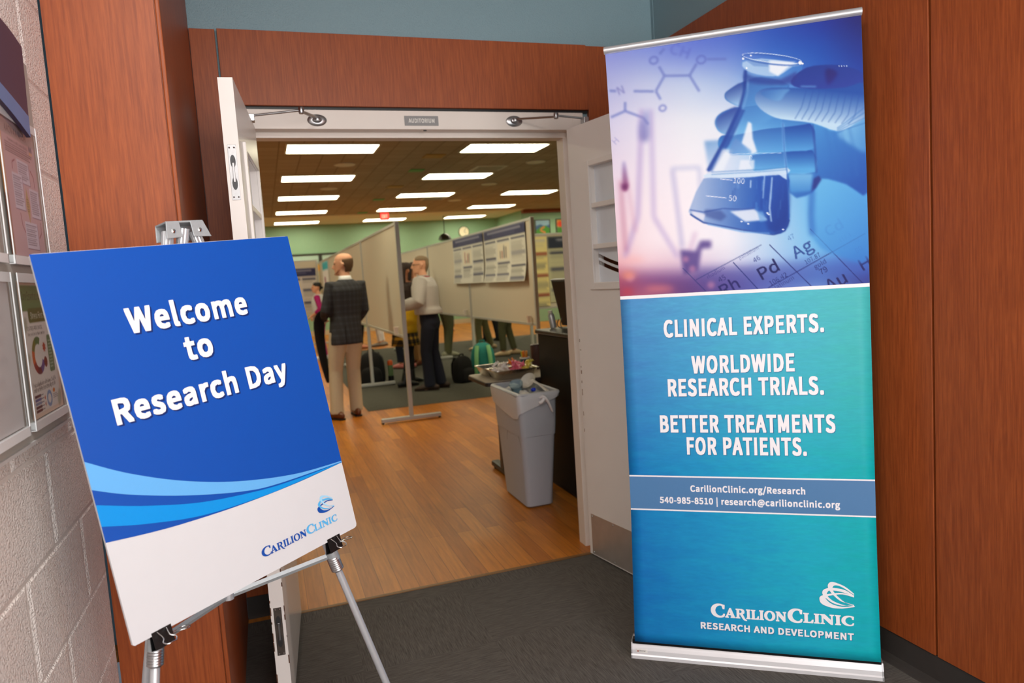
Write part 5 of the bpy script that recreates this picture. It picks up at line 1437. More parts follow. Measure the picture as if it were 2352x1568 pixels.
# ================================================================ poster boards
def board(axis, a0, a1, b, label, far_post=False, z0=0.84, z1=2.0, group='free-standing poster boards'):
    """axis 'y': board along y at x = b from a0 to a1; axis 'x': along x at y = b."""
    P = (lambda a, d, z: Vector((b + d, a, z))) if axis == 'y' else (lambda a, d, z: Vector((a, b + d, z)))
    F = (P(0, 0, 0), P(1, 0, 0) - P(0, 0, 0), Vector((0, 0, 1)), P(0, 1, 0) - P(0, 0, 0))
    t = empty('poster_board', P((a0 + a1) / 2, 0, 0), label, 'poster board', group)
    MB().fbox(F, a0 + 0.035, z0 + 0.025, -0.008, a1 - 0.02, z1 - 0.025, 0.008).build('panel', BOARDFAB, t)
    f = MB()
    f.fbox(F, a0 + 0.02, z0, -0.014, a1, z0 + 0.028, 0.014).fbox(F, a0 + 0.02, z1 - 0.028, -0.014, a1, z1, 0.014)
    f.fbox(F, a1 - 0.024, z0 + 0.028, -0.014, a1, z1 - 0.028, 0.014)
    f.build('frame', BOARDALU, t, bevel=0.002)
    for a in ([a0, a1 + 0.005] if far_post else [a0]):
        MB().fbox(F, a - 0.022, 0.055, -0.020, a + 0.018, z1 + 0.004, 0.020).build('post', BOARDALU, t, bevel=0.003)
        ft = MB().fbox(F, a - 0.027, 0.016, -0.305, a + 0.023, 0.055, 0.305).build('foot', BOARDALU, t, bevel=0.006)
        for d in (-0.29, 0.29):
            MB().lathe([(0.014, 0.0035), (0.014, 0.0165)], P(a, d, 0), (0, 0, 1), 12).build('glide', BLACK, ft)
    return t


for k, (a0, a1) in enumerate(((7.14, 9.83), (9.86, 12.70), (12.74, 14.92), (14.96, 18.3))):
    board('y', a0, a1, 1.302, ['nearest blank poster board with its silver post by the man in a suit', 'second blank poster board behind the near left board', 'third blank poster board along the left row', 'farthest board of the left row carrying teal and yellow topped sheets'][k], k == 3)
for k, (a0, a1) in enumerate(((7.20, 9.74), (9.77, 12.28), (12.31, 14.8))):
    board('y', a0, a1, 2.754, ['poster board nearest the lectern holding two research posters', 'middle board of the right row behind the man in grey shirt', 'farthest blank board of the right row'][k], k == 2)
board('x', -0.9, 1.24, 17.5, 'poster board facing the door behind the woman in magenta', True, 0.74, 2.06)
board('x', 3.80, 5.90, 10.2, 'poster board facing the door behind the lectern monitor', True, 0.86, 2.0)


def research(seed, w, h, head=(44, 48, 96), bg=(222, 222, 214), cols=3, bar=(36, 42, 84)):
    rd = random.Random(seed)
    cv = Canvas(w, h, bg)
    hh = int(h * 0.19)
    cv.rect(0, 0, w, hh, head)
    cv.rect(w * .1, hh * .25, w * .9, hh * .42, (196, 196, 210), .6); cv.rect(w * .22, hh * .58, w * .78, hh * .68, (176, 176, 196), .5)
    cw = w / cols
    for c in range(cols):
        x0, x1 = c * cw + w * .02, (c + 1) * cw - w * .02
        y = hh + h * .04
        while y < h * .92:
            cv.rect(x0, y, x1, y + h * .035, bar)
            n = rd.randint(5, 9); st = h * .03
            if c == 1 and rd.random() < .8 and y < h * .6:
                cv.rect(x0, y + h * .06, x1, y + h * .36, (232, 226, 208))
                for i in range(4): cv.rect(x0 + (x1 - x0) * (.2 + i * .16), y + h * rd.uniform(.1, .28), x0 + (x1 - x0) * (.27 + i * .16), y + h * .34, rd.choice(((150, 40, 50), (60, 60, 80), (120, 110, 100))))
                y += h * .40
            else:
                cv.lines(x0, y + h * .055, x1, y + h * .055 + n * st, n, (120, 122, 120), .55, None, rd.randint(0, 99)); y += h * .07 + n * st
    return cv


def curl(t, k=0.05):
    return k * max(0, t - 0.55) ** 2
p1 = sheet('research_poster', research(3, 150, 70), lambda s, t: Vector((2.730 - curl(t, .12) - 0.012 * math.sin(s * 3.1) * t, 10.485 + (8.950 - 10.485) * s, 1.976 + (1.330 - 1.976) * t)), 60, 30, PRINT)
tag(p1, 'navy headed research poster with grey photo strips, left of the pair', 'poster', 'research posters')
p2 = sheet('research_poster', research(11, 150, 70), lambda s, t: Vector((2.730 - curl(t, .2) - 0.012 * math.sin(s * 3.1) * t, 8.885 + (7.360 - 8.885) * s, 1.976 + (1.330 - 1.976) * t)), 60, 30, PRINT)
tag(p2, 'navy headed research poster with a red bar, right of the pair', 'poster', 'research posters')
p3 = sheet('research_poster', research(5, 140, 90, bg=(226, 222, 222)), lambda s, t: Vector((0.18 + 1.02 * s, 17.486, 1.88 + (0.86 - 1.88) * t)), 50, 36, PRINT)
tag(p3, 'research poster with purple heading behind the woman in magenta', 'poster', 'research posters')
p4 = sheet('research_poster', research(8, 150, 90, head=(40, 50, 70), bg=(206, 206, 170)), lambda s, t: Vector((4.13 + 1.5 * s, 10.186 - curl(t, .05), 1.95 + (0.95 - 1.95) * t)), 50, 36, PRINT)
tag(p4, 'research poster with dark blue heading above the lectern monitor', 'poster', 'research posters')
p5 = sheet('research_poster', research(9, 60, 120, head=(236, 224, 160), bg=(240, 226, 156), cols=1, bar=(150, 70, 60)), lambda s, t: Vector((3.86 + .26 * s, 10.186 - curl(t, .05), 1.95 + (0.9 - 1.95) * t)), 16, 40, PRINT)
tag(p5, 'narrow yellow sheet beside the posts above the lectern', 'poster', 'research posters')
cv = Canvas(60, 60, (252, 252, 255)); cv.rect(0, 0, 60, 13, (20, 190, 214)); cv.rect(16, 26, 30, 36, (150, 60, 110)); cv.rect(22, 42, 36, 50, (120, 60, 130))
sh = sheet('flyer', cv, lambda s, t: Vector((1.292, 16.6 + (15.2 - 16.6) * s, 1.95 + (1.2 - 1.95) * t)), 16, 16, PRINT)
tag(sh, 'white sheet with a teal heading at the far end of the left row', 'flyer', 'sheets at the end of the left row')
cv = Canvas(60, 60, (214, 200, 170)); cv.rect(6, 0, 54, 14, (255, 180, 10))
sh = sheet('flyer', cv, lambda s, t: Vector((1.292, 18.25 + (17.2 - 18.25) * s, 1.95 + (1.3 - 1.95) * t)), 12, 12, PRINT)
tag(sh, 'tan sheet with a yellow heading at the far end of the left row', 'flyer', 'sheets at the end of the left row')
# paper cups of pins hung at board corners
for x, y, lab in ((1.254, 7.36, 'white paper cup at the lower corner of the nearest board'), (2.706, 7.34, 'pale paper cup at the lower corner of the poster board by the lectern'), (2.706, 9.95, 'pale paper cup at the lower edge of the middle right board')):
    o_ = MB().lathe([(0.020, 0), (0.029, 0.075), (0.030, 0.078), (0.027, 0.074), (0.019, 0.004)], (x, y, 0.872), (0, 0, 1), 18).build('paper_cup', mat('paper_cup_white', (240, 232, 222), 0.6), smooth=True)
    tag(o_, lab, 'cup', 'pin cups on the boards')

# ================================================================ lectern and monitor
lt_ = empty('lectern', (2.0, 4.0, 0), 'black lectern just inside the right door jamb', 'lectern')
MB().box(1.70, 3.56, 0.02, 2.30, 4.46, 1.005).build('body', BLACKPLASTIC, lt_, bevel=0.006)
MB().box(1.685, 3.55, 1.005, 2.31, 4.475, 1.032).build('worktop', mat('lectern_top', (46, 42, 40), 0.35), lt_, bevel=0.006)
MB().box(1.72, 3.58, 0.0, 2.28, 4.44, 0.02).build('plinth', BLACK, lt_)
mo_ = empty('monitor', (1.93, 4.2, 1.032), 'black monitor tilted back on the lectern', 'monitor')
Fm = (Vector((1.865, 3.93, 1.045)), Vector((0, 1, 0)), Vector((-0.2, 0.0, 0.98)).normalized(), Vector((-0.98, 0, -0.2)).normalized())
MB().fbox(Fm, 0, 0.0, -0.03, 0.50, 0.31, 0.0).build('back_shell', mat('monitor_black', (12, 13, 17), 0.45, spec=0.3), mo_, bevel=0.008)
MB().fbox(Fm, 0.0, 0.308, -0.03, 0.50, 0.316, 0.001).build('bezel', mat('monitor_bezel', (150, 156, 160), 0.35), mo_, bevel=0.002)
MB().fbox(Fm, 0.012, 0.012, -0.033, 0.488, 0.298, -0.0305).build('screen', mat('dark_screen', (6, 7, 9), 0.1), mo_)
MB().tube([Fm[0] + Fm[1] * .25 + Fm[2] * .10 - Fm[3] * .03, (2.03, 4.18, 1.10), (2.03, 4.18, 1.045)], 0.018, 10).build('stand_neck', BLACK, mo_, smooth=True)
MB().lathe([(0.11, 0), (0.11, 0.008), (0.06, 0.014)], (2.03, 4.18, 1.0325), (0, 0, 1), 24).build('stand_base', BLACK, mo_, smooth=True)
for k, pts in enumerate(([(1.82, 4.36, 1.10), (1.80, 4.37, 1.06), (1.79, 4.30, 1.042), (1.80, 4.22, 1.040), (1.83, 4.12, 1.040)], [(1.80, 4.25, 1.12), (1.77, 4.24, 1.07), (1.75, 4.16, 1.041), (1.80, 4.06, 1.040)])):
    c_ = MB().tube([Vector((*q, 0)) if len(q) == 2 else Vector(q) for q in pts], 0.004, 8).build('cable', mat('grey_cable', (96, 94, 90), 0.5), smooth=True, sub=1)
    tag(c_, ['grey cable looping on the lectern under the monitor', 'second grey cable lying nearer the front of the lectern'][k], 'cable', 'cables on the lectern')
bt2 = empty('water_bottle', (1.775, 4.395, 1.032), 'small silver bottle leaning on the far corner of the lectern', 'bottle')
ax = Vector((-0.16, 0.03, 1)).normalized()
MB().lathe([(0.018, 0.0), (0.022, 0.004), (0.022, 0.085), (0.013, 0.102)], (1.792, 4.395, 1.036), ax, 18).build('body', mat('silver_bottle', (206, 206, 204), 0.3, 0.4), bt2, smooth=True)
MB().lathe([(0.015, 0.0), (0.015, 0.018)], Vector((1.792, 4.395, 1.036)) + ax * 0.100, ax, 16).build('cap', mat('bottle_cap', (226, 220, 196), 0.4), bt2, smooth=True)

# ================================================================ snack table
tb = empty('folding_table', (2.0, 4.73, 0), 'narrow grey topped table on black T legs behind the bin', 'table')
top_ = [(1.335, 4.525), (1.350, 4.508), (1.375, 4.50), (2.76, 4.50), (2.80, 4.54), (2.80, 4.93), (2.76, 4.97), (1.375, 4.97), (1.345, 4.955), (1.335, 4.93)]
FZ = ((0, 0, 0), (1, 0, 0), (0, 1, 0), (0, 0, 1))
MB().prism(top_, FZ, 0.682, 0.706).build('tabletop', mat('grey_table_top', (168, 156, 140), 0.5), tb)
MB().prism([(x + (0.004 if x > 2 else -0.004), y + (0.004 if y > 4.7 else -0.004)) for x, y in top_], FZ, 0.676, 0.702).build('edge_band', mat('dark_edge_band', (40, 34, 34), 0.5), tb, bevel=0.003)
for x in (1.505, 2.62):
    L = MB().box(x - 0.03, 4.70, 0.05, x + 0.03, 4.77, 0.676).build('leg', BLACK, tb, bevel=0.006)
    MB().box(x - 0.032, 4.44, 0.014, x + 0.032, 4.99, 0.055).build('foot', BLACK, L, bevel=0.012)
    for y in (4.48, 4.95): MB().lathe([(0.022, 0.0), (0.022, 0.015)], (x, y, 0.0), (0, 0, 1), 12).build('glide', BLACK, L)
MB().box(1.50, 4.72, 0.62, 2.62, 4.75, 0.66).build('crossbar', BLACK, tb)
FOIL = mat('foil', (214, 208, 196), 0.22, 1.0, var=0.1, scale=40, bump=0.5, bscale=90)
def tray(cx, cy, w, d, rz, label):
    z = 0.7075
    def rr(hw, hd, zz, r=0.03):
        out = []
        for sx, sy, a0 in ((1, 1, 0), (-1, 1, 90), (-1, -1, 180), (1, -1, 270)):
            for i in range(6):
                a = math.radians(a0 + 18 * i)
                x, y = sx * (hw - r) + r * math.cos(a), sy * (hd - r) + r * math.sin(a)
                out.append(Vector((cx + x * math.cos(rz) - y * math.sin(rz), cy + x * math.sin(rz) + y * math.cos(rz), zz)))
        return out
    w2, d2 = w / 2, d / 2
    b = MB().rings([rr(w2 - .035, d2 - .035, z), rr(w2 - .010, d2 - .010, z + .058), rr(w2, d2, z + .060), rr(w2, d2, z + .064), rr(w2 - .012, d2 - .012, z + .061), rr(w2 - .034, d2 - .034, z + .003)], True)
    return tag(b.build('foil_tray', FOIL, smooth=True), label, 'tray', 'foil trays on the snack table')
tray(1.548, 4.845, 0.335, 0.225, 0.02, 'nearly empty foil tray at the back of the snack table')
tray(1.560, 4.618, 0.330, 0.215, 0.02, 'foil tray heaped with wrapped treats at the front of the snack table')
rt = random.Random(11)
def treats(n, xr, yr, zr, c, label, nm, grp):
    for i in range(n):
        x, y, z = rt.uniform(*xr), rt.uniform(*yr), rt.uniform(*zr)
        d = Vector((rt.uniform(-1, 1), rt.uniform(-1, 1), rt.uniform(-.4, .9))).normalized(); l = 0.020
        s_ = d.orthogonal().normalized()
        p = Vector((x, y, z))
        b = MB().tube([p - d * l * 1.35, p - d * l, p - d * l * .6, p + d * l * .6, p + d * l, p + d * l * 1.35], [(0.011, .002), (.003, .003), (0.009, .008), (0.009, .008), (.003, .003), (.011, .002)], 8, side=s_)
        tag(b.build(nm, c, smooth=True), label, 'candy', grp)
cand = lambda n, c: mat('candy_' + n, c, 0.35)
for i_ in range(4):
    treats(6, (1.44, 1.52), (4.56, 4.68), (0.745 + .014 * i_, 0.755 + .016 * i_), cand('white', (238, 230, 226)), 'white wrapped treat at the left of the front foil tray', 'wrapped_candy', 'white treats in the front tray')
    treats(5, (1.55, 1.62), (4.55, 4.65), (0.748 + .016 * i_, 0.758 + .018 * i_), cand('pink', (240, 120, 150)), 'pink wrapped treat in the middle of the front foil tray', 'wrapped_candy', 'pink treats in the front tray')
    treats(4, (1.64, 1.69), (4.55, 4.66), (0.748 + .016 * i_, 0.758 + .018 * i_), cand('yellow', (226, 214, 90)), 'yellow wrapped treat at the right of the front foil tray', 'wrapped_candy', 'yellow treats in the front tray')
treats(5, (1.555, 1.60), (4.66, 4.70), (0.800, 0.825), cand('orange', (236, 120, 20)), 'orange wrapped treat on top of the front foil tray', 'wrapped_candy', 'orange treats in the front tray')
treats(7, (1.43, 1.50), (4.78, 4.90), (0.722, 0.74), cand('clear', (240, 240, 244)), 'white wrapper left in the back foil tray', 'candy_wrapper', 'wrappers in the back tray')
treats(5, (1.53, 1.66), (4.80, 4.92), (0.722, 0.735), cand('brown', (150, 90, 60)), 'brown wrapped treat in the back foil tray', 'wrapped_candy', 'brown treats in the back tray')
cp = empty('pen_cup', (1.768, 4.935, 0.7065), 'teal paper cup holding bright highlighters', 'cup')
MB().lathe([(0.026, 0.0), (0.036, 0.088), (0.038, 0.09), (0.034, 0.086), (0.024, 0.004)], (1.768, 4.935, 0.7068), (0, 0, 1), 20).build('cup_wall', mat('teal_cup', (50, 96, 110), 0.6), cp, smooth=True)
MB().lathe([(0.0375, 0.080), (0.039, 0.088), (0.037, 0.092), (0.036, 0.088)], (1.768, 4.935, 0.7068), (0, 0, 1), 20, False).build('rolled_rim', mat('cup_rim', (236, 232, 224), 0.5), cp, smooth=True)
for k, (a, c) in enumerate(((0.3, (240, 130, 40)), (1.5, (246, 160, 50)), (2.6, (190, 210, 60)), (3.7, (244, 140, 40)), (5.0, (250, 170, 70)))):
    dx, dy = 0.017 * math.cos(a), 0.017 * math.sin(a)
    o_ = MB().tube([(1.768 + dx * .5, 4.935 + dy * .5, 0.713), (1.768 + dx * 1.3, 4.935 + dy * 1.3, 0.842)], 0.0075, 10).build('highlighter', mat('pen_%d' % k, c, 0.4), smooth=True)
    tag(o_, ['orange highlighter standing at the front right of the teal cup', 'amber highlighter at the back of the teal cup', 'lime highlighter at the left of the teal cup', 'orange highlighter at the front left of the teal cup', 'pale orange highlighter at the front of the teal cup'][k], 'pen', 'highlighters in the teal cup')
tu = empty('tumbler', (1.862, 4.925, 0.7065), 'tall brown tumbler beside the teal pen cup', 'tumbler')
MB().lathe([(0.034, 0.0), (0.042, 0.01), (0.046, 0.15), (0.046, 0.165)], (1.862, 4.925, 0.7068), (0, 0, 1), 24).build('body', mat('brown_tumbler', (84, 58, 54), 0.4), tu, smooth=True)
MB().lathe([(0.047, 0.0), (0.047, 0.008), (0.040, 0.014)], (1.862, 4.925, 0.8720), (0, 0, 1), 24).build('lid', mat('tumbler_lid', (66, 44, 42), 0.4), tu, smooth=True)

# ================================================================ slim waste bin
bn_ = empty('waste_bin', (1.470, 4.165, 0), 'slim grey waste bin with a white liner by the right door jamb', 'bin')
BINM = mat('grey_bin_plastic', (176, 180, 190), 0.45, var=0.02)
def rrect(cx, cy, hw, hd, z, r=0.03, n=5):
    out = []
    for sx, sy, a0 in ((1, 1, 0), (-1, 1, 90), (-1, -1, 180), (1, -1, 270)):
        for i in range(n):
            a = math.radians(a0 + 90 / (n - 1) * i)
            out.append((cx + sx * (hw - r) + r * math.cos(a), cy + sy * (hd - r) + r * math.sin(a), z))
    return out
def binw(z): return 0.085 + (0.122 - 0.085) * z / 0.70, 0.205 + (0.262 - 0.205) * z / 0.70
BX, BY = 1.462, 4.165
def bring(z, d=0, r=0.032):
    w_, l_ = binw(z); return rrect(BX + 0.012 * z / .7, BY + 0.012 * z / .7, w_ + d, l_ + d, z, r)
MB().rings([bring(0.002, -0.01), bring(0.012), bring(0.30), bring(0.44), bring(0.442, 0.004), bring(0.52, 0.004), bring(0.665), bring(0.668, 0.012), bring(0.676, 0.015), bring(0.697, 0.015), bring(0.704, 0.009), bring(0.704, -0.012), bring(0.69, -0.015), bring(0.10, -0.012), bring(0.02, -0.012)]).build('bin_body', BINM, bn_, smooth=True)
# moulded venting channel arching on the long side
ar = [(y, 0.30 + 0.10 * math.sqrt(max(0, 1 - ((y - 4.10) / 0.13) ** 2)) + 0.075) for y in [3.97 + 0.26 * i / 16 for i in range(17)]]
MB().tube([(BX - binw(z)[0] + 0.011 - 0.001, y, z) for y, z in ar], 0.004, 8).build('channel', mat('bin_channel', (120, 122, 130), 0.5), bn_, smooth=True)
# liner folded over the rim and hanging lower on the long side
LIN = mat('white_liner', (226, 228, 234), 0.4, var=0.03, bump=0.3, bscale=30)
LIN.node_tree.nodes['Principled BSDF'].inputs['Alpha'].default_value = 0.86
N_ = 20
def drop(k):
    x, y, z = bring(0.6, 0)[k]
    f = 0.5 - 0.5 * (x - BX) / 0.13            # 1 on the left, 0 on the right
    return 0.03 + max(0, f) * (0.13 + 0.04 * math.cos((y - 4.0) * 8)) * (1 if y > 3.95 else 0.62)
r0_, r1_, r2_ = bring(0.700, -0.016), bring(0.7075, 0.000), bring(0.7065, 0.0175)
lo_ = []
mid_ = []
for k in range(N_):
    d = drop(k)
    zt = 0.706 - d
    lo_.append(bring(zt, 0.0125 + 0.003 * math.sin(k * 2.1))[k]); mid_.append(bring(0.706 - d * .4, 0.0185 + 0.002 * math.cos(k * 3.3))[k])
inn = bring(0.55, -0.022)
MB().rings([inn, r0_, r1_, r2_, mid_, lo_], False).build('liner', LIN, bn_, smooth=True, sub=1)['label'] = 'thin white liner folded over the rim'
kn = MB()
kx, ky = BX + 0.045, 3.895
kn.tube([(kx - 0.035, ky + 0.004, 0.668), (kx - 0.015, ky - 0.012, 0.69), (kx, ky - 0.014, 0.672), (kx + 0.02, ky - 0.008, 0.64), (kx + 0.042, ky - 0.002, 0.575)], [(0.010, 0.006), (0.016, 0.012), (0.018, 0.014), (0.012, 0.006), (0.022, 0.004)], 12)
kn.tube([(kx - 0.005, ky - 0.012, 0.675), (kx - 0.03, ky - 0.018, 0.650), (kx - 0.046, ky - 0.006, 0.645)], [(0.014, 0.012), (0.011, 0.009), (0.012, 0.006)], 10)
kn.build('liner_knot', mat('liner_knot', (240, 240, 244), 0.4), bn_, smooth=True, sub=1)
# rubbish showing above the rim
def trash(o_, lab, cat): return tag(o_, lab, cat, 'rubbish in the bin')
cl = mat('clear_plastic_cup', (206, 228, 238), 0.08, trans=0.85, ior=1.15)
ax = Vector((-0.35, -0.5, 0.8)).normalized()
trash(MB().lathe([(0.030, 0), (0.042, 0.09), (0.043, 0.092), (0.040, 0.088), (0.028, 0.004)], (1.445, 4.18, 0.662), ax, 22).build('plastic_cup', cl, smooth=True), 'crumpled clear plastic cup in the grey bin', 'cup')
ax = Vector((-0.55, -0.35, 0.55)).normalized()
trash(MB().lathe([(0.028, 0), (0.052, 0.055), (0.055, 0.058), (0.050, 0.054), (0.026, 0.004)], (1.555, 4.235, 0.70), ax, 24).build('paper_bowl', mat('paper_bowl_white', (226, 220, 208), 0.6), smooth=True), 'white paper bowl tipped on its side in the grey bin', 'bowl')
trash(MB().tube([(1.525, 4.15, 0.745), (1.545, 4.08, 0.725), (1.56, 3.99, 0.695)], [(0.016, 0.004), (0.009, 0.004), (0.013, 0.005)], 10).build('plastic_spoon', mat('spoon_white', (236, 230, 220), 0.35), smooth=True), 'white plastic spoon standing in the grey bin', 'spoon')
trash(MB().ball((1.498, 4.06, 0.700), (0.017, 0.015, 0.013), 10).build('bottle_cap', mat('blue_cap', (30, 60, 210), 0.4), smooth=True), 'bright blue cap among the rubbish in the bin', 'cap')
rb = random.Random(2)
for i, (x, y) in enumerate(((1.425, 4.00), (1.44, 4.08), (1.545, 4.33), (1.425, 4.28), (1.48, 4.37))):
    b = MB().ball((0, 0, 0), (0.030, 0.032, 0.018), 12)
    b.xf(lambda p: Vector((x, y, 0.682)) + p * (1 + 0.25 * math.sin(p.x * 180 + i) * math.cos(p.y * 150 + i * 2)))
    trash(b.build('napkin', mat('napkin_white', (228, 226, 222), 0.8), smooth=True), ['crumpled napkin at the near left of the bin', 'crumpled napkin beside the blue cap', 'crumpled napkin behind the paper bowl', 'crumpled napkin at the left rim of the bin', 'crumpled napkin at the far end of the bin'][i], 'napkin')

# ================================================================ bags on the floor
def backpack(x, y, w, d, h, rz, c, label, trim=None, pocket=None):
    co, si = math.cos(rz), math.sin(rz)
    T = lambda p: Vector((x + p.x * co - p.y * si, y + p.x * si + p.y * co, p.z + 0.004))
    t = empty('backpack', (x, y, 0.003), label, 'backpack', 'bags on the floor')
    mm = mat('bag_%d_%d_%d' % c, c, 0.8, var=0.2, bump=0.2)
    def body(w, d, h, oy, z0=0.0):
        R = []
        for f, k in ((0, .86), (.06, .98), (.3, 1.0), (.6, .97), (.8, .86), (.92, .64), (.99, .3)):
            R.append([T(Vector((q[0], q[1] + oy - (0.02 * f), z0 + h * f))) for q in rrect(0, 0, w / 2 * k, d / 2 * (k * .3 + .7 if f < .9 else k), 0, min(w, d) * k * .3)])
        return MB().rings(R)
    body(w, d, h, 0).build('main_compartment', mm, t, smooth=True)
    body(w * .8, d * .5, h * .5, -d * .55, 0.02).build('front_pocket', mm, t, smooth=True)
    MB().tube([T(Vector((-.04, 0, h * .96))), T(Vector((-.03, 0, h * 1.05))), T(Vector((.03, 0, h * 1.05))), T(Vector((.04, 0, h * .96)))], (0.010), 8).build('grab_handle', mm, t, smooth=True)
    tm = trim or mm
    for s_ in (-1, 1):
        MB().tube([T(Vector((s_ * w * .22, d * .38, h * .93))), T(Vector((s_ * w * .27, d * .62, h * .7))), T(Vector((s_ * w * .3, d * .62, h * .35))), T(Vector((s_ * w * .36, d * .42, h * .1)))], [(0.028, 0.010)] * 4, 8, side=(co, si, 0)).build('shoulder_strap', tm, t, smooth=True)
    return t, T
b1, T1 = backpack(1.355, 10.2, 0.36, 0.20, 0.46, -0.25, (22, 22, 24), 'black backpack on the carpet under the second left board')
b2_, T2 = backpack(2.79, 9.50, 0.34, 0.24, 0.50, 2.9, (30, 120, 112), 'teal backpack with pale straps under the right boards', mat('strap_mint', (130, 190, 130), 0.7))
b3_, T3 = backpack(2.45, 9.38, 0.26, 0.18, 0.36, 0.5, (16, 16, 18), 'small black bag beside the teal backpack')
wb = empty('drink_bottle', (1.60, 10.12, 0.004), 'green and orange bottle at the side of the black backpack', 'bottle')
MB().lathe([(0.034, 0), (0.036, 0.01), (0.036, 0.15)], (1.60, 10.12, 0.10), (0, 0, 1), 18).build('body', mat('bottle_green', (110, 140, 96), 0.4), wb, smooth=True)
MB().lathe([(0.036, 0), (0.037, 0.05), (0.022, 0.07)], (1.60, 10.12, 0.25), (0, 0, 1), 18).build('collar', mat('bottle_orange', (226, 96, 30), 0.4), wb, smooth=True)
MB().lathe([(0.040, 0), (0.042, 0.098)], (1.60, 10.12, 0.002), (0, 0, 1), 18).build('side_pouch', BLACK, wb, smooth=True)
# ================================================================ people
SKIN = mat('skin_fair', (226, 168, 138), 0.5, var=0.08)
SKIN2 = mat('skin_tan', (176, 116, 84), 0.5, var=0.08)


def hand(b, wrist, d, side, curl=0.5):
    """Palm, four unequal curled fingers and a thumb, pointing along d from the wrist; side = +1 when the thumb lies along +across."""
    d = d.normalized()
    ac = Vector((0, 1, 0)) if abs(d.y) < 0.8 else Vector((1, 0, 0))
    ac = (ac - d * ac.dot(d)).normalized() * side; n = d.cross(ac)
    b.tube([wrist - d * .015, wrist + d * .035, wrist + d * .085], [(0.026, 0.019), (0.038, 0.016), (0.040, 0.014)], 12, side=ac, round_ends=True)
    for k, (off, L) in enumerate(((0.029, 0.066), (0.010, 0.076), (-0.010, 0.070), (-0.028, 0.054))):
        p = wrist + d * .082 + ac * off
        q1 = p + d * L * .45 - n * L * .12 * curl * 2; q2 = q1 + (d * (1 - curl * .7) - n * curl) .normalized() * L * .32; q3 = q2 + (d * (1 - curl * 1.3) - n * curl * 1.4).normalized() * L * .28
        b.tube([p - d * .01, q1, q2, q3], [0.0092, 0.0088, 0.008, 0.007], 8, round_ends=True)
    t0 = wrist + d * .03 + ac * .032; t1 = t0 + (d + ac * .8).normalized() * .034; t2 = t1 + (d * 1.3 + ac * .2 - n * .3).normalized() * .03
    b.tube([t0, t1, t2], [0.0125, 0.0105, 0.009], 8, round_ends=True)


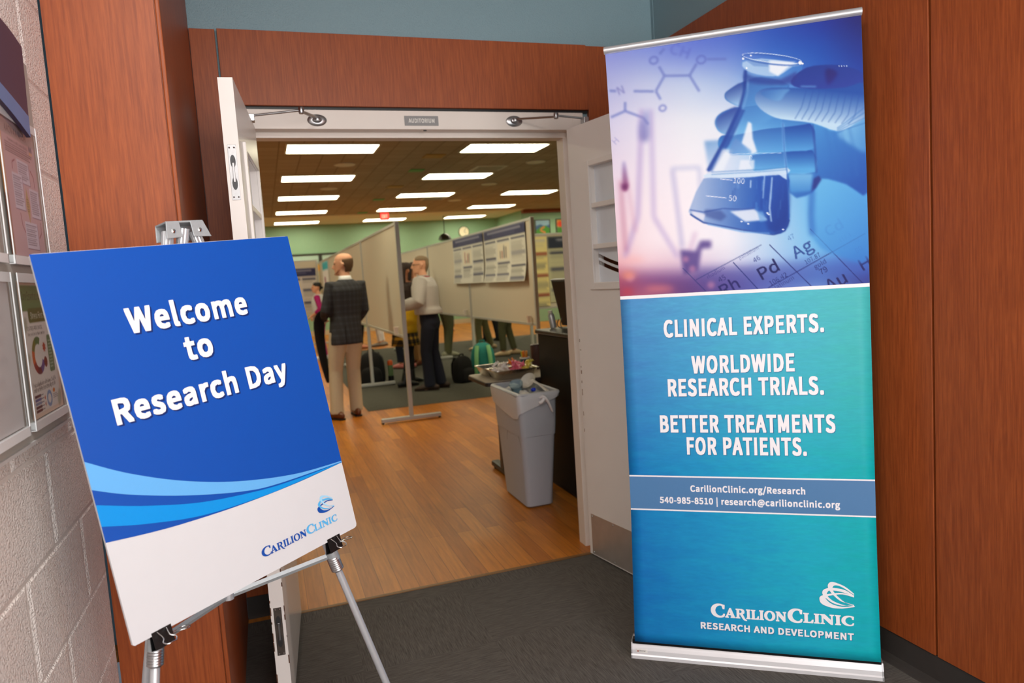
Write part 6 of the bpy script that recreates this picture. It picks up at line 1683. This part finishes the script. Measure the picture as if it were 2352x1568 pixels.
def person(name_label, H, at, yaw, feet=((-0.10, 0.0), (0.10, 0.0)), toes=(8, -8), hips=(0, 0), lean=(0, 0), head_yaw=0, arms=None, sex='m', skin=None, top=None, bottom=None,
           shoes=None, hair=None, hairstyle='short', skirt=None, detail=0.008, extras=None, group=None, step=0.0):
    """A standing figure. Local x to the figure's right, y forward. yaw in degrees turns it anticlockwise."""
    skin = skin or SKIN
    k = H / 1.75
    cy, sy = math.cos(math.radians(yaw)), math.sin(math.radians(yaw))
    base = Vector((at[0], at[1], at[2] if len(at) > 2 else 0.0))
    G = lambda p: base + Vector((p.x * cy - p.y * sy, p.x * sy + p.y * cy, p.z)) * 1.0
    K = lambda x, y, z: Vector((x * k, y * k, z * k))
    root = empty('person', base, name_label, 'person', group)
    wide = 1.0 if sex == 'm' else 0.88
    def sh(z):                                   # sway of the trunk with height
        f = min(max((z - 0.85) / 0.6, 0), 1)
        return hips[0] + lean[0] * f, hips[1] + lean[1] * f
    def ring(z, rx, ry, oy=0.0, n=20, ox=0.0):
        sx_, sy_ = sh(z)
        out = []
        for i in range(n):
            a = 2 * math.pi * i / n
            c_, s_ = math.cos(a), math.sin(a)
            c2 = math.copysign(abs(c_) ** 0.8, c_); s2 = math.copysign(abs(s_) ** 0.9, s_)
            out.append(K(sx_ + ox + rx * wide * c2, sy_ + oy + ry * s2, z))
        return out
    hipw = 0.088
    P = {}
    for s_, i in ((-1, 0), (1, 1)):
        fx, fy = feet[i]
        h_ = K(hips[0] + s_ * hipw, hips[1], 0.90); a_ = K(fx, fy - 0.01, 0.085)
        kn = (h_ + a_) / 2 + K(0, 0.035 + abs(fy) * .1, 0.015)
        P[i] = (h_, kn, a_, math.radians(toes[i]))
    # arms: elbow and wrist in the figure's own coordinates
    arms = arms or (((-0.255, -0.03, 1.14), (-0.25, 0.05, 0.90)), ((0.255, -0.03, 1.14), (0.25, 0.05, 0.90)))
    A = {}
    for s_, i in ((-1, 0), (1, 1)):
        s0 = sh(1.42)
        A[i] = (K(s0[0] + s_ * 0.165 * wide, s0[1] - 0.005, 1.415), K(s0[0] * .8 + arms[i][0][0] * wide, s0[1] * .8 + arms[i][0][1], arms[i][0][2]), K(s0[0] * .7 + arms[i][1][0] * wide, s0[1] * .7 + arms[i][1][1], arms[i][1][2]))
    s0 = sh(1.5)
    hc = K(s0[0], s0[1] + 0.02, 1.635)
    hy = math.radians(head_yaw); ch, shh = math.cos(hy), math.sin(hy)
    HD = lambda p: hc + Vector((p.x * ch - p.y * shh, p.x * shh + p.y * ch, p.z)) * k

    # ---- body: one continuous skin from feet to crown
    b = MB()
    b.rings([ring(z, rx, ry, oy) for z, rx, ry, oy in ((0.84, 0.150, 0.105, -.005), (0.92, 0.160, 0.112, -.008), (1.02, 0.140, 0.100, 0), (1.12, 0.138, 0.100, 0.002), (1.25, 0.152, 0.110, 0), (1.36, 0.160, 0.105, -.008), (1.43, 0.130, 0.080, -.012), (1.465, 0.075, 0.062, -.012), (1.50, 0.054, 0.056, -.004), (1.56, 0.052, 0.056, 0.006), (1.60, 0.05, 0.055, 0.012))])
    for i in (0, 1):
        h_, kn, a_, ty = P[i]
        b.tube([h_ + K(0, 0, .03), h_ - K(0, 0, .08), kn + (h_ - kn) * .35, kn, kn + (a_ - kn) * .30, kn + (a_ - kn) * .7, a_], [.075 * k, .083 * k, .066 * k, .052 * k, .054 * k, .040 * k, .034 * k], 14)
        f = Vector((math.sin(-ty), math.cos(ty), 0))
        b.tube([a_ - K(0, 0, .045) - f * .055 * k, a_ - K(0, 0, .05) + f * .05 * k, a_ - K(0, 0, .062) + f * .15 * k], [(.032 * k, .034 * k), (.038 * k, .034 * k), (.036 * k, .016 * k)], 12, side=(f.y, -f.x, 0), round_ends=True)
        sh_, el, wr_ = A[i]
        b.tube([sh_ - K((-1, 1)[i] * .05, 0, 0), sh_, sh_ + (el - sh_) * .5, el, el + (wr_ - el) * .35, wr_], [.05 * k, .054 * k, .046 * k, .038 * k, .038 * k, .026 * k], 12)
        hand(b, wr_, (wr_ - el), -1 if i else 1)
    # head: skull, jaw, nose, brow, chin, ears, lips
    hb = MB()
    hb.rings([[HD(Vector((rx * math.cos(t), oy + ry * math.sin(t), z))) for t in [2 * math.pi * q / 24 for q in range(24)]] for z, rx, ry, oy in (
        (-.112, .030, .034, .052), (-.100, .044, .052, .040), (-.075, .056, .072, .022), (-.045, .065, .086, .008), (-.01, .071, .094, .000), (.03, .075, .099, -.006), (.065, .073, .096, -.010), (.092, .062, .082, -.012), (.110, .040, .055, -.012), (.117, .015, .02, -.012))])
    hb.tube([HD(Vector((0, .092, .018))), HD(Vector((0, .108, -.012))), HD(Vector((0, .116, -.030))), HD(Vector((0, .096, -.042)))], [(.008 * k, .010 * k), (.010 * k, .012 * k), (.015 * k, .012 * k), (.010 * k, .008 * k)], 10, round_ends=True)
    hb.tube([HD(Vector((-.045, .078, .024))), HD(Vector((0, .093, .026))), HD(Vector((.045, .078, .024)))], .009 * k, 8, round_ends=True)
    hb.tube([HD(Vector((-.022, .083, -.066))), HD(Vector((0, .094, -.064))), HD(Vector((.022, .083, -.066)))], [(.006 * k), (.010 * k), (.006 * k)], 8, round_ends=True)
    hb.ball(HD(Vector((0, .078, -.098))), .020 * k, 12)
    for s_ in (-1, 1):
        hb.tube([HD(Vector((s_ * .070, -.010, .022))), HD(Vector((s_ * .082, -.020, .004))), HD(Vector((s_ * .074, -.010, -.030)))], [(.012 * k, .018 * k), (.010 * k, .022 * k), (.008 * k, .012 * k)], 8, side=(ch, shh, 0), round_ends=True)
    b.v, b.f = b.v, b.f
    b.add(hb.v, hb.f)
    b.xf(G).build('body', skin, root, smooth=True, remesh=detail, rsmooth=4)
    for s_ in (-1, 1):
        e = MB().ball(HD(Vector((s_ * .030, .082, .006))), .0105 * k, 10).xf(G).build('eye', mat('eye_dark', (40, 30, 26), 0.2), root, smooth=True)

    # ---- clothes
    def torso(spec, g=0.0):
        return [ring(z, rx + g, ry + g, oy) for z, rx, ry, oy in spec]
    def sleeves(bb, g, upto=1.0, cuff=.036):
        for i in (0, 1):
            sh_, el, wr_ = A[i]
            s1 = (-1, 1)[i]
            w = el + (wr_ - el) * upto if upto <= 1 else wr_
            if upto < .05:
                bb.tube([sh_ - K(s1 * .07, 0, .01), sh_, sh_ + (el - sh_) * .55], [(.062 + g) * k, (.064 + g) * k, (.058 + g) * k], 14)
            else:
                bb.tube([sh_ - K(s1 * .07, 0, .01), sh_ + K(s1 * .006, 0, .002), sh_ + (el - sh_) * .45, el, el + (w - el) * .4, w], [(.058 + g) * k, (.064 + g) * k, (.056 + g) * k, (.050 + g) * k, (.048 + g) * k, (cuff + g) * k], 14, round_ends=False)
    if bottom:
        c, nm, flare, length = bottom
        t = MB()
        t.rings(torso(((0.80, .148, .108, -.008), (0.88, .172, .126, -.012), (0.95, .168, .122, -.010), (1.03, .150, .110, -.002), (1.045, .149, .109, 0))))
        for i in (0, 1):
            h_, kn, a_, ty = P[i]
            bt_ = a_ + (kn - a_) * (1 - length) - K(0, 0, .03 if length > .95 else 0)
            t.tube([h_ + K(0, 0, .02), h_ - K(0, 0, .08), kn + (h_ - kn) * .4, kn, kn + (a_ - kn) * .35, kn + (a_ - kn) * .75 * length, bt_], [.085 * k, .098 * k, .086 * k, (.070 + flare * .3) * k, (.066 + flare * .5) * k, (.058 + flare) * k, (.058 + flare * 1.1) * k], 16)
        t.xf(G).build(nm, c, root, smooth=True, remesh=max(detail, .009), rsmooth=3)
    if skirt:
        c, nm, z0, z1, fl = skirt
        t = MB().rings([ring(z, .15 + (fl) * f, .112 + fl * .8 * f, -.005, 28) for f, z in [(q / 6, z1 + (z0 - z1) * q / 6) for q in range(7)]], False)
        o_ = t.xf(G).build(nm, c, root, smooth=True)
        m_ = o_.modifiers.new('t', 'SOLIDIFY'); m_.thickness = 0.006
    if top:
        c, nm, hem, g, upto = top
        t = MB()
        zs = [(hem, .182, .138, -.012), (hem + .06, .178, .136, -.012), (1.00 if hem < .98 else hem + .08, .168, .126, -.004), (1.10, .162, .122, 0), (1.25, .176, .132, 0), (1.36, .182, .128, -.010), (1.42, .165, .102, -.014), (1.455, .105, .080, -.014), (1.478, .074, .070, -.010)]
        t.rings(torso(zs, g - .01))
        sleeves(t, g - .01, upto)
        ob = t.xf(G).build(nm, c, root, smooth=True, remesh=max(detail, .009), rsmooth=5)
    if shoes:
        c, nm, tall, sole = shoes
        for i in (0, 1):
            h_, kn, a_, ty = P[i]
            f = Vector((math.sin(-ty), math.cos(ty), 0))
            t = MB()
            z0 = Vector((a_.x, a_.y, 0.0))
            sd = (f.y, -f.x, 0)
            t.tube([z0 + f * -.085 * k + Vector((0, 0, .045 * k)), z0 + f * -.03 * k + Vector((0, 0, .052 * k)), z0 + f * .06 * k + Vector((0, 0, .048 * k)), z0 + f * .14 * k + Vector((0, 0, .036 * k)), z0 + f * .185 * k + Vector((0, 0, .030 * k))],
                   [(.032 * k, .038 * k), (.040 * k, .050 * k), (.044 * k, .044 * k), (.045 * k, .032 * k), (.032 * k, .022 * k)], 14, side=sd, round_ends=True)
            if tall:
                t.tube([z0 + f * -.02 * k + Vector((0, 0, .04 * k)), a_ + (kn - a_) * tall], [(.046 * k, .050 * k), (.050 * k, .052 * k)], 14)
            t.xf(lambda p: Vector((p.x, p.y, max(p.z, 0.006))))
            so = t.xf(G).build(nm, c, root, smooth=True, remesh=.008, rsmooth=3)
            pts = [(-.11, -.028), (-.06, -.036), (.02, -.036), (.10, -.046), (.18, -.034), (.215, 0), (.18, .034), (.10, .046), (.02, .036), (-.06, .036), (-.11, .028)]
            MB().prism([(q[0] * k, q[1] * k) for q in catmull(pts, 3)], (z0, f, Vector(sd), Vector((0, 0, 1))), 0.0005, 0.016 * k).xf(G).build('sole', sole, so)
    if hair:
        t = MB()
        def cap(z0, lift, back):
            R = []
            for z, rx, ry, oy in ((-.05, .066, .080, .000), (-.02, .072, .092, -.004), (.02, .077, .100, -.008), (.06, .076, .099, -.012), (.09, .066, .087, -.014), (.113, .045, .060, -.014), (.125, .018, .024, -.014)):
                if z < z0: continue
                R.append([HD(Vector(((rx + lift) * math.cos(t_), oy + (ry + lift) * math.sin(t_) * (1 if math.sin(t_) < 0 else .9), z + (0.0 if math.sin(t_) < .25 else (.03 if z < .06 else 0))))) for t_ in [2 * math.pi * q / 24 for q in range(24)]])
            return R
        if hairstyle == 'balding':
            # a band from temple to temple round the back
            R = []
            for z, rx, ry in ((-.072, .060, .072), (-.045, .066, .082), (-.02, .0725, .093), (.02, .0775, .100), (.05, .0765, .099), (.066, .073, .095)):
                row = []
                for q in range(25):
                    a = math.pi * ((1.11 if z < 0 else 1.03) + (0.78 if z < 0 else 0.94) * q / 24)
                    row.append(HD(Vector(((rx + .004) * math.cos(a), -.008 + (ry + .004) * math.sin(a), z - .012 * abs(q - 12) / 12))))
                R.append(row)
            t.rings(R, False, False)
            o_ = t.xf(G).build('hair', hair, root, smooth=True)
            m_ = o_.modifiers.new('t', 'SOLIDIFY'); m_.thickness = 0.006
        else:
            t.rings(cap(.02 if hairstyle != 'short' else .035, .006, 0))
            t.tube([HD(Vector((0, -.085, .04))), HD(Vector((0, -.090, 0))), HD(Vector((0, -.078, -.055)))], [(.066 * k, .03 * k), (.062 * k, .026 * k), (.045 * k, .016 * k)], 12, side=(ch, shh, 0), round_ends=True)
            if hairstyle == 'bun':
                t.ball(HD(Vector((0, -.118, -.01))), .036 * k, 12)
            if hairstyle == 'long':
                t.tube([HD(Vector((0, -.07, .05))), HD(Vector((0, -.088, -.05))), HD(Vector((0, -.085, -.15))), HD(Vector((0, -.075, -.22)))], [(.080 * k, .04 * k), (.084 * k, .036 * k), (.080 * k, .03 * k), (.05 * k, .018 * k)], 14, side=(ch, shh, 0), round_ends=True)
                for s_ in (-1, 1): t.tube([HD(Vector((s_ * .062, .03, .07))), HD(Vector((s_ * .076, .010, 0))), HD(Vector((s_ * .07, -.01, -.12)))], [(.018 * k, .03 * k), (.016 * k, .036 * k), (.014 * k, .03 * k)], 10, side=(ch, shh, 0), round_ends=True)
            t.xf(G).build('hair', hair, root, smooth=True, remesh=.008, rsmooth=3)
    if extras: extras(root, G, K, HD, ring, torso, A, P, k)
    return root


# woven cloths
def plaid(name, c0, c1, c2, s1, rough=0.85):
    m, nt, b = node_mat(name, rough)
    tc = nt.nodes.new('ShaderNodeTexCoord')
    sp = nt.nodes.new('ShaderNodeSeparateXYZ'); nt.links.new(tc.outputs['Object'], sp.inputs[0])
    hz = nt.nodes.new('ShaderNodeMath'); hz.operation = 'ADD'; nt.links.new(sp.outputs['X'], hz.inputs[0]); nt.links.new(sp.outputs['Y'], hz.inputs[1])
    outs = []
    for src in (hz.outputs[0], sp.outputs['Z']):
        f = nt.nodes.new('ShaderNodeMath'); f.operation = 'MULTIPLY'; f.inputs[1].default_value = s1
        g = nt.nodes.new('ShaderNodeMath'); g.operation = 'FRACT'; h = nt.nodes.new('ShaderNodeMath'); h.operation = 'LESS_THAN'; h.inputs[1].default_value = 0.38
        nt.links.new(src, f.inputs[0]); nt.links.new(f.outputs[0], g.inputs[0]); nt.links.new(g.outputs[0], h.inputs[0]); outs.append(h.outputs[0])
    a = nt.nodes.new('ShaderNodeMath'); a.operation = 'ADD'; nt.links.new(outs[0], a.inputs[0]); nt.links.new(outs[1], a.inputs[1])
    d = nt.nodes.new('ShaderNodeMath'); d.operation = 'MULTIPLY'; d.inputs[1].default_value = 0.5; nt.links.new(a.outputs[0], d.inputs[0])
    r = ramp(nt, [(0.0, lin(c0)), (0.5, lin(c1)), (1.0, lin(c2))]); r.color_ramp.interpolation = 'CONSTANT'
    r.color_ramp.elements[1].position = 0.4; r.color_ramp.elements[2].position = 0.9
    nt.links.new(d.outputs[0], r.inputs[0]); nt.links.new(r.outputs[0], b.inputs['Base Color'])
    return m


SUIT = plaid('charcoal_windowpane_wool', (44, 44, 48), (50, 50, 56), (57, 58, 66), 16)
KHAKI = mat('khaki_cotton', (204, 188, 162), 0.85, var=0.05)
BROWNSHOE = mat('brown_leather', (104, 52, 26), 0.35)
DARKSOLE = mat('dark_sole', (36, 28, 24), 0.6)
BLACKCLOTH = mat('black_cloth', (18, 18, 20), 0.85)
NAVYCLOTH = mat('navy_cloth', (22, 26, 44), 0.85, var=0.1)
WHITECLOTH = mat('white_shirt', (232, 232, 236), 0.8)


def suit_extras(root, G, K, HD, ring, torso, A, P, k):
    MB().rings([ring(z, rx, ry, oy) for z, rx, ry, oy in ((1.452, .084, .078, -.012), (1.49, .066, .068, -.004), (1.515, .062, .066, .0))], False).xf(G).build('shirt_collar', WHITECLOTH, root, smooth=True).modifiers.new('t', 'SOLIDIFY').thickness = .005
    # vent down the back of the jacket
    MB().add([K(-.003, -.163, .99), K(.003, -.163, .99), K(.004, -.166, .80), K(-.004, -.166, .80)], [(0, 1, 2, 3)]).xf(G).build('back_vent', BLACKCLOTH, root)
    for i in (0, 1):
        sh_, el, wr_ = A[i]
        d = (wr_ - el).normalized()
        MB().tube([wr_ - d * .012, wr_ + d * .012], .034 * k, 14).xf(G).build('shirt_cuff', WHITECLOTH, root, smooth=True)
    # stubble line of short beard
    MB().tube([HD(Vector((-.058, .03, -.052))), HD(Vector((-.046, .062, -.082))), HD(Vector((0, .094, -.100))), HD(Vector((.046, .062, -.082))), HD(Vector((.058, .03, -.052)))], [.0095 * k] * 5, 8, round_ends=True).xf(G).build('beard', mat('light_stubble', (196, 140, 108), 0.8), root, smooth=True)


suit = person('bald man in a dark checked suit jacket and khaki trousers, seen from behind', 1.745, (0.735, 7.80), 14,
              feet=((-0.125, -0.03), (0.115, 0.03)), toes=(14, -10), head_yaw=52, hips=(0.05, 0.0), lean=(0.05, 0.0),
              arms=(((-0.232, -0.02, 1.15), (-0.18, 0.17, 1.06)), ((0.212, -0.01, 1.14), (0.165, 0.16, 0.99))),
              top=(SUIT, 'suit_jacket', 0.79, 0.010, 1.0), bottom=(KHAKI, 'khaki_trousers', .012, 1.0), shoes=(BROWNSHOE, 'brown_shoe', 0, DARKSOLE),
              hair=mat('short_brown_hair', (96, 72, 52), 0.8), hairstyle='balding', extras=suit_extras, detail=.007)
# dark coat carried over his left forearm
cb = MB()
fa = Vector((0.520, 7.93, 1.10))
for_ = [((0.545, 7.86, 1.115), (.055, .020)), ((0.530, 7.90, 1.06), (.075, .030)), ((0.524, 7.92, 0.90), (.065, .030)), ((0.535, 7.93, 0.72), (.055, .028)), ((0.552, 7.93, 0.56), (.045, .024)), ((0.572, 7.93, 0.40), (.028, .016))]
cb.tube([p for p, r in for_], [r for p, r in for_], 14, side=(0.8, 0.6, 0), round_ends=True)
tag(cb.build('coat', BLACKCLOTH, smooth=True, sub=1), 'black coat draped over the forearm of the man in the suit', 'coat')


def grey_extras(root, G, K, HD, ring, torso, A, P, k):
    MB().rings([ring(z, rx, ry, oy) for z, rx, ry, oy in ((1.455, .088, .080, -.012), (1.492, .068, .070, -.004), (1.505, .066, .068, -.002))], False).xf(G).build('shirt_collar', mat('grey_shirt_collar', (176, 172, 172), .8), root, smooth=True).modifiers.new('t', 'SOLIDIFY').thickness = .005
    MB().rings([ring(z, rx, ry, oy) for z, rx, ry, oy in ((1.478, .090, .084, -.010), (1.494, .084, .080, -.008))], False).xf(G).build('lanyard', mat('red_lanyard', (150, 30, 40), .6), root).modifiers.new('t', 'SOLIDIFY').thickness = .004
    MB().rings([ring(z, rx, ry, oy) for z, rx, ry, oy in ((1.005, .166, .124, -.006), (1.040, .163, .121, -.004))], False).xf(G).build('belt', BLACKCLOTH, root).modifiers.new('t', 'SOLIDIFY').thickness = .006
    for s_ in (-1, 1): MB().tube([HD(Vector((s_ * .036, .100, .008))), HD(Vector((s_ * .072, .05, .010))), HD(Vector((s_ * .080, -.02, .012)))], .0022, 6).xf(G).build('spectacle_arm', BLACK, root)


person('grey-haired man in a pale grey shirt and navy trousers facing left', 1.715, (1.985, 9.03), 62, feet=((-0.09, 0.05), (0.11, -0.05)), toes=(6, -6), head_yaw=14, lean=(0.0, 0.05), hips=(0, 0.01),
       arms=(((-0.27, 0.02, 1.17), (-0.20, 0.26, 1.12)), ((0.27, 0.0, 1.15), (0.18, 0.24, 1.08))),
       top=(mat('pale_grey_shirt', (186, 180, 178), .85, var=.05, scale=20), 'grey_shirt', 1.0, 0.046, .92), bottom=(NAVYCLOTH, 'navy_trousers', .016, 1.0), shoes=(mat('dark_brown_shoe', (58, 40, 30), .45), 'dark_shoe', 0, DARKSOLE),
       hair=mat('grey_brown_hair', (136, 116, 92), .8), hairstyle='short', extras=grey_extras)


def plaid_extras(root, G, K, HD, ring, torso, A, P, k):
    R = []
    for z, rx, ry, oy in ((1.12, .186, .142, 0), (1.04, .186, .142, 0), (.95, .19, .146, 0), (.86, .20, .152, -.01), (.76, .21, .158, -.02)):
        row = []
        full = ring(z, rx, ry, oy, 28)
        R.append([full[(7 + 3 + i) % 28] for i in range(23)])
    MB().rings(R, False, False).xf(G).build('yellow_cardigan', mat('yellow_knit', (226, 180, 30), .85, var=.12, scale=60), root, smooth=True).modifiers.new('t', 'SOLIDIFY').thickness = .01


person('dark-haired woman in a plaid skirt, yellow cardigan and black tights beside the grey-haired man', 1.66, (1.78, 9.66), -62, feet=((-0.10, 0.14), (0.08, -0.14)), toes=(4, -14), head_yaw=-10, lean=(0.0, 0.10), hips=(0, -0.02), sex='f', skin=SKIN2,
       arms=(((-0.24, 0.06, 1.16), (-0.16, 0.26, 1.16)), ((0.25, 0.0, 1.14), (0.20, 0.16, 1.0))),
       top=(mat('dark_brown_knit', (44, 30, 26), .9), 'dark_brown_jacket', 1.0, 0.016, 1.0), bottom=(BLACKCLOTH, 'black_tights', -.012, 1.0), skirt=(plaid('mustard_plaid', (34, 26, 16), (96, 72, 22), (190, 146, 40), 11), 'plaid_skirt', .58, 1.04, .085),
       shoes=(mat('black_boot', (20, 19, 19), .4), 'black_boot', .30, DARKSOLE), hair=mat('dark_brown_hair', (44, 28, 22), .7), hairstyle='long', extras=plaid_extras)


def vest_extras(root, G, K, HD, ring, torso, A, P, k):
    MB().rings(torso(((0.90, .206, .160, -.008), (1.0, .202, .156, -.004), (1.12, .200, .154, 0), (1.25, .210, .160, 0), (1.36, .204, .154, -.01), (1.42, .170, .126, -.014), (1.48, .088, .084, -.01)))).xf(G).build('grey_vest', mat('pale_grey_vest', (206, 210, 214), .75), root, smooth=True)
    sh_, el, wr_ = A[1]
    MB().tube([sh_ + (el - sh_) * .72, sh_ + (el - sh_) * .92], .064 * k, 14).xf(G).build('arm_band', BLACKCLOTH, root, smooth=True)


person('dark-haired woman in a pale grey vest and magenta trousers facing left', 1.51, (1.00, 14.5), 72, feet=((-0.09, 0.02), (0.09, -0.02)), head_yaw=6, sex='f',
       arms=(((-0.27, -0.09, 1.15), (-0.20, 0.14, 1.00)), ((0.27, -0.09, 1.15), (0.20, 0.12, 1.0))), top=(mat('magenta_jersey', (176, 30, 116), .8), 'magenta_top', .98, .016, .55), bottom=(mat('magenta_trousers', (186, 34, 126), .8), 'magenta_trousers', .0, 1.0),
       shoes=(mat('white_trainer', (226, 226, 230), .6), 'white_trainer', 0, mat('pale_sole', (200, 200, 200), .6)), hair=mat('black_hair', (26, 22, 22), .6), hairstyle='bun', extras=vest_extras, detail=.010)

PEACH = mat('peach_flats', (226, 150, 120), .5)
OLIVE = mat('olive_cotton', (112, 108, 72), .85, var=.12, scale=25)
OL2 = mat('olive_drab_cotton', (92, 92, 64), .85, var=.15, scale=25)
BEIGE = mat('beige_flats', (216, 188, 150), .55)
far_people = [
    ('person in white trousers and pale shoes glimpsed under the second left board', 1.68, (2.42, 16.33), 80, WHITECLOTH, mat('cream_top', (226, 214, 190), .8), mat('grey_flats', (150, 146, 140), .5), 'f', 'long', (60, 40, 30)),
    ('person with salmon shoes and dark skirt glimpsed between the suit and a board post', 1.66, (1.93, 16.15), -70, BLACKCLOTH, mat('salmon_top', (220, 130, 110), .8), PEACH, 'f', 'long', (40, 28, 24)),
    ('person in dark navy trousers and pink shoes seen between the black tights', 1.70, (2.10, 11.62), 30, NAVYCLOTH, BLACKCLOTH, mat('pink_flats', (206, 120, 116), .5), 'f', 'short', (20, 18, 18)),
    ('person in tan trousers and brown shoes hidden behind the grey-haired man', 1.72, (2.40, 11.95), 120, mat('tan_cotton', (190, 150, 100), .85), mat('brown_top', (90, 64, 50), .8), BROWNSHOE, 'm', 'short', (60, 44, 34)),
    ('person in mottled olive trousers and grey trainers, right of the grey-haired man', 1.75, (3.10, 12.75), -80, OL2, OL2, mat('grey_trainer', (150, 150, 128), .6), 'm', 'short', (60, 50, 40)),
    ('person in black trousers and peach shoes by the far wall', 1.64, (4.73, 19.20), 170, BLACKCLOTH, mat('teal_top', (40, 110, 110), .8), PEACH, 'f', 'long', (30, 22, 20)),
    ('person in khaki olive trousers standing behind the teal backpack', 1.74, (3.97, 13.36), 60, OLIVE, mat('green_top', (80, 100, 70), .8), BEIGE, 'm', 'short', (70, 52, 40)),
    ('person in olive trousers and beige flat shoes under the poster pair', 1.68, (3.98, 11.95), 65, OL2, mat('grey_top', (130, 130, 126), .8), BEIGE, 'f', 'long', (50, 34, 26)),
    ('person in black clothes far behind the khaki trousers', 1.76, (4.60, 14.9), 20, BLACKCLOTH, BLACKCLOTH, mat('black_shoe', (20, 20, 20), .4), 'm', 'short', (26, 22, 20)),
]
for lab, H, at, yaw, bt_, tp, shoe, sex, hs, hc_ in far_people:
    person(lab, H, at, yaw, feet=((-0.10, 0.08), (0.11, -0.10)) if 'beige' in lab or 'khaki' in lab else ((-0.09, 0.03), (0.09, -0.03)), sex=sex, top=(tp, 'top', .98, .016, .95), bottom=(bt_, 'trousers', .004, .94 if sex == 'f' else 1.0),
           shoes=(shoe, 'shoe', 0, DARKSOLE), hair=mat('hair_%d_%d_%d' % hc_, hc_, .7), hairstyle=hs, detail=.013)
